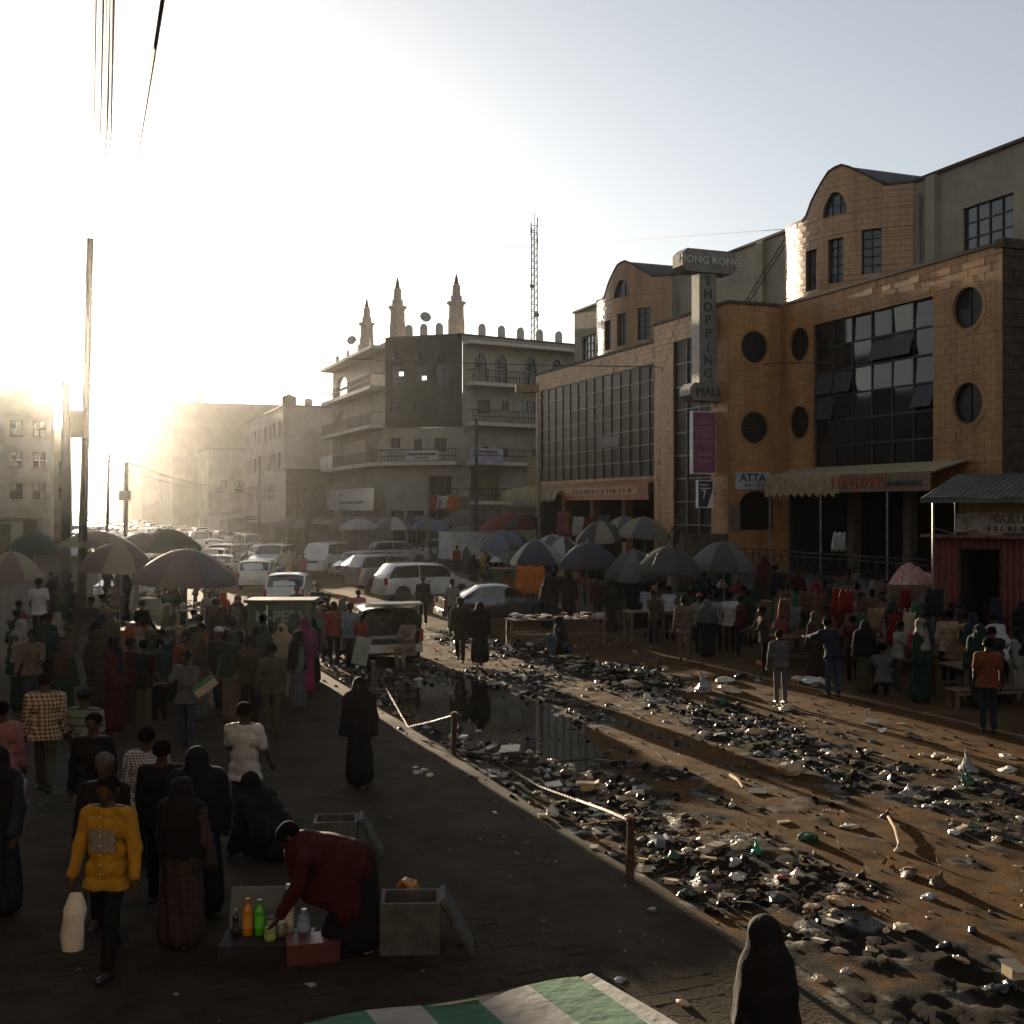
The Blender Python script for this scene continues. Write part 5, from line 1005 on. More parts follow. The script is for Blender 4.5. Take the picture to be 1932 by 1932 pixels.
def car_meshes(kind):
    L, W, H, zn, zc, xc, xr1, xr2, xb2, zd, zb = TYPES[kind]; hw = W/2; R = .32 if kind not in ('suv','van') else .35
    w1, w2 = WX.get(kind, (.82, L-.85)); xs = [0, .12, .3]
    for w_ in (w1, w2): xs += [w_+R*1.18*math.cos(math.pi*i/6) for i in range(7)]
    xs += [xc, xr1, xr2, xb2, (xr1+xr2)/2, (xr1*2+xr2)/3, (xr1+2*xr2)/3, L-.2, L-.06, L, (xc+xr1)/2, (w1+w2)/2]
    xs = sorted(x for x in set(round(x, 3) for x in xs) if 0 <= x <= L); o = [xs[0]]
    for x in xs[1:]:
        if x-o[-1] > .035: o.append(x)
    o[-1] = L; xs = o
    def top(x): return float(np.interp(x, [0,.05,.3,xc,xr1,(xr1+xr2)/2,xr2,xb2,min(xb2+.02,L-.02),L-.05,L], [zn*.72,zn*.93,zn,zc,H-.05,H,H-.05,zd+.02,zd,zd-.02,zd*.72]))
    def wid(x): return hw*float(np.interp(x, [0,.1,.5,L*.5,L-.5,L-.1,L], [.80,.91,.985,1,.985,.93,.86]))
    def sill(x):
        z = .24+.04*(x < .3)+.05*(x > L-.35)
        for w_ in (w1, w2):
            d = abs(x-w_)
            if d < R*1.2: z = max(z, .31+math.sqrt(max(0, (R*1.18)**2-d*d)))
        return z
    rows = []
    for x in xs:
        zt = top(x); cab = xc < x < xb2; b = min(zb+.0, zt-.05) if not cab else min(zb, zt-.01); w_ = wid(x); s = min(sill(x), b-.12); tw = w_-.16*max(0, (zt-b))*1.05-.01
        rows.append([(0, s), (w_*.93, s), (w_*.985, s+.06*(b-s)), (w_, s+.45*(b-s)), (w_*.985, b-.05), (w_*.965, b), (tw+.02*(cab), zt-.05 if cab else zt-.02), (tw*.86, zt-.005), (tw*.45, zt+.018*(cab)+.01), (0, zt+.022*cab+.013)])
    nr = len(rows[0]); mb = MB(); vs = []
    for x, r in zip(xs, rows):
        yx = L/2-x
        vs += [(yy, yx, zz) for yy, zz in r] + [(-yy, yx, zz) for yy, zz in r[::-1][1:-1]] 
    n = 2*nr-2; fs = []
    for i in range(len(xs)-1):
        for j in range(n): fs.append((i*n+j, i*n+(j+1) % n, (i+1)*n+(j+1) % n, (i+1)*n+j))
    fs += [tuple(range(n-1,-1,-1)), tuple((len(xs)-1)*n+j for j in range(n))]
    mb.add(vs, fs); body = mb
    # glass patches, lifted 6 mm off the body
    def patch(i0, i1, j0, j1, sh=.10, sv=.10, mirror=False, lift=.007):
        def pt(i, j): y, z = rows[i][j]; return Vector((y, L/2-xs[i], z))
        m = MB()
        I = list(range(i0, i1+1)); a, b, c, d = pt(i0,j0), pt(i1,j0), pt(i1,j1), pt(i0,j1)
        vs_ = []
        for q, i in enumerate(I):
            for j in (j0, j1):
                u = q/max(1, len(I)-1); p = pt(i, j); ctr = (pt(i,j0)+pt(i,j1))/2; p = ctr+(p-ctr)*(1-sv)
                if q == 0: p = p.lerp((pt(I[1],j0)+(pt(I[1],j1)-pt(I[1],j0))*(0 if j == j0 else 1)), sh)
                if q == len(I)-1: p = p.lerp(pt(I[-2], j), sh)
                vs_.append(p)
        nn = (b-a).cross(d-a).normalized(); cen = Vector((0, (a.y+b.y)/2, .6))
        if nn.dot((a+c)/2-cen) < 0: nn = -nn
        vs_ = [p+nn*lift for p in vs_]
        if mirror: vs_ = [Vector((-p.x, p.y, p.z)) for p in vs_]
        m.add(vs_, [(2*q, 2*q+2, 2*q+3, 2*q+1) for q in range(len(I)-1)]); return m
    ix = lambda x: min(range(len(xs)), key=lambda i: abs(xs[i]-x)); ic, i1, i2, ib = ix(xc), ix(xr1), ix(xr2), ix(xb2)
    im = ix((xr1+xr2)/2 if kind != 'van' else xr1+.9); sides = []
    for m_ in (False, True):
        a0 = ix((xc+xr1)/2); sides += [patch(a0, im, 5, 6, .06, .16, m_), patch(im, i2, 5, 6, .06, .16, m_)]
        if ib-i2 >= 1 and kind != 'sedan': sides.append(patch(i2, ib-1 if ib-i2 > 1 else ib, 5, 6, .12, .2, m_))
    def cross(i0, i1):
        def pt(i, j, s): y, z = rows[i][j]; return Vector((s*y, L/2-xs[i], z))
        m = MB(); lst = [(6,-1),(7,-1),(8,-1),(9,1),(8,1),(7,1),(6,1)]; A = [pt(i0,j,s) for j, s in lst]; B = [pt(i1,j,s) for j, s in lst]; n_ = (B[3]-A[3]).cross(A[6]-A[0]).normalized()
        if n_.z < 0: n_ = -n_
        if abs(n_.z) < .05: n_ = Vector((0, 1 if A[3].y > 0 else -1, .1)).normalized()
        ca = [p.lerp(q, .07) for p, q in zip(A, B)]; cb = [q.lerp(p, .07) for p, q in zip(A, B)]
        for C in (ca, cb):
            C[0] = C[0].lerp(C[1], .35); C[-1] = C[-1].lerp(C[-2], .35)
        m.add([p+n_*.008 for p in ca]+[p+n_*.008 for p in cb], [(q, q+1, 7+q+1, 7+q) for q in range(6)]); return m
    ws = cross(ic, i1); rw = cross(i2, ib)
    gap = MB()
    for m_ in (False, True):
        for i in ([ix((xc+xr1)/2)-1, im] + ([i2] if kind != 'sedan' else [])):
            i = max(1, min(i, len(xs)-2)); sg = -1 if m_ else 1; x = L/2-xs[i]; pts = [(rows[i][j][0]*sg+sg*.004, x, rows[i][j][1]) for j in (2,3,4,5)]
            gap.add([(p[0], p[1]-.008, p[2]) for p in pts]+[(p[0], p[1]+.008, p[2]) for p in pts], [(q, q+1, q+5, q+4) for q in range(3)])
    return dict(gap=gap, L=L, W=W, H=H, body=body, sides=sides, ws=ws, rw=rw, w=(w1, w2), R=R, zn=zn, zd=zd, zb=zb, zc=zc, xc=xc, xr=(xr1, xr2))
def wheel_meshes(R):
    m = MB(); m.lathe([(R*.62,-.09),(R*.9,-.1),(R,-.07),(R,.07),(R*.9,.1),(R*.62,.09)], 20, Matrix.Rotation(math.pi/2,4,'Y')); t = m.mesh('tyre', BLACK, True)
    m = MB(); m.lathe([(R*.62,.085),(R*.58,.06),(R*.2,.05),(.05,.075),(0,.075)], 20, Matrix.Rotation(math.pi/2,4,'Y')); r = m.mesh('rim', CHROME, True); return t, r
CARM = {}; WHM = {.32: wheel_meshes(.32), .35: wheel_meshes(.35)}
def car(kind, pnt, x, y, head, label, group='cars jammed in the market street', rack=False, k=1.0, name=None, cat=None, pos=None, lite=False):
    """x, y: photo point where the middle of the car meets the road; head: degrees, 0 driving away, 180 coming towards us"""
    key = (kind, pnt.name)
    if kind not in CARM: CARM[kind] = car_meshes(kind)
    c = CARM[kind]; p = pos if pos is not None else G(x, y); t = thing(name or {'mpv':'minivan','suv':'suv','wagon':'station_wagon','sedan':'sedan','hatch':'hatchback','van':'minibus'}[kind], label, cat or {'van':'van','mpv':'minivan'}.get(kind, 'car'), (p.x, p.y, -.02), math.radians(head), group); t.scale = (k, k, k)
    cache = CARM.setdefault(key, {})
    def put(nm, maker, m, smooth=True, ang=38):
        kk_ = nm+str(len(t.children))
        if kk_ not in cache: cache[kk_] = maker().mesh(nm, m, smooth, ang)
        return share(nm, cache[kk_], t)
    L, W, H, R = c['L'], c['W'], c['H'], c['R']
    put('body', lambda: c['body'], pnt); put('windscreen', lambda: c['ws'], CGL, False); put('rear_window', lambda: c['rw'], CGL, False)
    for s_ in c['sides']: put('window', lambda s_=s_: s_, CGL, False)
    if lite: return t
    put('door_gaps', lambda: c['gap'], TRIM, False)
    def B(*a): m = MB(); m.box(*a); return m
    zl = c['zn']*.86
    for s in (-1, 1):
        put('headlight', lambda s=s: B(s*W*.36-.17, s*W*.36+.17, L/2-.10, L/2+.005-.03*abs(1), zl-.10, zl+.06), LAMPW, True)
        zt = c['zd']*.86 if kind in ('sedan','wagon','hatch') else c['zb']*.98
        put('tail_light', lambda s=s: B(s*W*.44-.06, s*W*.44+.045, -L/2-.012, -L/2+.12, zt-.22, zt+.10), LAMPR, True)
        put('mirror', lambda s=s: B(s*(W/2+.07)-.07, s*(W/2+.07)+.07, L/2-c['xc']-.42, L/2-c['xc']-.30, c['zb']+.02, c['zb']+.16), pnt if pnt not in (P_SILVER,) else TRIM, True)
        put('door_handle', lambda s=s: B(s*W*.497-.015, s*W*.497+.015, -.30, -.12, c['zb']-.18, c['zb']-.14), TRIM)
    put('front_bumper', lambda: B(-W*.44, W*.44, L/2-.12, L/2+.07, .28, .50), pnt, True); put('rear_bumper', lambda: B(-W*.45, W*.45, -L/2-.07, -L/2+.12, .32, .54), pnt, True)
    put('grille', lambda: B(-W*.22, W*.22, L/2-.06, L/2+.006, zl-.13, zl+.03), TRIM); put('number_plate', lambda: B(-.2, .2, -L/2-.08, -L/2-.068, .42, .51), PLATE); put('number_plate', lambda: B(-.2, .2, L/2+.068, L/2+.076, .35, .44), WHITEP)
    put('underside', lambda: B(-W*.42, W*.42, -L/2+.25, L/2-.25, .2, .62), TRIM)
    for wx in c['w']:
        for s in (-1, 1):
            w_ = share('wheel', WHM[R][0], t, (s*(W/2-.11), L/2-wx, R), (0, 0, 0 if s > 0 else math.pi)); share('rim', WHM[R][1], w_)
    if rack:
        for s in (-1, 1): put('roof_rail', lambda s=s: B(s*W*.34-.02, s*W*.34+.02, L/2-c['xr'][1], L/2-c['xr'][0]-.1, H+.03, H+.07), CHROME)
        for y_ in (.3, -.4): put('roof_bar', lambda y_=y_: B(-W*.36, W*.36, y_-.02, y_+.02, H+.06, H+.09), CHROME)
    return t
# ================================================================== TRAFFIC
car('mpv', P_WHITE, 802, 1129, -62, 'white minivan parked side-on with long dark windows and a red tail lamp', pos=at(802,1129,50.5)*Vector((1,1,0)) if False else None)
car('suv', P_SILVER, 742, 1110, -58, 'silver four-wheel drive with a roof rack just behind the white minivan', rack=True)
car('sedan', P_DARK, 940, 1172, -74, 'dark sedan with a sunlit roof in front of the orange cloth')
car('hatch', P_GREY, 712, 1096, -68, 'dark hatchback nose-out behind the silver four-wheel drive')
car('wagon', P_SILVER, 676, 1085, 160, 'silver wagon facing us to the right of the oncoming white minibus')
car('van', P_WHITE, 616, 1080, 168, 'white minibus coming towards us on the wet road with a flashing roof edge')
car('suv', P_WHITE, 514, 1078, 172, 'pale four-wheel drive coming towards us with a big bonnet')
car('wagon', P_GREY, 450, 1064, 178, 'grey wagon coming towards us behind the left umbrellas')
car('mpv', P_WHITE, 441, 1036, 176, 'white minivan in the second row of the jam, left side')
car('hatch', P_WHITE, 550, 1036, 8, 'white hatchback driving away, right of the second row')
car('suv', P_GREY, 515, 1022, 172, 'grey car half hidden in the third row, with a glinting bonnet')
car('wagon', P_WHITE, 472, 1014, 176, 'small white wagon in the far row, right of two')
car('mpv', P_CREAM, 452, 1008, 176, 'small cream minivan in the far row, left of two')
car('van', P_SILVER, 630, 1044, 8, 'silver minibus partly hidden behind the oncoming white minibus')
car('mpv', P_WHITE, 750, 1062, -66, 'white minivan in front of the pale market canopies')
car('suv', P_WHITE, 846, 1060, -70, 'white four-wheel drive with red tail lamps near the white box truck')
car('hatch', P_WHITE, 548, 1146, 4, 'white hatchback seen from behind, nearest the green kiosk')
car('wagon', P_WHITE, 488, 1108, 6, 'white-roofed wagon just ahead of the near hatchback')
car('wagon', P_CREAM, 410, 1075, 4, 'cream wagon half hidden by the pink-grey umbrella')
car('sedan', P_CREAM, 418, 1092, 4, 'cream sedan beside the edge of the pink-grey umbrella')
fk = ['sedan', 'mpv', 'wagon', 'suv', 'hatch', 'van']; fp = [P_WHITE, P_SILVER, P_WHITE, P_CREAM, P_GREY, P_WHITE]; rc = random.Random(8)
for t_, s0, s1, hd in ((.5,100,200,180),(3.2,92,235,180),(5.8,94,235,180),(8.6,100,235,0),(11.2,98,230,0),(13.6,96,168,0)):
    s = s0+rc.uniform(0,3)
    while s < s1:
        k = rc.randrange(6); q = S(s, t_+rc.uniform(-.4,.4)); pp_ = rc.choice(fp); car(fk[k], pp_, 0, 0, math.degrees(RZ)+hd+rc.uniform(-7,7), '%s %s %s in the far traffic jam under the glare' % (pp_.name[10:], {'mpv':'minivan','suv':'four-wheel drive','wagon':'station wagon','hatch':'hatchback','van':'minibus'}.get(fk[k], fk[k]), 'driving away' if hd == 0 else 'coming towards us'), group='far cars glinting in the glare', pos=q, lite=True); s += rc.uniform(5.4,8.5)
car('wagon', P_WHITE, 0, 0, 176, 'white wagon coming towards us just behind the grey one', pos=S(88.5, 5.6)); car('mpv', P_SILVER, 0, 0, 182, 'silver minivan between the two oncoming four-wheel drives', pos=S(79, 9.6)); car('hatch', P_WHITE, 0, 0, 178, 'white hatchback half hidden behind the dark green umbrella', pos=S(66, 3.2)); car('sedan', P_SILVER, 0, 0, 0, 'silver sedan driving away beside the silver minibus', pos=S(84, 13.2)); car('wagon', P_WHITE, 0, 0, 176, 'white wagon under the edge of the flat beige umbrella', pos=S(56, 2.6))
bt = thing('box_truck', 'small truck with a white box body beside the red canopy', 'truck', at(880,1040,76)*Vector((1,1,0)), math.radians(-60)); 
mb = MB(); mb.box(-.95,.95,-1.6,1.3,.75,2.55); mb.build('cargo_box', P_WHITE, bt); mb = MB(); mb.box(-.85,.85,1.4,2.7,.4,1.25); mb.box(-.8,.8,1.42,2.3,1.25,1.9); mb.build('cab', P_WHITE, bt, True); mb = MB(); mb.box(-.7,.7,2.31,2.33,1.3,1.82); mb.build('windscreen', CGL, bt)
for s in (-.8,.8):
    for y in (-1,2): share('wheel', WHM[.35][0], bt, (s,y,.35))
# the wagon with its tailgate up
CARM['wagon'] = car_meshes('wagon')
qw = G(744, 1252); ow_ = car('wagon', P_CREAM, 740, 1252, 17, 'cream station wagon with its tailgate raised and a man sitting in the back', group='cars jammed in the market street', pos=Vector((qw.x-.64, qw.y+2.12, 0)))
Lw, Ww = TYPES['wagon'][0], TYPES['wagon'][1]
for ch in list(ow_.children):
    nm = ch.name.split('.')[0]
    if nm == 'rear_window': bpy.data.objects.remove(ch)
    elif nm == 'body':
        me = ch.data.copy(); ch.data = me; import bmesh; bm = bmesh.new(); bm.from_mesh(me)
        dl = [f for f in bm.faces if f.calc_center_median().y < -Lw/2+.62 and f.calc_center_median().z > .60 and max(abs(v.co.x) for v in f.verts) < Ww*.475 and (f.normal.z > .12 or abs(f.normal.y) > .4)]
        end = [f for f in bm.faces if len(f.verts) > 8 and f.calc_center_median().y < 0]
        bmesh.ops.delete(bm, geom=list(set(dl+end)), context='FACES'); bm.to_mesh(me); bm.free()
mb = MB(); mb.box(-.66,.66,-2.1,.9,.56,.6); mb.box(-.70,-.66,-2.0,.9,.5,1.2); mb.box(.66,.70,-2.0,.9,.5,1.2); mb.build('load_floor', TRIM, ow_)
for x in (-.35,.35): mb = MB(); mb.box(x-.28,x+.28,-.65,-.5,.6,1.1); mb.box(x-.12,x+.12,-.64,-.54,1.1,1.28); mb.build('seat', TRIM, ow_, True)
mb = MB(); N = 8
for i in range(N):
    y0, y1 = -1.45-.95*i/N, -1.45-.95*(i+1)/N; z0, z1 = 1.47+.16*math.sin(i/N*2.2), 1.47+.16*math.sin((i+1)/N*2.2)
    mb.add([(-.68,y0,z0),(.68,y0,z0),(.70,y1,z1),(-.70,y1,z1),(-.68,y0,z0+.05),(.68,y0,z0+.05),(.70,y1,z1+.05),(-.70,y1,z1+.05)], [(3,2,1,0),(4,5,6,7),(1,2,6,5),(3,0,4,7)]+([(2,3,7,6)] if i == N-1 else []))
tg = mb.build('tailgate', P_CREAM, ow_, True); mb = MB(); mb.box(-.52,.52,-2.0,-1.6,1.50,1.505, Matrix.Translation((0,0,.045))); mb.build('tailgate_window', CGL, tg)
# ================================================================== UMBRELLAS
def panel_mesh(na=8):
    m = MB(); R_, A = 6, 4; prof = [(i/R_) for i in range(R_+1)]; w_ = 2*math.pi/na; vs = []
    for r in prof:
        for j in range(A+1):
            u = j/A*2-1; sag = 1-.045*(1-u*u)*r; an = w_*u/2; z = -(1-math.cos(r*1.32))/(1-math.cos(1.32)) - .03*(1-u*u)*r
            vs.append((r*sag*math.sin(an), r*sag*math.cos(an), z))
    for j in range(A+1): p = vs[R_*(A+1)+j]; vs.append((p[0]*1.005, p[1]*1.005, p[2]-.17-.03*(j % 2)))
    m.add(vs, [(i*(A+1)+j, i*(A+1)+j+1, (i+1)*(A+1)+j+1, (i+1)*(A+1)+j) for i in range(R_+1) for j in range(A)]); return m.mesh('panel', cloth('umbrella', (.2,.2,.2)), True, 60)
PANEL = panel_mesh(); mb = MB(); mb.tube([(0,0,-.01),(0,.33,-.07),(0,.66,-.33),(0,1.0,-1.0)], .006, 4); RIB = mb.mesh('rib', FRAME)
UC = {n: mat('cloth_umb_'+n, c, rough=.85, spec=.25, var=.12, scale=1.5, bump=.15, bscale=6) for n, c in dict(grey=(.10,.10,.095), dark=(.05,.055,.045), navy=(.04,.04,.06), white=(.34,.32,.27), plum=(.045,.035,.045), blue=(.11,.13,.19), beige=(.20,.17,.12), red=(.13,.02,.018), pink=(.14,.10,.085), green=(.03,.055,.04), pale=(.28,.27,.25)).items()}
def umbrella(x, y, Y, hw, cols, label, drop=.55, tilt=(0,0), sides=8, turn=None):
    drop *= .8; tilt = (tilt[0]+random.uniform(-.07,.07), tilt[1]+random.uniform(-.07,.07))
    R = hw*Y/FP; a = at(x, y, Y); t = thing('market_umbrella', label, 'umbrella', (a.x, a.y, 0), random.uniform(0,.7) if turn is None else turn, 'market umbrellas over the stalls')
    mb = MB(); mb.tube([(0,0,0),(0,0,a.z-.02)], .022, 6); mb.build('pole', STEEL, t)
    mb = MB(); mb.tube([(0,0,a.z-.02),(0,0,a.z+.10)], .02, 6, .006); mb.build('finial', STEEL, t)
    c = bpy.data.objects.new('canopy', None)
    for k in range(8):
        for nm, me in (('panel', PANEL), ('rib', RIB)):
            o = share(nm, me, t, (0,0,a.z), (tilt[0], tilt[1], 0), (R, R, drop)); o.rotation_mode = 'XYZ'
            o.matrix_basis = Matrix.Translation((0,0,a.z)) @ Matrix.Rotation(tilt[0],4,'X') @ Matrix.Rotation(tilt[1],4,'Y') @ Matrix.Rotation(2*math.pi*k/8 + (math.pi/8 if nm == 'rib' else 0),4,'Z') @ Matrix.Diagonal((R,R,drop,1))
            if nm == 'panel': o.material_slots[0].link = 'OBJECT'; o.material_slots[0].material = UC[cols[k % len(cols)]]
    return t
umbrella(1365,1022,37,66,['grey','grey','grey','dark'],'large grey umbrella nearest the red kiosk',.95)
umbrella(1262,1030,36,66,['dark'],'blackish green umbrella left of the large grey one',.95)
umbrella(1196,1038,39,56,['dark','grey'],'grey-green umbrella behind the blackish green one',.95,(.1,-.12))
umbrella(1108,1023,41,60,['plum','navy'],'plum-coloured umbrella in the middle of the right row',.9)
umbrella(1010,1019,44,50,['navy','navy','pale','navy','navy','pale','pale','navy'],'navy and white panelled umbrella above the orange cloth',.95,(0,0),8,.35)
umbrella(1216,975,50,56,['beige','grey'],'beige umbrella before the glass strip of the mall',1.0)
umbrella(1176,974,52,46,['grey','beige'],'grey-beige umbrella left of the beige one',.95)
umbrella(1132,982,50,50,['beige','dark'],'dark beige umbrella at the left of the three before the mall',1.0)
umbrella(1042,1008,54,44,['pale','grey'],'pale grey umbrella behind the navy and white one',.9)
umbrella(1062,1013,49,46,['plum','pale'],'dark umbrella with a pale edge behind the plum one',.9)
umbrella(940,1004,58,42,['blue','grey'],'blue-grey umbrella beside the lamp post',1.0)
umbrella(966,1004,62,36,['blue','blue','grey'],'second blue-grey umbrella just behind the first',.9)
umbrella(956,968,74,52,['red'],'big maroon umbrella before the mosque',1.0)
umbrella(990,970,72,44,['red','plum'],'maroon umbrella to the right of the big maroon one',1.0)
umbrella(1020,972,75,40,['grey'],'grey umbrella behind the maroon ones',.9)
umbrella(926,962,84,44,['grey','dark'],'dark umbrella behind the big maroon one',.9)
umbrella(676,978,76,38,['pale'],'pale tent-like canopy at the left of the row below the mosque',.7)
umbrella(648,975,82,28,['pink'],'pinkish umbrella behind the pale tent-like canopy',.9)
umbrella(742,975,80,42,['pale','grey'],'grey canopy with a sunlit edge below the mosque',1.0)
umbrella(812,978,80,42,['blue','grey'],'blue-grey canopy in the middle of the row below the mosque',.9)
umbrella(860,972,84,46,['grey','pink'],'wide grey canopy with a tilted top below the mosque',.8)
umbrella(786,972,88,44,['grey','dark'],'dark grey canopy behind the blue-grey one',.8)
umbrella(576,978,96,32,['green','grey'],'dull green umbrella before the dark annex',.9)
umbrella(610,974,98,34,['pink'],'dull red umbrella beside the dull green one',.9)
umbrella(540,980,100,26,['grey'],'small grey umbrella at the edge of the far stalls',.9)
umbrella(226,1022,30,78,['beige','pink'],'broad beige umbrella left of the pink-grey one',.85)
umbrella(352,1036,27.5,102,['pink','pink','grey'],'huge pink-grey umbrella over the left stalls',.85)
umbrella(318,998,36,62,['green','dark'],'dark green umbrella with a lit edge behind the pink-grey one',.75)
umbrella(188,1001,38,72,['beige'],'flat beige umbrella beside the tall pole',.6)
umbrella(66,1003,38,52,['green'],'dark green umbrella at the left edge',.8)
umbrella(20,1040,30,60,['pink','beige'],'pinkish-brown umbrella cut by the left edge of the photo',.8)
umbrella(268,1006,44,60,['grey'],'grey umbrella far behind the broad beige one',.7)
# ================================================================== STALLS AND GOODS
COLS = {n: cloth('goods_'+n, c) for n, c in dict(white=(.48,.46,.42), cream=(.40,.34,.24), red=(.17,.018,.016), pink=(.26,.08,.09), blue=(.05,.08,.16), green=(.04,.12,.06), brown=(.12,.07,.04), grey=(.15,.15,.15), orange=(.42,.12,.02), black=(.02,.02,.022), tan=(.25,.18,.11)).items()}
def table(p0, p1, z, dep, label, cloth_=None):
    c = (p0+p1)/2; L = (p1-p0).length; rz = math.atan2(p1.y-p0.y, p1.x-p0.x); t = thing('market_table', label, 'table', (c.x,c.y,0), rz); 
    n = max(2, int(dep/.18))
    for i in range(n): mb = MB(); mb.box(-L/2,L/2,-dep/2+dep*i/n+.006,-dep/2+dep*(i+1)/n-.006,z-.035+random.uniform(-.004,.004),z); mb.build('plank', WOOD, t)
    for sx in (-1,1):
        for sy in (-1,1): mb = MB(); mb.box(sx*(L/2-.1)-.035,sx*(L/2-.1)+.035,sy*(dep/2-.06)-.035,sy*(dep/2-.06)+.035,0,z-.04); mb.build('leg', WOOD, t)
    mb = MB(); mb.box(-L/2+.05,L/2-.05,-dep/2+.03,-dep/2+.06,.3,.36); mb.box(-L/2+.05,L/2-.05,dep/2-.06,dep/2-.03,.3,.36); mb.build('rail', WOOD, t)
    if cloth_: mb = MB(); mb.box(-L/2-.01,L/2+.01,-dep/2-.02,-dep/2-.008,.12,z+.01); mb.build('skirt_cloth', COLS[cloth_], t)
    return t
def heap(pos, r, h, col, label, cat='clothes pile', name='clothes_pile', group=None, seed=None, sq=1.0):
    m = MB(); A, R_ = 18, 7; sd_ = random.randint(0,9999) if seed is None else seed; vs = [(0,0,h*(.9+.2*random.random()))]
    for i in range(1, R_+1):
        for j in range(A):
            an = 2*math.pi*j/A; rr = r*i/R_*(.8+.45*float(vnoise(np.array(math.cos(an)*2+9), np.array(math.sin(an)*2+9), sd_))); z = h*max(0, 1-(i/R_)**2.2)*(.6+.9*float(vnoise(np.array(math.cos(an)*i*.9+20), np.array(math.sin(an)*i*.9+20), sd_)))
            vs.append((rr*math.cos(an), rr*math.sin(an)*sq, z if i < R_ else 0))
    m.add(vs, [(0, 1+j, 1+(j+1) % A) for j in range(A)]+[(1+(i-1)*A+j, 1+i*A+j, 1+i*A+(j+1) % A, 1+(i-1)*A+(j+1) % A) for i in range(1, R_) for j in range(A)])
    o = m.build(name, COLS[col] if isinstance(col, str) else col, smooth=True, ang=50); o.location = pos; return tag(o, label, cat, group)
def stack(pos, n, cols, label, rz=0.0, w=.34, d=.26, cat='folded clothes', group=None):
    t = thing('folded_clothes', label, cat, pos, rz, group); z = 0
    for i in range(n):
        hh = random.uniform(.035,.06); mb = MB(); mb.box(-w/2+random.uniform(-.02,.02),w/2+random.uniform(-.02,.02),-d/2,d/2,z,z+hh-.006); mb.build('garment', COLS[random.choice(cols)], t); z += hh
    return t
def ends(x0, x1, y, z, dY=0): # table ends from photo points of its top edge
    Y = (HC-z)*FP/(y-956); a = at(x0, y, Y-dY); b = at(x1, y, Y+dY); return Vector((a.x,a.y,0)), Vector((b.x,b.y,0)), Y
p0, p1, Y1 = ends(1462, 1640, 1196, .82, .5); table(p0, p1, .82, 1.0, 'long clothes table behind the leaning man in denim')
p0, p1, Y2 = ends(1655, 1768, 1206, .8, .3); table(p0, p1, .8, .9, 'plank table beside the white-shirted man')
p0, p1, Y3 = ends(1790, 1990, 1250, .78, .4); table(p0, p1, .78, 1.0, 'plank table heaped with clothes at the right edge')
p0, p1, Y4 = ends(955, 1140, 1166, .8, .3); table(p0, p1, .8, .8, 'low tray table with glinting wares behind the seated woman')
p0, p1, Y5 = ends(1790, 1932, 1297, .42, .2); table(p0, p1, .42, .4, 'low bench in front of the right-hand clothes table')
def on(x, y, z): Y = (HC-z)*FP/(y-956); q = at(x, y, Y); return Vector((q.x, q.y, z))
i = 0
for x, y, r, h, c, lab in ((1478,1186,.3,.45,'white','white clothes pile at the left end of the long clothes table'),(1530,1192,.32,.3,'pink','pink and red clothes pile in the middle of the long clothes table'),(1585,1188,.25,.22,'tan','tan clothes pile near the leaning man in denim'),(1622,1190,.3,.2,'red','red clothes pile at the right end of the long clothes table'),(1672,1200,.25,.32,'cream','cream clothes pile at the left of the plank table'),(1716,1200,.3,.42,'pink','tall pink clothes pile on the plank table'),(1745,1202,.2,.35,'white','white clothes pile at the right end of the plank table'),(1812,1243,.3,.25,'brown','brown clothes pile under the bending shoppers'),(1905,1243,.28,.2,'white','white clothes pile at the far right'),(1850,1245,.25,.2,'black','black clothes pile between two others at the right edge')):
    heap(on(x, y, .82 if x < 1645 else .8 if x < 1770 else .78), r, h, c, lab, sq=.8)
stack(on(1508,1192,.82), 6, ['white','blue','cream'], 'folded stack of pale shirts on the long clothes table', .3); stack(on(1690,1203,.8), 7, ['pink','cream','brown'], 'folded stack of mixed clothes on the plank table', -.2); stack(on(1876,1245,.78), 5, ['cream','green','tan'], 'folded stack of clothes at the right edge', .1)
# hanging bundles of clothes on the right stalls
def hang(x, y0, y1, Y, w, col, label, name='hanging_clothes', cat='clothes', group=None):
    a, b = at(x, y0, Y), at(x, y1, Y); m = MB(); N = 9; vs = []
    for i in range(6):
        z = a.z+(b.z-a.z)*i/5
        for j in range(N): u = j/(N-1)-.5; vs.append((a.x+u*w*(1+.25*i/5), a.y+.05*math.sin(j*2.4+i*.7)+.03*i, z+.03*math.sin(j*1.9)))
    for i in range(6):
        for j in range(N): q = vs[i*N+j]; vs.append((q[0], q[1]+.05, q[2]))
    F = [(i*N+j, i*N+j+1, (i+1)*N+j+1, (i+1)*N+j) for i in range(5) for j in range(N-1)]; F += [tuple(v+6*N for v in f[::-1]) for f in F]
    F += [(j, j+6*N, j+1+6*N, j+1) for j in range(N-1)]+[(5*N+j, 5*N+j+1, 5*N+j+1+6*N, 5*N+j+6*N) for j in range(N-1)]+[(i*N, (i+1)*N, (i+1)*N+6*N, i*N+6*N) for i in range(5)]+[(i*N+N-1, i*N+N-1+6*N, (i+1)*N+N-1+6*N, (i+1)*N+N-1) for i in range(5)]
    m.add(vs, F); return tag(m.build(name, COLS[col] if isinstance(col, str) else col, smooth=True, ang=None), label, cat, group)
hang(1478,1140,1196,29.5,.35,'pink','pink striped clothes hanging at the left of the long clothes table'); hang(1502,1145,1190,29.3,.28,'grey','grey bundle hanging next to the pink striped clothes')
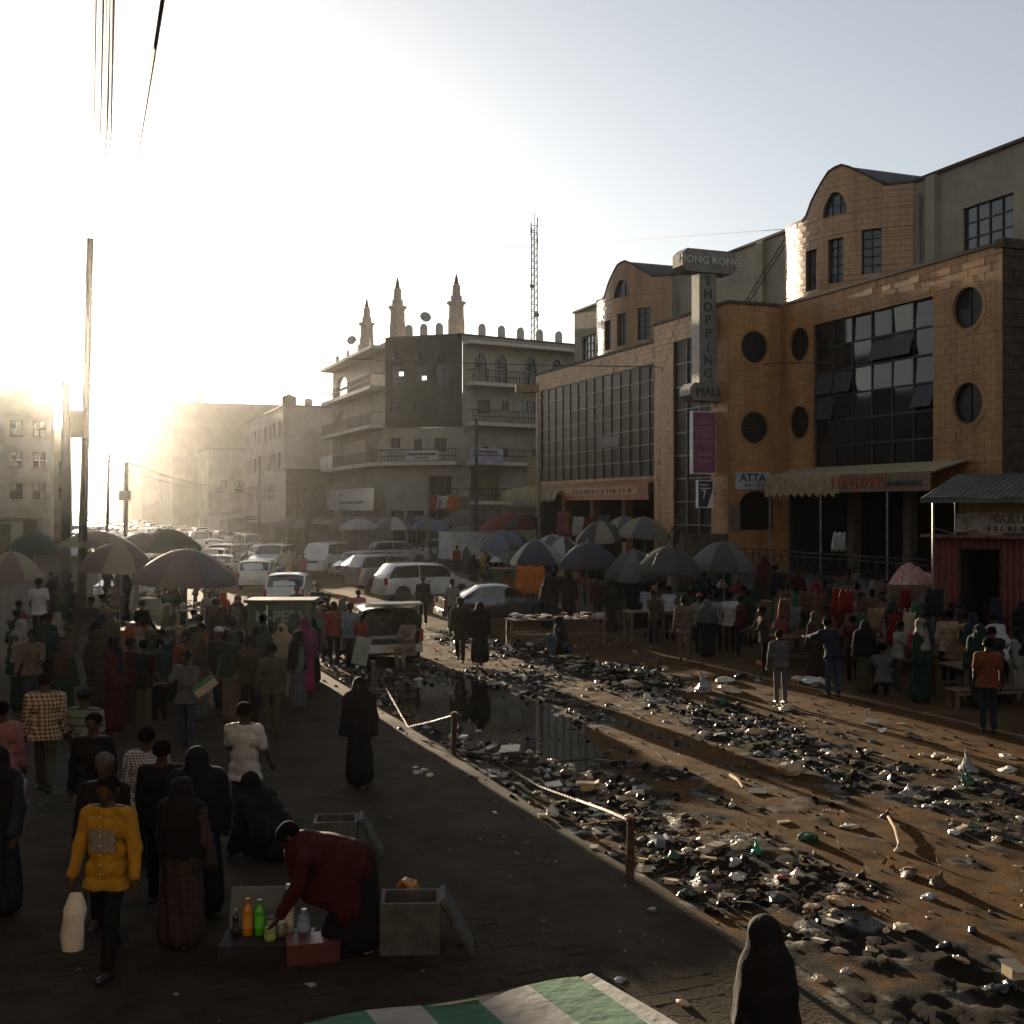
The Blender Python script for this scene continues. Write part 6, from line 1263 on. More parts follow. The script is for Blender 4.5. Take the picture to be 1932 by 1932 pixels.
hang(1655,1148,1195,28,.4,'tan','tan clothes hanging over the plank table'); hang(1690,1160,1215,27.5,.3,'red','dark red clothes hanging at the plank table'); hang(1718,1156,1206,27.3,.28,'cream','cream clothes hanging right of the dark red ones')
ORC = cloth('orange_sheet', (.55,.16,.02))
hang(1001,1068,1122,42.5,1.0,ORC,'glowing orange cloth hung under the navy and white umbrella', 'hanging_cloth', 'cloth')
for x, y0, y1, c, lab in ((1092,975,1012,'white','white dress hanging in the shop under the orange awning'),(1110,978,1010,'red','red dress hanging in the shop under the orange awning'),(1062,965,1010,'pink','pink dress hanging under the tattered awning'),(1140,972,1006,'grey','grey dress hanging near the end of the orange awning')): hang(x, y0, y1, 61, .6, c, lab)
for x, y0, y1, c, lab in ((822,933,962,'pink','pink robe hung out at the foot of the mosque corner'),(836,936,960,'white','white robe hung out at the foot of the mosque corner'),(853,934,964,'orange','orange robe hung out at the foot of the mosque corner'),(876,936,960,'tan','tan scarf hung out right of the orange robe')): hang(x, y0, y1, 82, .8, c, lab)
hang(1605-20,1005,1040,37.6,.4,'white','pale garment hanging in the dark mall entrance')
# brown cart, pale cabinet, green stall, crate rack
def boxthing(name, label, cat, x, ybase, Y, w, d, h, m, rz=0.0, slats=0, goods=None):
    p = at(x, ybase, Y); t = thing(name, label, cat, (p.x,p.y,0), rz); mb = MB(); mb.box(-w/2,w/2,-d/2,d/2,.12,h-.05); mb.build('carcass', m, t); mb = MB(); mb.box(-w/2-.05,w/2+.05,-d/2-.06,d/2+.05,h-.045,h); mb.build('top', WOOD, t)
    for sx in (-1,1):
        for sy in (-1,1): mb = MB(); mb.box(sx*(w/2-.06)-.04,sx*(w/2-.06)+.04,sy*(d/2-.06)-.04,sy*(d/2-.06)+.04,0,.115); mb.build('foot', WOOD, t)
    for i in range(slats): mb = MB(); mb.box(-w/2+w*i/slats+.008,-w/2+w*(i+1)/slats-.008,-d/2-.02,-d/2-.003,.14,h-.07); mb.build('plank', m, t)
    return t
OCH = mat('ochre_ply', (.17,.11,.045), rough=.8, var=.3); boxthing('market_cart', 'brown plywood stall counter behind the group of shoppers', 'stall', 1418, 1200, 35, 1.15, .8, 1.3, OCH, .1, 6)
heap(on(1395,1118,1.32)*Vector((1,1,1)), .35, .25, 'red', 'red cloth heap on the brown plywood counter'); heap(on(1362,1108,1.5), .2, .22, 'white', 'white bundle beside the red cloth heap')
boxthing('cabinet', 'pale green cabinet standing behind the black-robed shopper', 'cabinet', 1176, 1183, 39.5, .5, .45, 1.12, mat('pale_green', (.26,.27,.2), rough=.7, var=.3), .15)
GRN = mat('green_ply', (.05,.10,.03), rough=.8, var=.3); boxthing('market_stall', 'green-sided stall left of the orange cloth', 'stall', 950, 1105, 50, 1.15, .8, 1.5, GRN, -.1, 5)
heap(on(935,1060,1.52), .3, .2, 'white', 'white wares heaped on the green-sided stall')
cr = thing('crate_rack', 'wooden rack of slatted crates heaped with reddish goods beside the red kiosk', 'rack', at(1718,1200,31.5)*Vector((1,1,0)), .12)
for z in (1.0, 1.75):
    for yy in (-.35,.35):
        for kz in range(3): mb = MB(); mb.box(-.8,.8,yy-.012,yy+.012,z+kz*.11,z+kz*.11+.09); mb.build('slat', WOOD, cr)
    mb = MB(); mb.box(-.8,.8,-.335,.335,z-.03,z); mb.build('shelf', WOOD, cr)
for sx in (-.8,.8):
    for sy in (-.38,.38): mb = MB(); mb.box(sx-.035,sx+.035,sy-.025,sy+.025,0,2.1); mb.build('post', WOOD, cr)
q = cr.location; heap((q.x,q.y,2.0), .72, .5, mat('red_packets', (.30,.07,.05), rough=.35, var=.5, scale=12, col2=(.4,.33,.28)), 'shiny reddish packets heaped on the crate rack', 'goods', 'packet_heap', sq=.5); heap((q.x+.1,q.y,1.2), .6, .3, COLS['white'], 'pale packets on the lower shelf of the crate rack', 'goods', 'packet_heap', sq=.5)
for i in range(46):    # wares glinting on the tray table
    x = random.uniform(962,1135); p = on(x, 1163+random.uniform(-3,4), .8); s = random.uniform(.05,.13); mb = MB(); mb.box(-s,s,-s*.7,s*.7,0,s*random.uniform(.3,.9)); m_ = random.choice([WHITEP, STEEL, COLS['white'], COLS['red'], COLS['black']]); mn_ = m_.name; o = mb.build('ware', m_); o.location = p; o.rotation_euler = (0,0,random.uniform(0,3)); tag(o, 'small %s ware glinting on the low tray table' % {'white_paint':'white','galvanised_steel':'steel'}.get(mn_, mn_.replace('cloth_goods_','')), 'ware', 'wares laid out on the tray table')
# left stalls
pl = []
for (x0, x1, y, z, dep, lab) in ((172,304,1186,.8,.9,'stall table in front of the orange-shirted man'),(205,345,1128,.85,1.1,'far left table with glinting wares under the umbrellas'),(330,432,1150,.85,.8,'left table before the woman in an orange scarf'),(60,160,1150,.85,.9,'left table under the flat beige umbrella')):
    p0, p1, Y = ends(x0, x1, y, z, .3); table(p0, p1, z, dep, lab, None)
for i in range(70):
    row = random.choice(((175,300,1180,.8),(208,342,1122,.85),(332,430,1144,.85),(62,158,1144,.85))); x = random.uniform(row[0], row[1]); p = on(x, row[2]+random.uniform(-3,6), row[3]); s = random.uniform(.04,.12); mb = MB()
    if random.random() < .5: mb.lathe([(s,0),(s*1.05,s*.9),(s*.6,s*1.4),(s*.6,s*1.5),(0,s*1.5)], 9)
    else: mb.box(-s,s,-s*.8,s*.8,0,s*random.uniform(.5,1.4))
    m_ = random.choice([WHITEP, STEEL, COLS['white'], COLS['tan'], COLS['green'], COLS['brown']]); mn_ = m_.name; o = mb.build('ware', m_); o.location = p; o.rotation_euler = (0,0,random.uniform(0,3)); tag(o, 'small %s ware on the left tables %s' % ({'white_paint':'white','galvanised_steel':'steel'}.get(mn_, mn_.replace('cloth_goods_','')), {1180:'in front of the orange-shirted man',1122:'under the umbrellas',1144:'near the orange scarf' if x > 300 else 'below the tall pole'}[row[2]]), 'ware', 'wares on the left stall tables')
for x, y, lab in ((250,1312,'pale square carton on the ground behind the orange-shirted man'),(296,1308,'pale tapered carton right of the square one on the ground')):
    p = G(x, y); mb = MB(); mb.add([(-.2,-.16,0),(.2,-.16,0),(.2,.16,0),(-.2,.16,0),(-.17,-.14,.36),(.17,-.14,.36),(.17,.14,.36),(-.17,.14,.36)], [(0,1,5,4),(1,2,6,5),(2,3,7,6),(3,0,4,7),(4,5,6,7)]); o = mb.build('carton', COLS['cream']); o.location = p; o.rotation_euler = (0,0,.2); tag(o, lab, 'box')
# green booth
KG = mat('kiosk_green', (.010,.045,.012), rough=.5, var=.2); bo = thing('money_booth', 'green booth with white M-PESA lettering among the crowd', 'booth', at(533,1290,27)*Vector((1,1,0)), .02)
mb = MB(); mb.box(-.75,.75,-.4,.4,0,1.95); mb.build('box', KG, bo); mb = MB(); mb.box(-.82,.82,-.48,.48,1.955,2.02); mb.build('roof', mat('dark_green', (.01,.03,.012), rough=.6), bo); text('M-PESA', .36, mat('pale_green_letter', (.20,.27,.17), rough=.6), bo, (0.02,-.405,1.62), (math.pi/2,0,0), .008, bold=.008); mb = MB(); mb.box(-.3,-.27,-.41,-.402,.9,1.9); mb.box(-.7,.7,-.5,-.41,.98,1.02); mb.build('counter', WHITEP, bo)

# the right-hand stalls are crammed with clothes
rg = random.Random(21); names = ['white','cream','red','pink','blue','brown','grey','black','tan','brown','black','green','black','brown']
for i in range(30):
    x = rg.uniform(1462, 1768); c = rg.choice(names); Yh = rg.uniform(27.5, 33); y0 = rg.uniform(1108, 1160); hang(x, y0, y0+rg.uniform(34, 66), Yh, rg.uniform(.25,.5), c, '%s garment hanging among the packed right-hand stalls' % c, group='clothes hung over the right-hand stalls')
for i in range(26):
    x = rg.uniform(1462, 1766); c = rg.choice(names); heap(on(x, rg.uniform(1184, 1204), .82 if x < 1645 else .8), rg.uniform(.14,.28), rg.uniform(.12,.34), c, '%s clothes heap on the packed right-hand tables' % c, group='clothes heaped on the right-hand tables', sq=.8)
for i in range(12): x = rg.uniform(1792, 1930); c = rg.choice(names); heap(on(x, rg.uniform(1236, 1250), .78), rg.uniform(.13,.24), rg.uniform(.1,.28), c, '%s clothes heap on the table at the right edge' % c, group='clothes heaped on the right-hand tables', sq=.8)
p0, p1, Yq = ends(1180, 1290, 1152, .95, .2); table(p0, p1, .95, .8, 'shop-soiled table under the blackish green umbrella'); p0, p1, Yq = ends(1440, 1600, 1138, 1.0, .3); table(p0, p1, 1.0, .9, 'rear table behind the long clothes table')
for i in range(22): x = rg.uniform(1185, 1600); x = x if x < 1288 or x > 1445 else x+170 if x < 1430 else 1460; c = rg.choice(names); heap(on(x, 1148 if x < 1300 else 1134, .95 if x < 1300 else 1.0), rg.uniform(.12,.26), rg.uniform(.1,.3), c, '%s goods heap on the tables under the mall front' % c, group='goods heaped under the mall front', sq=.8)
for i in range(12): x = rg.uniform(1040, 1330); c = rg.choice(names); y0 = rg.uniform(1046, 1066); hang(x, y0, y0+rg.uniform(26, 44), rg.uniform(40, 48), rg.uniform(.3,.55), c, '%s garment hanging under the mall umbrellas' % c, group='clothes hung under the mall umbrellas')
# ================================================================== THE CROWD
K = {n: cloth(n, c if n in ('white','yellow','sand','magenta') else tuple(v*.74 for v in c)) for n, c in dict(white=(.42,.41,.38), offwhite=(.26,.24,.20), grey=(.11,.11,.11), black=(.010,.010,.012), navy=(.018,.024,.045), denim=(.035,.055,.10), brown=(.055,.034,.022), tan=(.17,.125,.08), olive=(.08,.075,.04), orange=(.36,.075,.02), red=(.22,.02,.018), maroon=(.062,.009,.010), teal=(.010,.032,.028), purple=(.15,.012,.085), magenta=(.24,.015,.085), pink=(.33,.13,.14), yellow=(.36,.19,.016), beige=(.27,.21,.13), lblue=(.17,.21,.28), sand=(.34,.25,.15), dgreen=(.015,.04,.025), rust=(.2,.05,.025), cream=(.40,.35,.26)).items()}
CHK = pattern('checked_shirt', 'check', (.40,.31,.19), (.07,.03,.02), 17, 15); CHK2 = pattern('small_check', 'check', (.03,.03,.035), (.34,.34,.35), 34, 30); STRP = pattern('striped_shirt', 'stripe', (.11,.12,.085), (.012,.014,.012), 9, w1=.16); BLUEC = pattern('blue_check', 'check', (.16,.2,.28), (.36,.37,.4), 22, 20)
def ppl(x, yh, face, label, H=1.72, z=0.0, **k):
    Y = FP*(HC-z-H)/(yh-956); return person(((x-966)/FP*Y, Y, z), face, label, H=H, **k)
# nearest, on the left pavement
ym = ppl(204, 1462, 172, 'man in a yellow long-sleeved shirt with a printed block on the chest, walking towards us', H=1.78, top=K['yellow'], bot=K['black'], legs='stride', arms=((2,14,10),(6,12,18)), eyes=True, headtilt=6, hem=-.16, q=.014)
Yy = ym.location.y
pr_ = MB(); fx = ym.location; M = Matrix.Translation(fx) @ Matrix.Rotation(math.radians(172),4,'Z')
PRINT = mat('printed_block', (.24,.23,.18), rough=.85, var=.9, scale=46, col2=(.04,.035,.03), stretch=(1,1,2.6))
vs_ = []; N = 10
for i in range(N+1):
    for z in (1.12, 1.32):
        x = -.125+.25*i/N; vs_.append((x, .112+.024*(1-(x/.125)**2), z))
pr_.add(vs_, [(2*i, 2*i+2, 2*i+3, 2*i+1) for i in range(N)]); o_ = pr_.build('shirt_print', PRINT, ym)
mb = MB()
for i in range(7): mb.lathe([(0,.150),(.007,.150),(.007,.157),(0,.158)], 8, Matrix.Translation((0,0,.93+i*.085)) @ Matrix.Rotation(-math.pi/2,4,'X'))
mb.build('buttons', WHITEP, ym)
ppl(196, 1428, 178, 'man with a grey cap half hidden behind the yellow shirt', top=K['black'], bot=K['black'], cap_=K['grey'], hat='kufi')
ppl(176, 1345, 176, 'man in an open dark jacket and olive shirt facing us', H=1.76, top=K['black'], bot=K['black'], legs='stride', eyes=True, arms=((10,12,15),(-5,12,10)))
ppl(277, 1366, 10, 'short-haired man in a small-checked shirt seen from behind', top=CHK2, bot=K['navy'], legs='walk')
ppl(306, 1398, 6, 'man with round dark hair all in black, behind the yellow-shirted man', top=K['black'], bot=K['black'])
ppl(372, 1412, 14, 'broad woman in a black robe and veil beside the man in black', robe=K['black'], veil=K['black'], veil_len=.55, bulk=1.25)
ppl(344, 1470, -20, 'woman in a dark brown patterned robe at the end of the black-robed group', H=1.6, robe=pattern('brown_print', 'check', (.03,.014,.01), (.012,.008,.007), 14, 12), veil=K['black'], veil_len=.5, bulk=1.15)
ppl(461, 1328, -8, 'young man in a white T-shirt and jeans seen from behind', H=1.74, top=K['white'], bot=K['denim'], sleeve='short', arms=((28,16,40),(10,14,30)), hem=-.14, q=.014)
ppl(85, 1265, 16, 'man in a brown and white checked shirt seen from behind', H=1.8, top=CHK, bot=K['olive'], legs='walk', bulk=1.12, hem=-.12, q=.015)
ppl(160, 1297, -10, 'man in a blue cap and striped green shirt seen from behind', H=1.74, top=STRP, bot=K['dgreen'], cap_=K['navy'], sleeve='short', legs='stride', hem=-.14, bulk=1.1)
ppl(4, 1318, 8, 'person in a pink shirt cut by the left edge of the photo', top=K['pink'], bot=K['brown'], legs='walk', hem=-.15)
ppl(-8, 1412, 170, 'person in a long dark robe cut by the left edge of the photo', robe=K['navy'], veil=K['black'], veil_len=.5, bulk=1.2)
ppl(352, 1229, 160, 'man in a grey shirt and jeans holding a green and white box', top=K['grey'], bot=K['denim'], sleeve='short', arms=((30,10,60),(35,14,62)), headtilt=14)
ppl(678, 1278, 176, 'lone woman in a black robe and face veil walking on the pavement', H=1.64, robe=K['black'], veil=K['black'], veil_len=.6, niqab=True, legs='stride', q=.015)
# the left crowd, farther
ppl(73, 1092, 4, 'man in a white T-shirt standing above the left crowd', z=.62, top=K['white'], bot=K['black'], sleeve='short', hem=-.14)
ppl(85, 1176, 14, 'woman in a dark teal veil and black robe before the left tables', H=1.66, robe=K['black'], veil=K['teal'], veil_len=.55, bulk=1.2)
ppl(122, 1212, -25, 'woman in a dark patterned robe beside the teal veil', H=1.6, robe=K['dgreen'], veil=K['brown'], veil_len=.4)
ppl(186, 1190, 0, 'woman in a dark brown robe seen from behind', H=1.68, robe=K['brown'], veil=K['brown'], veil_len=.6, bulk=1.2)
ppl(260, 1160, 4, 'man in an orange-red shirt seen from behind', H=1.74, top=K['orange'], bot=K['black'], hem=-.16, bulk=1.15)
ppl(326, 1160, -6, 'man in a tan shirt right of the orange-red shirt', H=1.74, top=K['tan'], bot=K['black'], hem=-.16, bulk=1.1)
ppl(376, 1160, 10, 'man in a dark shirt between the tan shirt and the white cap', top=K['black'], bot=K['black'])
ppl(412, 1186, 150, 'man in a white skullcap and dark suit over a white shirt', top=K['black'], bot=K['black'], cap_=K['white'], hat='kufi', long_coat=True)
ppl(440, 1196, -30, 'woman in a black veil behind the man in the skullcap', H=1.62, robe=K['black'], veil=K['black'], veil_len=.4)
ppl(470, 1202, 20, 'man in a brown jacket before the green booth', top=K['brown'], bot=K['black'], arms=((30,10,50),(20,10,40)))
ppl(497, 1160, -5, 'man with dark hair covering part of the booth lettering', top=K['black'], bot=K['black'])
ppl(512, 1216, 24, 'man in an olive jacket and trousers before the booth', H=1.7, top=K['olive'], bot=K['olive'])
ppl(532, 1178, 170, 'woman wrapped in a checked beige shawl before the booth', H=1.64, robe=K['beige'], veil=pattern('beige_shawl', 'check', (.26,.20,.12), (.16,.12,.07), 12, 11), veil_len=.5)
ppl(575, 1168, 12, 'woman in a long magenta and purple robe seen from behind', H=1.7, robe=K['magenta'], veil=K['purple'], veil_len=.6)
ppl(422, 1118, -40, 'woman in a rust orange scarf behind the stalls', H=1.64, robe=K['rust'], veil=K['orange'], veil_len=.45)
ppl(396, 1112, 30, 'man in a pale shirt behind the rust orange scarf', top=K['offwhite'], bot=K['grey'])
ppl(448, 1124, 150, 'person in a reddish top at the left of the booth', robe=K['maroon'], veil=K['red'], veil_len=.35, H=1.6)
ppl(472, 1126, -10, 'person with cropped hair at the left end of the booth', top=K['brown'], bot=K['black'])
ppl(560, 1106, 40, 'dark figure passing the near white hatchback', top=K['black'], bot=K['black'])
ppl(599, 1102, 160, 'man in a black jacket standing on the wet road edge', top=K['black'], bot=K['black'])
ppl(584, 1131, 100, 'man in a white skullcap right of the booth', top=K['maroon'], bot=K['black'], cap_=K['white'], hat='kufi')
ppl(603, 1130, 40, 'man with cropped grey hair right of the skullcap', top=K['maroon'], bot=K['black'])
ppl(618, 1124, -30, 'man in a maroon shirt among the hanging bags', top=K['maroon'], bot=K['black'])
ppl(630, 1136, 200, 'man in a red shirt with strap, among the hanging bags', top=K['red'], bot=K['black'])
ppl(645, 1130, 30, 'woman in a grey headscarf among the hanging bags', H=1.62, robe=K['black'], veil=K['grey'], veil_len=.35)
ppl(661, 1138, -20, 'man in a pale blue shirt by the cream wagon', top=K['lblue'], bot=K['black'])
ppl(676, 1113, 10, 'person in a pink top near the front of the cream wagon', H=1.62, top=K['pink'], bot=K['black'])
ppl(682, 1160, 150, 'boy in a red and blue shirt beside the open tailgate', H=1.45, top=K['red'], bot=K['denim'], sleeve='short', q=.022)
ppl(572, 1042, 160, 'man in a pinkish shirt walking between the oncoming cars', top=K['pink'], bot=K['black'], legs='walk')
ppl(545, 1040, 10, 'person in a pale long robe between the oncoming cars', robe=K['cream'], veil=K['cream'], veil_len=.4)
# road walkers and the middle
ppl(868, 1127, 176, 'man in a dark shirt and trousers walking up the dusty road', H=1.76, top=K['brown'], bot=K['brown'], legs='stride', hem=-.3, q=.02)
ppl(905, 1136, 172, 'woman in a full black robe walking beside the man on the road', H=1.66, robe=K['black'], veil=K['black'], veil_len=.7, legs='stride', bulk=1.15, q=.02)
sit = G(772, 1258); person((sit.x, sit.y, 0), 150, 'man in beige sitting in the open tailgate', top=K['beige'], bot=K['beige'], legs='sit', lean=4, squat=.56, arms=((30,6,50,20),(30,6,50,20)), hem=-.25, q=.022)
sw = G(1062, 1238); person((sw.x, sw.y, 0), 70, 'black-veiled woman sitting on the ground by the mud', robe=pattern('blue_grey_robe', 'stripe', (.03,.05,.07), (.05,.07,.10), 6), veil=K['black'], veil_len=.75, legs='crouch', lean=12, bulk=1.15, q=.022)
ppl(798, 1088, 10, 'man in a brown shirt in front of the white minivan', top=K['brown'], bot=K['black'])
ppl(853, 1094, -160, 'man in a pale shirt at the bonnet of the white minivan', top=K['offwhite'], bot=K['black'], sleeve='short')
ppl(989, 1083, 170, 'black-veiled figure silhouetted against the orange cloth', H=1.62, robe=K['black'], veil=K['black'], veil_len=.55)
ppl(792, 1010, 10, 'black-robed woman between the white cars', robe=K['black'], veil=K['black'], veil_len=.6)
ppl(862, 1030, 160, 'man in a red shirt behind the white minivan', top=K['red'], bot=K['black'])
ppl(832, 1022, 20, 'man in a grey shirt beside the white four-wheel drive', top=K['grey'], bot=K['black'])
ppl(880, 1032, -20, 'woman in a grey veil right of the red shirt', robe=K['grey'], veil=K['grey'], veil_len=.5)
ppl(893, 1047, 20, 'woman in a long black veil near the green-sided stall', robe=K['black'], veil=K['black'], veil_len=.7)
ppl(917, 1039, 170, 'man in an ochre top behind the green-sided stall', top=K['yellow'], bot=K['black'])
ppl(915, 1062, 150, 'child standing left of the green-sided stall', H=1.3, top=K['brown'], bot=K['black'])
ppl(1045, 1080, 10, 'man in black left of the plum umbrella pole', top=K['black'], bot=K['black'], arms=((40,10,60),(40,10,60)))
ppl(1075, 1084, -10, 'woman in a black robe under the plum umbrella', robe=K['black'], veil=K['black'], veil_len=.5)
ppl(1128, 1088, 170, 'stallholder in a maroon top under the plum umbrella', top=K['maroon'], bot=K['black'])
ppl(1152, 1094, 20, 'woman in a dark veil right of the plum umbrella', robe=K['brown'], veil=K['black'], veil_len=.5)
ppl(1030, 1092, 60, 'figure in black next to the orange cloth', robe=K['black'], veil=K['black'], veil_len=.4)
# right-hand shoppers
ppl(1200, 1094, 4, 'tall woman in a full black robe before the pale green cabinet', robe=K['black'], veil=K['black'], veil_len=.7, bulk=1.15)
ppl(1223, 1102, -14, 'man in a blue checked shirt under the umbrellas', top=BLUEC, bot=K['maroon'], arms=((30,10,50),(30,10,50)))
ppl(1264, 1106, 8, 'man in a white shirt bending under the blackish green umbrella', top=K['white'], bot=K['black'], lean=14, arms=((50,10,40),(50,10,40)))
ppl(1290, 1126, 12, 'man in a beige shirt and trousers at the left of the shopping group', H=1.74, top=K['tan'], bot=K['tan'], hem=-.2, q=.02)
ppl(1320, 1121, 20, 'person in a red cap in the shopping group', top=K['offwhite'], bot=K['black'], cap_=K['red'])
ppl(1334, 1132, -5, 'person in grey with a grey scarf in the shopping group', H=1.62, robe=K['black'], veil=K['grey'], veil_len=.4)
ppl(1352, 1119, 10, 'man in a pale T-shirt left of the white one in the shopping group', top=K['offwhite'], bot=K['black'], sleeve='short')
ppl(1377, 1118, -12, 'man in a white T-shirt and black trousers at the right of the shopping group', H=1.74, top=K['white'], bot=K['black'], sleeve='short', hem=-.15, q=.02)
ppl(1341, 1058, 175, 'stallholder in a pale shirt under the large grey umbrella', z=.25, top=K['offwhite'], bot=K['black'], sleeve='short')
ppl(1368, 1062, 175, 'stallholder in dark green under the large grey umbrella', z=.25, top=K['dgreen'], bot=K['black'])
ppl(1443, 1050, 130, 'woman in a brown veil standing on the mall steps', z=.9, robe=K['brown'], veil=K['maroon'], veil_len=.5)
ppl(1462, 1067, 20, 'man in a navy shirt seen from behind near the mall steps', z=.5, top=K['navy'], bot=K['black'])
ppl(1504, 1079, 170, 'seller in a dark red wrap behind the long clothes table', z=.3, robe=K['maroon'], veil=K['maroon'], veil_len=.5)
ppl(1540, 1098, 165, 'seller in a red robe and scarf behind the long clothes table', z=.2, robe=K['red'], veil=K['red'], veil_len=.55)
ppl(1566, 1106, 190, 'second seller in red, right of the first', z=.2, robe=K['red'], veil=K['maroon'], veil_len=.45)
ppl(1603, 1072, 150, 'bare-armed man in tan reaching over the clothes', z=.35, top=K['tan'], bot=K['black'], sleeve='short', lean=18, arms=((60,20,20),(30,10,20)))
ppl(1617, 1102, 15, 'woman in a black top with tied hair behind the tables', z=.2, top=K['black'], bot=K['black'])
ppl(1664, 1118, 170, 'seller in a pink and grey top behind the plank table', z=.1, top=K['pink'], bot=K['black'])
ppl(1572, 1164, 14, 'man in a dark denim jacket leaning on the long clothes table', H=1.76, top=K['navy'], bot=K['denim'], legs='lean', lean=26, arms=((70,10,10),(60,10,15)), q=.02)
ppl(1472, 1190, 8, 'person in grey sitting with the back to us before the long clothes table', H=1.55, top=K['grey'], bot=K['grey'], lean=8)
sg_ = G(1668, 1318); person((sg_.x, sg_.y, 0), -8, 'person sitting on a low stool in front of the plank table', top=K['grey'], bot=K['black'], legs='sit', lean=22, squat=.42, q=.022, arms=((50,8,30),(50,8,30)))
ppl(1735, 1176, -18, 'child in a bright red hooded cape at the plank table', H=1.5, top=cloth('bright_red', (.42,.02,.03)), bot=K['black'], hem=-.2, q=.02)
ppl(1788, 1152, 4, 'man in a cream long-sleeved shirt seen from behind near the kiosk door', H=1.76, top=K['sand'], bot=K['black'], hem=-.14, q=.018)
ppl(1842, 1150, 12, 'shopper in a patterned red and brown wrap bending before the kiosk', lean=42, robe=None, top=pattern('wrap_print', 'check', (.16,.05,.03), (.3,.18,.1), 13, 12), bot=K['black'], legs='bend', arms=((60,10,10),(60,10,10)))
ppl(1896, 1152, 18, 'man in a white shirt bending at the right-hand table', lean=40, top=K['white'], bot=K['black'], legs='bend', arms=((70,10,10),(60,10,10)))
ppl(1880, 1178, -8, 'person in black bending over the right-hand table', lean=34, top=K['black'], bot=K['black'], legs='bend', arms=((70,10,10),(60,10,10)))
ppl(1864, 1205, -12, 'bare-armed youth in a sleeveless orange-brown top standing at the edge of the shade', H=1.74, top=K['rust'], bot=K['navy'], sleeve='short', q=.018)
# veiled woman close below the camera
ppl(1446, 1737, 12, 'veiled woman in black and dark blue close below us at the bottom of the photo', H=1.62, robe=pattern('dark_blue_robe', 'stripe', (.014,.035,.055), (.008,.016,.024), 5), veil=K['black'], veil_len=.44, bulk=.52, q=.013, arms=((6,1,14),(6,1,14)), headtilt=14, headturn=14)
# stooping trader in red and the black-robed figure behind
rt = G(676, 1800); person((rt.x, rt.y, 0), 96, 'trader in a dark red top stooping low over his wares', H=1.8, top=K['maroon'], bot=K['black'], legs='bend', lean=72, bulk=1.3, arms=((18,6,14),(8,6,22)), headtilt=8, hem=-.04, q=.014, drape=True, squat=.80)
bk = G(520, 1622); person((bk.x, bk.y, 0), 60, 'person in black crouching beside the man in the white T-shirt', robe=K['black'], veil=K['black'], veil_len=.6, legs='crouch', lean=40, bulk=1.25, q=.016)
# more of the packed crowd: filled in where nobody stands yet
rr_ = random.Random(5); far_cols = ['black','black','brown','grey','maroon','navy','offwhite','rust','olive','tan','dgreen','brown','black','black','navy','teal']
WORD = dict(offwhite='pale', rust='rust-red', dgreen='dark green', white='white')
taken = [(o.location.x, o.location.y) for o in bpy.data.objects if o.parent is None and o.get('category') == 'person']
ZONES = [(26,(640,1000),(992,1016),0,'before the mosque',.04),(16,(1040,1330),(1022,1052),0,'under the mall umbrellas',.04),(22,(90,430),(1072,1108),0,'under the left umbrellas',.04),(34,(30,450),(1112,1215),0,'round the left stall tables',.03),(7,(420,600),(1150,1200),0,'near the green booth',.026),(22,(1120,1480),(1070,1112),0,'between the right-hand stalls',.034),(16,(1470,1760),(1078,1118),.15,'behind the long clothes table',.032),(8,(1780,1930),(1118,1165),0,'before the red kiosk',.03),(12,(900,1120),(1036,1078),0,'round the orange cloth',.036),(7,(1180,1420),(1104,1128),0,'beside the shopping group',.03),(16,(1150,1930),(1132,1186),0,'along the right-hand kerb',.026)]
for n_, xr_, yr_, zz, place, q_ in ZONES:
    k_ = 0; tries = 0
    while k_ < n_ and tries < 300:
        tries += 1; x, yh = rr_.uniform(*xr_), rr_.uniform(*yr_); H_ = rr_.uniform(1.56,1.8); Y = FP*(HC-zz-H_)/(yh-956); X = (x-966)/FP*Y; s_, t_ = st((X, Y))
        if min(math.hypot(X-a, Y-b) for a, b in taken) < .52 or (t_ > 6.2 and t_ < 16.1 and s_ < 34): continue
        taken.append((X, Y)); k_ += 1; c = rr_.choice(far_cols); w_ = WORD.get(c, c)
        if rr_.random() < .42: c2 = rr_.choice(far_cols); ppl(x, yh, rr_.uniform(0,360), 'woman in %s robe and %s veil in the crowd %s' % (w_, WORD.get(c2, c2), place), group='crowd between the stalls', H=H_, z=zz, robe=K[c], veil=K[c2], veil_len=rr_.choice((.35,.55)), q=q_)
        else: c2 = rr_.choice(['black','navy','brown','olive','denim']); ppl(x, yh, rr_.choice((0,20,-25,150,190,90,-80)), 'man in %s top and %s trousers in the crowd %s' % (w_, c2, place), group='crowd between the stalls', H=H_, z=zz, top=K[c], bot=K[c2], q=q_, lean=rr_.choice((0,0,6,14)), sleeve=rr_.choice(('short','long')), arms=((rr_.uniform(0,60),10,rr_.uniform(10,60)),(rr_.uniform(0,50),10,30)))
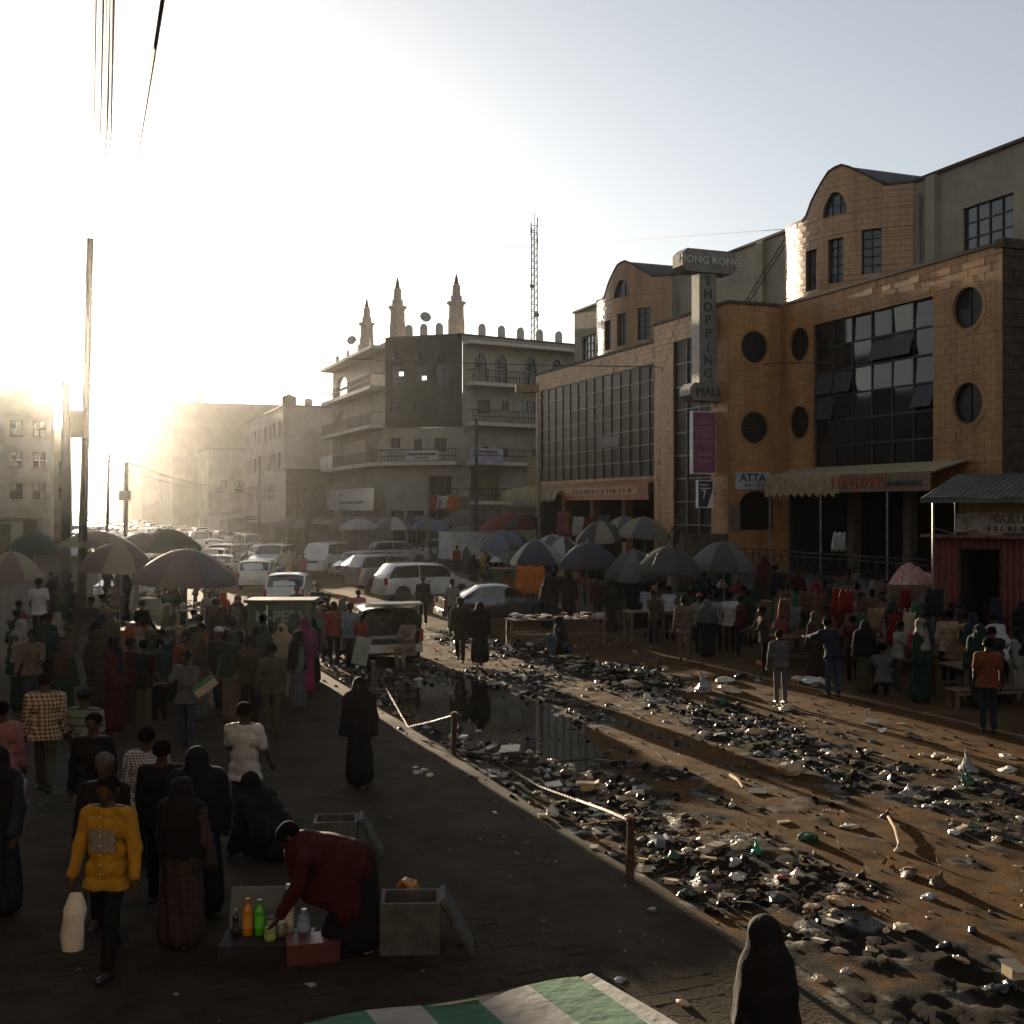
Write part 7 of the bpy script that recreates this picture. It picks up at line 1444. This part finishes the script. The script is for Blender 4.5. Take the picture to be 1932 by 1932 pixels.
# ================================================================== LITTER
def crumple(seed, sub=3, amp=.42, squash=.6, knot=False):
    """a collapsed plastic bag: ridged folds, flattened underside, sometimes a tied knot"""
    import bmesh
    bm = bmesh.new(); bmesh.ops.create_icosphere(bm, subdivisions=sub, radius=1.0); r = random.Random(seed); pl = [(Vector((r.gauss(0,1), r.gauss(0,1), r.gauss(0,1))).normalized(), r.uniform(2.2, 6.5), r.uniform(0, 6.28)) for _ in range(9)]; lob = [(Vector((r.gauss(0,1), r.gauss(0,1), r.gauss(0,.5))).normalized(), r.uniform(-.5,.6)) for _ in range(7)]
    for v in bm.verts:
        n = v.co.normalized(); k = 1+sum(a*max(0, n.dot(d))**4 for d, a in lob); k *= 1-amp*sum(abs(math.sin(f*n.dot(d)+ph))**.6 for d, f, ph in pl)/9+r.uniform(-.03,.03)
        v.co = n*k*1.15; v.co.z *= squash
        if knot and n.z > .80: v.co.z += (n.z-.80)*3.2; v.co.x *= .5; v.co.y *= .5
        v.co.z = max(v.co.z, -.25*squash+r.uniform(0,.04))+.2*squash
    me = bpy.data.meshes.new('bag'); bm.to_mesh(me); bm.free(); me.materials.append(WHITEP); me.shade_smooth(); me.set_sharp_from_angle(angle=math.radians(22)); return me
BAGS = [crumple(i, 3, .62, (.75,.55,.45,.85,.6,.35,.7,.5,.4,.65)[i % 10], i in (0, 6)) for i in range(10)]
def carton_mesh(a, b, c):
    m = MB(); m.box(-a,a,-b,b,0,c); m.add([(-a,-b,c),(a,-b,c),(a*1.1,-b*1.6,c*1.25),(-a*1.1,-b*1.6,c*1.2)], [(0,1,2,3)]); m.add([(-a,b,c),(a,b,c),(a,b*1.7,c*.9),(-a,b*1.7,c*.95)], [(3,2,1,0)]); return m.mesh('carton', WHITEP)
CART = [carton_mesh(1,.7,.6), carton_mesh(.8,.8,1.0), carton_mesh(1,.5,.35)]
def plastic(name, col, rough=.35, tr=.0): return mat('plastic_'+name, col, rough=rough, spec=.45, var=.18, scale=6, bump=.25, bscale=12, coat=.15)
PL = dict(white=plastic('white', (.55,.52,.45)), cream=plastic('cream', (.50,.41,.27)), tan=plastic('tan', (.40,.29,.17)), grey=plastic('grey', (.22,.22,.21)), black=plastic('black', (.010,.010,.011), .22), green=plastic('green', (.01,.20,.09), .3), dgreen=plastic('dark_green', (.008,.075,.035), .28), red=plastic('red', (.32,.07,.035)), blue=plastic('blue_grey', (.18,.20,.24)), orange=plastic('orange', (.40,.10,.02)), brown=plastic('brown', (.075,.045,.025), .6))
for m_ in MATS.values(): pass
def gz(p): s, t = st(p); return float(road_z(np.array(s), np.array(t))) if 5.95 < t < 15.9 else .015 if t <= 5.95 else .03
def bit(x, y, r, col, label=None, kind='bag', group=None, z=None, sq=None, cat=None, name=None):
    p = G(x, y); R = 1.25*r*p.y/FP; p.z = gz(p)-.01 if z is None else z
    if kind == 'bag': me = random.choice(BAGS); nm = name or 'plastic_bag'
    else: me = random.choice(CART); nm = name or 'carton'; R *= .85
    o = share(nm, me, None, p, (random.uniform(-.25,.25), random.uniform(-.25,.25), random.uniform(0,6.28)), (R*random.uniform(.85,1.2), R*random.uniform(.75,1.1), R*(sq or random.uniform(.8,1.15))))
    o.material_slots[0].link = 'OBJECT'; o.material_slots[0].material = PL[col] if isinstance(col, str) else col
    s_, t_ = st(p); zone = 'on the pavement' if t_ < 5.95 else 'near the puddle' if s_ > 20 and t_ < 9.8 else 'beside the chain' if t_ < 8.4 else 'on the dry wheel track' if t_ < 10.9 else 'in the right refuse band' if t_ < 14.3 else 'by the dry kerb'
    cw = dict(blue='blue-grey', dgreen='dark green').get(col, col) if isinstance(col, str) else 'pale'; sz = 'small' if R < .075 else 'large' if R > .13 else 'crumpled'
    return tag(o, label or ('%s %s plastic bag lying %s%s' % (sz, cw, zone, '' if p.y > 16 else ', close by') if kind == 'bag' else '%s %s carton piece lying %s' % (sz, cw, zone)), cat or ('plastic bag' if kind == 'bag' else 'carton'), group or (None if label else ('plastic bags strewn over the muddy street' if kind == 'bag' else 'carton pieces strewn over the muddy street')))
BIG = [(1367,1284,22,'white','big knotted white plastic bag standing on the rubbish heap'),(1396,1276,14,'black','shiny black bag behind the big knotted white bag'),(1374,1303,26,'cream','crumpled cream plastic heap in front of the big knotted white bag'),(1330,1302,24,'grey','grey sack at the left of the cream plastic heap'),(1362,1322,18,'dgreen','dark green bag below the cream plastic heap'),
 (1532,1291,30,'white','large white sack lying in the shade at the road edge'),(1502,1288,15,'cream','cream open mouth of a sack beside the large white sack'),(1436,1256,11,'orange','orange jerrycan-like container in the shade by the shoppers'),
 (1426,1606,20,'green','bright green plastic bag beside a cream one'),(1392,1592,22,'cream','cream plastic bag touching the bright green one'),(1524,1577,21,'dgreen','dark green bag alone on the dry wheel track'),(1325,1580,15,'cream','cream bag left of the bright green one, upper of two'),(1328,1600,17,'cream','cream bag left of the bright green one, lower of two'),
 (1608,1555,16,'white','white bag on the dry track right of the dark green one'),(1799,1565,15,'white','white bag at the right near the edge of the muck'),(1839,1558,11,'white','small white bag right of another, by the stick end of the track'),(1475,1660,14,'red','red and orange crumpled bag among black ones'),(1505,1650,13,'white','white scrap bag right of the red crumpled bag'),(1465,1690,20,'black','glossy black bag below the red crumpled bag'),(1294,1686,19,'black','glossy black bag near the foot of the near post'),
 (1530,1702,26,'tan','tan sack at the left of the pair of long sacks'),(1580,1704,30,'tan','long tan sack at the right of the pair'),(1624,1710,18,'black','black bag at the right end of the long tan sack'),(1700,1750,19,'cream','long pale bag on the dark mud right of the veiled woman'),(1672,1752,10,'cream','small pale bag touching the long pale one'),(1580,1786,18,'tan','tan bag right of the veiled woman, upper'),(1642,1782,18,'tan','tan bag with a pointed end right of the upper tan bag'),(1544,1842,18,'tan','tan bag close to the shoulder of the veiled woman'),(1598,1826,17,'grey','grey-brown bag below the upper tan bag'),
 (1816,1806,17,'tan','flat tan bag at the right below the black ones'),(1786,1784,18,'black','glossy black bag at the right edge of the muck'),(1836,1752,14,'black','small glossy black bag on the dry track at the right'),(1876,1862,21,'black','glossy black bag at the lower right corner'),(1904,1858,18,'black','second glossy black bag at the lower right corner'),
 (990,1502,12,'green','small bright green bag beside the chain'),(1098,1572,16,'black','round black ball-like bag below the chain'),(1196,1531,9,'cream','pale bag caught on top of the near post'),(1568,1420,15,'cream','pale peach cone-shaped bag standing in the muck'),(1637,1410,10,'tan','tan bag right of the peach cone-shaped one'),(1742,1420,10,'cream','cream bag in the right refuse band, small'),(1772,1424,17,'cream','broad cream bag in the right refuse band'),(1805,1434,22,'cream','large pale bag in the right refuse band'),(1830,1450,24,'grey','long grey-white bag right of the large pale one'),(1898,1424,18,'cream','cream bag at the right edge of the refuse band'),(1905,1452,18,'white','white bag at the right edge below the cream one'),(1485,1334,18,'cream','crumpled cream bag near the dry kerb'),(1485,1392,12,'grey','grey pyramid-shaped bag in the muck'),(1300,1332,8,'cream','small cone-shaped cream bag at the left of the refuse'),(1300,1362,9,'cream','second small cone-shaped cream bag below the first'),(1498,1452,22,'tan','flat brown-white heap on the dry track'),(1195,1290,22,'cream','flat cream bag at the head of the refuse band'),(1222,1312,9,'white','white ball of plastic at the head of the refuse band'),(1300,1302,8,'white','little white bag left of the grey sack'),(1672,1535,16,'brown','brown lump at the top end of the stick'),(1716,1640,26,'brown','dark log-like lump on the dry track'),(1770,1660,24,'brown','second dark log-like lump on the dry track')]
for x, y, r, c, lab in BIG: bit(x, y, r, c, lab, z=.98 if 'top of the near post' in lab else None, cat='container' if 'jerrycan' in lab else None, name='jerrycan' if 'jerrycan' in lab else 'mud_lump' if c == 'brown' else None)
# the bag on the post is placed at the post, further down
CB = [(1644,1362,10,'white','white carton pair in the muck near the dry kerb, left'),(1664,1376,9,'white','white carton pair in the muck near the dry kerb, right'),(1699,1364,7,'cream','small carton at the edge of the dry kerb'),(1120,1604,10,'cream','yellowish carton left of the near post'),(1022,1547,8,'cream','yellowish carton below the chain'),(1216,1642,13,'white','white carton at the foot of the near post'),(1228,1636,8,'white','small white carton touching the one at the post foot'),(1372,1688,12,'cream','upright yellow packet near the glossy black bag'),(1548,1770,12,'white','white square carton right of the veiled woman'),(1915,1832,22,'cream','pale carton at the lower right corner above the black bags'),(1026,1497,8,'tan','tan card by the chain near the small green bag'),(1155,1612,9,'grey','grey carton left of the near post'),(1230,1724,8,'grey','grey carton below the near post')]
for x, y, r, c, lab in CB: bit(x, y, r, c, lab, 'carton')
rl_ = random.Random(11); n_b = 0
while n_b < 275:
    s, t = rl_.uniform(9.5, 33), rl_.uniform(6.0, 15.5); m_ = float(mud_band(np.array(s), np.array(t)))
    if rl_.random() > m_*.9+.05 or rl_.random() > float(np.exp(-(1-(1-.93*np.exp(-(((s-22.8)/3.6)**4+((t-8.0)/1.4)**4))))*3)): continue
    p = S(s, t); x, y = proj(p)
    if not (0 < x < 1960 and y < 1960): continue
    r = rl_.uniform(.035,.11)*(1.4 if rl_.random() < .2 else 1)*FP/p.y; bit(x, y, r, rl_.choice(['white','white','cream','cream','cream','tan','tan','grey','grey','blue','black','black','brown','dgreen']), None, 'bag' if rl_.random() < .68 else 'carton'); n_b += 1
for x, y, r, c in ((800,1456,10,'grey'),(790,1462,12,'grey'),(812,1468,10,'tan'),(785,1450,8,'cream'),(932,1536,9,'cream'),(1064,1512,8,'cream'),(1007,1548,6,'white'),(880,1440,8,'grey'),(848,1420,7,'cream'),(950,1410,10,'white'),(905,1372,9,'grey'),(1180,1680,9,'grey'),(1210,1700,9,'grey'),(1170,1856,16,'grey'),(1290,1900,16,'tan'),(950,1270,9,'grey'),(890,1132,6,'white'),(1000,1216,7,'white'),(590,1862,12,'grey')): bit(x, y, r, c)
# small scraps, clods and straw: too many to count
def scatter(name, n, size, cols, seed, fn, flatk=.35, roughs=None, dens=None, kind='stuff', tr=(5.6, 15.85)):
    r = np.random.default_rng(seed); V_ = []; F_ = []; MI = []; c = 0
    if flatk > .6:
        g5 = (1+5**.5)/2; base = np.array([(-1,g5,0),(1,g5,0),(-1,-g5,0),(1,-g5,0),(0,-1,g5),(0,1,g5),(0,-1,-g5),(0,1,-g5),(g5,0,-1),(g5,0,1),(-g5,0,-1),(-g5,0,1)])/1.9
        bf = [(0,11,5),(0,5,1),(0,1,7),(0,7,10),(0,10,11),(1,5,9),(5,11,4),(11,10,2),(10,7,6),(7,1,8),(3,9,4),(3,4,2),(3,2,6),(3,6,8),(3,8,9),(4,9,5),(2,4,11),(6,2,10),(8,6,7),(9,8,1)]; jit = .22
    else: base = np.array([(1,0,0),(-.5,.87,0),(-.5,-.87,0),(.45,.1,.9),(-.4,.35,.75)]); bf = [(0,1,4),(0,4,3),(1,2,4),(2,0,3),(2,3,4)]; jit = .5
    while c < n:
        s = r.uniform(9.2, 36, 4000); t = r.uniform(*tr, 4000); ok = r.random(4000) < dens(s, t); s, t = s[ok], t[ok]; zz = np.where(t < 5.9, .022, road_z(s, np.clip(t, 5.96, 15.9)))
        for i in range(len(s)):
            if c >= n: break
            k = (size[0]+(size[1]-size[0])*r.random()**2.6)*(1+.02*s[i]); q = base*(1+jit*r.uniform(-1, 1, base.shape)); a = r.uniform(0, 6.28); ca, sa = math.cos(a), math.sin(a); q = np.stack([q[:,0]*ca-q[:,1]*sa, q[:,0]*sa+q[:,1]*ca, q[:,2]*flatk*r.uniform(.5, 1.6)], 1)*k
            p = S(s[i], t[i], float(zz[i])-.004); b = len(V_); V_ += [(p.x+u[0], p.y+u[1], p.z+u[2]) for u in q]; F_ += [tuple(b+j for j in f) for f in bf]; mi = int(r.integers(len(cols))); MI += [mi]*len(bf); c += 1
    me = bpy.data.meshes.new(name); me.from_pydata(V_, [], F_)
    for m in cols: me.materials.append(m)
    me.polygons.foreach_set('material_index', MI)
    me.shade_smooth()
    me.update(); o = link(bpy.data.objects.new(name, me)); return tag(o, kind='stuff')
PUD = lambda s, t: 1-.93*np.exp(-(((s-22.8)/3.6)**4 + ((t-8.0-.06*(s-22.8))/1.4)**4))
MUCK = mat('wet_muck', (.008,.006,.005), rough=.3, spec=.12, var=.4, scale=8); MUCK2 = mat('brown_muck', (.016,.010,.006), rough=.95, spec=.03, var=.4, scale=8)
scatter('muck_clods', 3200, (.010,.055), [MUCK, MUCK2, MUCK2, MUCK2], 2, None, .8, dens=lambda s, t: mud_band(s, t)**1.3*.8*PUD(s, t))
SCR = [mat('scrap_'+n_, c_, rough=.8, spec=.12, var=.3, scale=9) for n_, c_ in (('white',(.45,.42,.35)),('cream',(.40,.32,.2)),('tan',(.25,.18,.1)),('brown',(.07,.045,.025)),('dark',(.025,.018,.012)),('grey',(.16,.15,.13)))]
scatter('litter_scraps', 3800, (.012,.055), [SCR[0], SCR[1], SCR[2], SCR[3], SCR[3], SCR[4], SCR[5]], 4, None, .5, dens=lambda s, t: (mud_band(s, t)*.7+.03)*PUD(s, t))
scatter('soil_crumbs', 3500, (.008,.045), [MUCK2, PL['brown']], 6, None, .6, dens=lambda s, t: .35+0*s)
scatter('pavement_grit', 2600, (.006,.03), [SCR[3], SCR[3], SCR[4], SCR[2], SCR[5]], 8, None, .4, dens=lambda s, t: .12+.88*np.exp(-((t-5.6)/.8)**2), tr=(-5, 5.88))
rs = random.Random(3); mb = MB()
for i in range(420):
    s, t = rs.uniform(10, 26), 6.2+abs(rs.gauss(0, 1.4)); p = S(s, t, float(road_z(np.array(s), np.array(min(t, 15.8))))+.02); a = rs.uniform(0, 6.28); l = rs.uniform(.06,.3); mb.tube([p, p+Vector((math.cos(a)*l, math.sin(a)*l, rs.uniform(-.01,.06)))], .004, 3)
tag(mb.build('straw', mat('dry_straw', (.22,.16,.09), rough=.9)), kind='stuff')
def stick(x0, y0, x1, y1, r, label, m=None):
    a, b = G(x0, y0), G(x1, y1); a.z = gz(a)+.05; b.z = gz(b)+.05; mb = MB(); mb.tube([a, (a+b)/2+Vector((.02,0,.02)), b], r, 6, r*.7); tag(mb.build('stick', m or mat('pale_stick', (.30,.22,.13), rough=.9), smooth=True), label, 'stick')
stick(1676, 1540, 1696, 1594, .022, 'pale straight stick lying along the dry wheel track'); stick(1378, 1462, 1402, 1486, .03, 'gnarled pale stick at the edge of the dark mud'); stick(1006, 1466, 1026, 1480, .018, 'short pale stick lying across the chain'); stick(1100, 1560, 1180, 1548, .012, 'thin straw stick beside the near post')
for x, y, r, lab in ((1697,1600,14,'flat stone at the lower end of the straight stick'),): bit(x, y, r, 'tan', lab, cat='stone', name='stone')
# ================================================================== CHAIN FENCE ALONG THE KERB
IRON = mat('chain_iron', (.06,.05,.04), rough=.5, metal=.6)
posts = []
for x, yt, yb, r, lab in ((1190,1539,1669,.05,'near rusty kerb post with a chain fixed to its top'),(857,1343,1424,.05,'second kerb post standing at the puddle edge'),(704,1246,1316,.05,'third kerb post beside the black-robed woman')):
    b = G(x-2, yb); Y = b.y; top_ = at(x, yt, Y); t = thing('kerb_post', lab, 'post', b, 0, 'chain posts along the kerb'); mb = MB(); d = top_-b; mb.tube([(0,0,-.1),tuple(d)], r, 8, r*.9); mb.build('shaft', RUST, t); mb = MB(); mb.bx((d.x,d.y,d.z-.04), (.12,.12,.03)); mb.build('collar', RUST, t); posts.append(top_)
bpy.data.objects
LK = MB(); n = 10
for i in range(n):
    a0, a1 = 2*math.pi*i/n, 2*math.pi*(i+1)/n
    for k in range(4):
        b0, b1 = 2*math.pi*k/4, 2*math.pi*(k+1)/4; f = lambda a, b: ((.026+.006*math.cos(b))*math.cos(a), (.014+.006*math.cos(b))*math.sin(a), .006*math.sin(b)); LK.add([f(a0,b0), f(a1,b0), f(a1,b1), f(a0,b1)], [(0,1,2,3)])
LINK = LK.mesh('chain_link', IRON, True, None)
def chain(pts, label):
    t = thing('chain', label, 'chain', pts[0], 0, 'sagging chains along the kerb'); P = [Vector(p) for p in pts]; cl = [0]
    for a, b in zip(P, P[1:]): cl.append(cl[-1]+(b-a).length)
    n = int(cl[-1]/.047); k = 0
    for i in range(min(n, 300)):
        d = i*.047
        while cl[k+1] < d: k += 1
        u = (d-cl[k])/max(1e-6, cl[k+1]-cl[k]); p = P[k].lerp(P[k+1], u); dr = (P[k+1]-P[k]).normalized(); q = dr.to_track_quat('X', 'Z').to_matrix().to_4x4() @ Matrix.Rotation(math.pi/2*(i % 2), 4, 'X')
        o = share('chain_link', LINK, t); o.matrix_basis = Matrix.Translation(p-P[0]) @ q
def gp(x, y, z): Y = FP*(HC-z)/(y-956); q = at(x, y, Y); return q
chain([posts[1]-Vector((0,0,.05)), gp(888,1387,.45), gp(946,1441,.16), gp(1017,1484,.1), gp(1089,1510,.2), gp(1140,1528,.5), posts[0]-Vector((0,0,.06))], 'long sagging chain between the near post and the second post')
chain([posts[2]-Vector((0,0,.1)), gp(770,1372,.12), gp(814,1362,.35), posts[1]-Vector((0,0,.06))], 'chain hanging between the second and the third post')
for o in bpy.data.objects:
    if o.get('label') == 'pale bag caught on top of the near post': o.location = posts[0]+Vector((0,0,-.02))
# ================================================================== NEAR LEFT: WARES ON THE PAVEMENT
FOAM = mat('grey_foam', (.075,.075,.07), rough=.9, var=.35, scale=5, bump=.4, bscale=30)
def foam_box(x, y, w, d, h, rz, label, lid):
    p = G(x, y); t = thing('foam_box', label, 'box', (p.x,p.y,.02), rz); th = .035
    for nm, a in (('side_panel',(-w/2,w/2,-d/2,-d/2+th,0,h)),('side_panel',(-w/2,w/2,d/2-th,d/2,0,h)),('end_panel',(-w/2,-w/2+th,-d/2+th,d/2-th,0,h)),('end_panel',(w/2-th,w/2,-d/2+th,d/2-th,0,h)),('base',(-w/2+th,w/2-th,-d/2+th,d/2-th,.0,th))): mb = MB(); mb.box(*a); mb.build(nm, FOAM, t)
    l = thing('lid', None, None); l.parent = t; tag(l, lid); M = Matrix.Translation((w/2+.16,0,h*.52)) @ Matrix.Rotation(math.radians(62),4,'Y'); mb = MB(); mb.box(-h*.62,h*.62,-d/2,d/2,-.025,.025,M); mb.build('panel', FOAM, l); mb = MB(); mb.box(-h*.56,h*.56,-d/2+.05,d/2-.05,-.045,-.027,M); mb.build('rim', FOAM, l)
foam_box(775, 1790, .56, .42, .48, .05, 'grey foam box standing open on the pavement', 'foam lid leaning on the right side of the open foam box'); foam_box(634, 1612, .52, .4, .42, .1, 'grey foam box behind the stooping trader', 'foam lid leaning on the box behind the stooping trader')
yb = G(765, 1745); o = share('plastic_bag', BAGS[1], None, (yb.x, yb.y+.1, .3), (0,0,.5), (.2,.16,.3)); o.material_slots[0].link = 'OBJECT'; o.material_slots[0].material = plastic('yellow', (.42,.17,.02)); tag(o, 'yellow-orange bag bulging behind the open foam box', 'plastic bag')
wp = G(545, 1612); o = share('plastic_bag', BAGS[0], None, (wp.x, wp.y, .02), (0,0,1.5), (.34,.26,.3)); o.material_slots[0].link = 'OBJECT'; o.material_slots[0].material = PL['blue']; tag(o, 'pale blue-white bag on the pavement left of the stooping trader', 'plastic bag')
cs = G(505, 1800); t = thing('display_case', 'open black case with a grey back board holding bottles', 'case', (cs.x,cs.y,.02), .05); mb = MB(); mb.box(-.42,.42,-.22,.22,0,.14); mb.build('tray', mat('case_black', (.012,.012,.013), rough=.6), t); mb = MB(); mb.add([(-.40,.2,.145),(.16,.2,.145),(.16,.34,.5),(-.40,.34,.5),(-.40,.215,.14),(.16,.215,.14),(.16,.355,.5),(-.40,.355,.5)], [(0,1,2,3),(7,6,5,4),(0,3,7,4),(1,2,6,5),(2,3,7,6)]); mb.build('back_board', mat('slate_board', (.10,.115,.12), rough=.7), t)
def bottle(dx, dy, r, h, col, label, capc=(.02,.02,.02), kind=0, cm=.3):
    t = thing('bottle', label, 'bottle', (cs.x+dx, cs.y+dy, .165)); mb = MB(); pr = [(r*.94,0),(r,.01),(r,h*.66),(r*.9,h*.74),(r*.38,h*.84),(r*.36,h*.88)] if kind == 0 else [(r*.95,0),(r,.008),(r,h*.8),(r*.92,h*.84),(r*.85,h*.85)]
    mb.lathe(pr, 14); mb.build('flask', mat('bottle_'+label.split()[0]+label.split()[1], col, rough=.18, coat=.4, var=.1), t, True); mb = MB(); mb.lathe([(r*.42 if kind == 0 else r*.88,h*.885),(r*.42 if kind == 0 else r*.88,h),(0,h)], 12); mb.build('cap', mat('cap_%d' % int(sum(capc)*99), capc, rough=.3), t)
    mb = MB(); mb.lathe([(r*1.01,h*.2),(r*1.01,h*.55)], 14); mb.build('paper_label', mat('blabel_%s' % label.split()[0], tuple(min(.6, c*1.4+.02) for c in col), rough=.5), t)
bottle(-.30,.0,.03,.26,(.012,.014,.02),'thin black bottle at the left of the tray',(.25,.25,.25)); bottle(-.20,.05,.05,.34,(.45,.17,.01),'orange squeeze bottle in the tray',(.4,.15,.02)); bottle(-.085,.05,.05,.33,(.06,.38,.02),'bright green squeeze bottle in the tray',(.05,.3,.03)); bottle(.03,.06,.06,.17,(.18,.24,.09),'pale green jar at the back of the tray',(.1,.1,.1),1); bottle(.04,-.08,.055,.12,(.28,.33,.10),'yellow-green jar at the front of the tray',(.5,.5,.45),1); bottle(.12,.02,.055,.14,(.12,.13,.06),'dull olive jar in the tray',(.5,.5,.45),1); bottle(.18,.12,.05,.36,(.36,.34,.30),'cream pump bottle in the tray',(.5,.5,.5)); bottle(.15,.22,.055,.42,(.03,.03,.035),'tall dark bottle with a white cap at the back',(.6,.6,.6)); bottle(.33,.06,.065,.24,(.20,.25,.40),'white-blue bottle at the right of the tray',(.5,.5,.55))
rb_ = G(590, 1812); t = thing('red_box', 'flat dark red box beside the bottle tray', 'box', (rb_.x,rb_.y,.02), .25); mb = MB(); mb.box(-.24,.24,-.14,.14,0,.16); mb.build('carton', mat('dull_red_card', (.09,.012,.012), rough=.6), t); mb = MB(); mb.box(-.245,.245,-.145,.145,.162,.19); mb.build('lid', mat('maroon_lid', (.10,.015,.02), rough=.5), t)
o = share('plastic_bag', BAGS[4], None, G(690,1800)+Vector((0,0,.02)), (0,0,.4), (.10,.08,.09)); o.material_slots[0].link = 'OBJECT'; o.material_slots[0].material = PL['white']; tag(o, 'small white bag at the heels of the stooping trader', 'plastic bag')
for x, y, w, h, d, c, lab, tl in ((143,1684,.20,.50,.13,'white','tall white plastic bag carried by the yellow-shirted man',.1),(46,1468,.13,.28,.10,'blue','clear plastic bag carried by the person in pink',.5)):
    p = at(x, y, 10.0 if 'yellow' in lab else 14.2); mb = MB(); N, R_ = 12, 7; vs = []
    for i in range(R_+1):
        f = i/R_; ww = w*(.5+.5*min(1, f*3))*(1-.15*f**6)*(1+.06*math.sin(9*f)); 
        for j in range(N): a = 2*math.pi*j/N; vs.append((ww*.5*math.cos(a)*(1+.08*math.sin(5*a+i)), d*.5*min(1,f*2.5+.2)*math.sin(a), -h*f))
    mb.add(vs, [(i*N+j, i*N+(j+1) % N, (i+1)*N+(j+1) % N, (i+1)*N+j) for i in range(R_) for j in range(N)]+[tuple(R_*N+j for j in range(N-1,-1,-1))]); o = mb.build('plastic_bag', PL[c], smooth=True); o.location = p; o.rotation_euler = (0, tl*.6, .2); tag(o, lab, 'plastic bag')
p = at(388, 1296, 19.0); t = thing('parcel', 'green and white box held by the man in grey', 'box', p, .3); M = Matrix.Rotation(-.6,4,'Y'); mb = MB(); mb.box(-.2,.2,-.08,.08,-.07,.055,M); mb.build('carton', COLS['cream'], t); mb = MB(); mb.box(-.2,.2,-.08,.08,.056,.1,M); mb.build('lid', COLS['green'], t)
for x, y0, y1, w, c, lab in ((612,1168,1222,.42,'grey','grey hanging shopping bag among the people right of the booth'),(634,1162,1226,.40,'white','white and green hanging shopping bag right of the grey one'),(648,1176,1222,.26,'green','green hanging bag behind the white one')): hang(x, y0, y1, 29.6, w, c, lab, 'shopping_bag', 'bag')
p = at(682, 1228, 28.4); t = thing('pillow_pack', 'pale green pack held up beside the open tailgate', 'pack', p, .1); M = Matrix.Rotation(.22,4,'Y'); mb = MB(); mb.box(-.19,.19,-.08,.08,-.34,.34,M); mb.build('pack', mat('pale_green_pack', (.24,.27,.22), rough=.5), t)
# ================================================================== STRIPED AWNING JUST BELOW THE CAMERA
sa = thing('striped_awning', 'green and white striped awning at the bottom edge of the photo', 'awning', S(2.4, 0, 0)); SG = cloth('awning_green', (.012,.085,.045)); SW = cloth('awning_white', (.19,.20,.20)); t_c = 1.71; s_e = 3.62
for i in range(14):
    t1, t0 = t_c-.055-.19*i, t_c-.055-.19*(i+1); mb = MB(); vs = []; N = 8
    for k in range(N+1):
        s = s_e-2.5*k/N; z = 2.55+.42*k/N-.05*math.sin(math.pi*k/N)
        for tt_ in (t0, (t0+t1)/2, t1): vs.append(S(s, tt_, z+.012*math.sin(tt_*9)))
    F = [(3*k+j, 3*k+j+1, 3*k+j+4, 3*k+j+3) for k in range(N) for j in range(2)]; n0 = len(vs); vs += [v-Vector((0,0,.006)) for v in vs]; F += [tuple(n0+q for q in f[::-1]) for f in F]
    mb.add(vs, F); b = [S(s_e, t0, 2.55), S(s_e, t1, 2.55), S(s_e+.03, t1, 2.36), S(s_e+.03, t0, 2.36)]; mb.add(b, [(0,1,2,3)]); mb.build('stripe', (SG if i % 2 == 0 else SW), sa, True)
mb = MB(); vs = []
for k in range(9):
    s = s_e-2.5*k/8; z = 2.55+.42*k/8-.05*math.sin(math.pi*k/8)
    for u, dz in ((0,0),(.05,.012),(.16,-.07+.02*math.sin(k)),(.30,-.2+.03*math.sin(k*1.7))): vs.append(S(s-.0*u, t_c-.055+u, z+dz))
mb.add(vs, [(4*k+j, 4*k+j+1, 4*k+j+5, 4*k+j+4) for k in range(8) for j in range(3)]); mb.build('side_flap', SW, sa, True)
mb = MB(); mb.tube([S(s_e,t_c-2.7,2.53), S(s_e,t_c-.03,2.53)], .018, 6); mb.tube([S(s_e,t_c-.05,2.53), S(.6,t_c-.05,2.95)], .018, 6); mb.tube([S(s_e-.03,t_c-.1,0), S(s_e-.03,t_c-.1,2.53)], .025, 6); mb.build('frame', STEEL, sa); settle(sa)
HAZE = .0001
# ================================================================== HAZE
hzm = bpy.data.materials.new('air'); hzm.use_nodes = True; n_ = hzm.node_tree.nodes; n_.remove(n_['Principled BSDF'])
pv = n_.new('ShaderNodeVolumePrincipled'); pv.inputs['Color'].default_value = (.93,.93,.93,1); pv.inputs['Density'].default_value = HAZE; pv.inputs['Anisotropy'].default_value = .92
hzm.node_tree.links.new(pv.outputs[0], n_['Material Output'].inputs['Volume'])
HB = MB(); HB.box(-1600, 4200, -950, 3600, -8, 135); tag(HB.build('haze', hzm), kind='stuff')
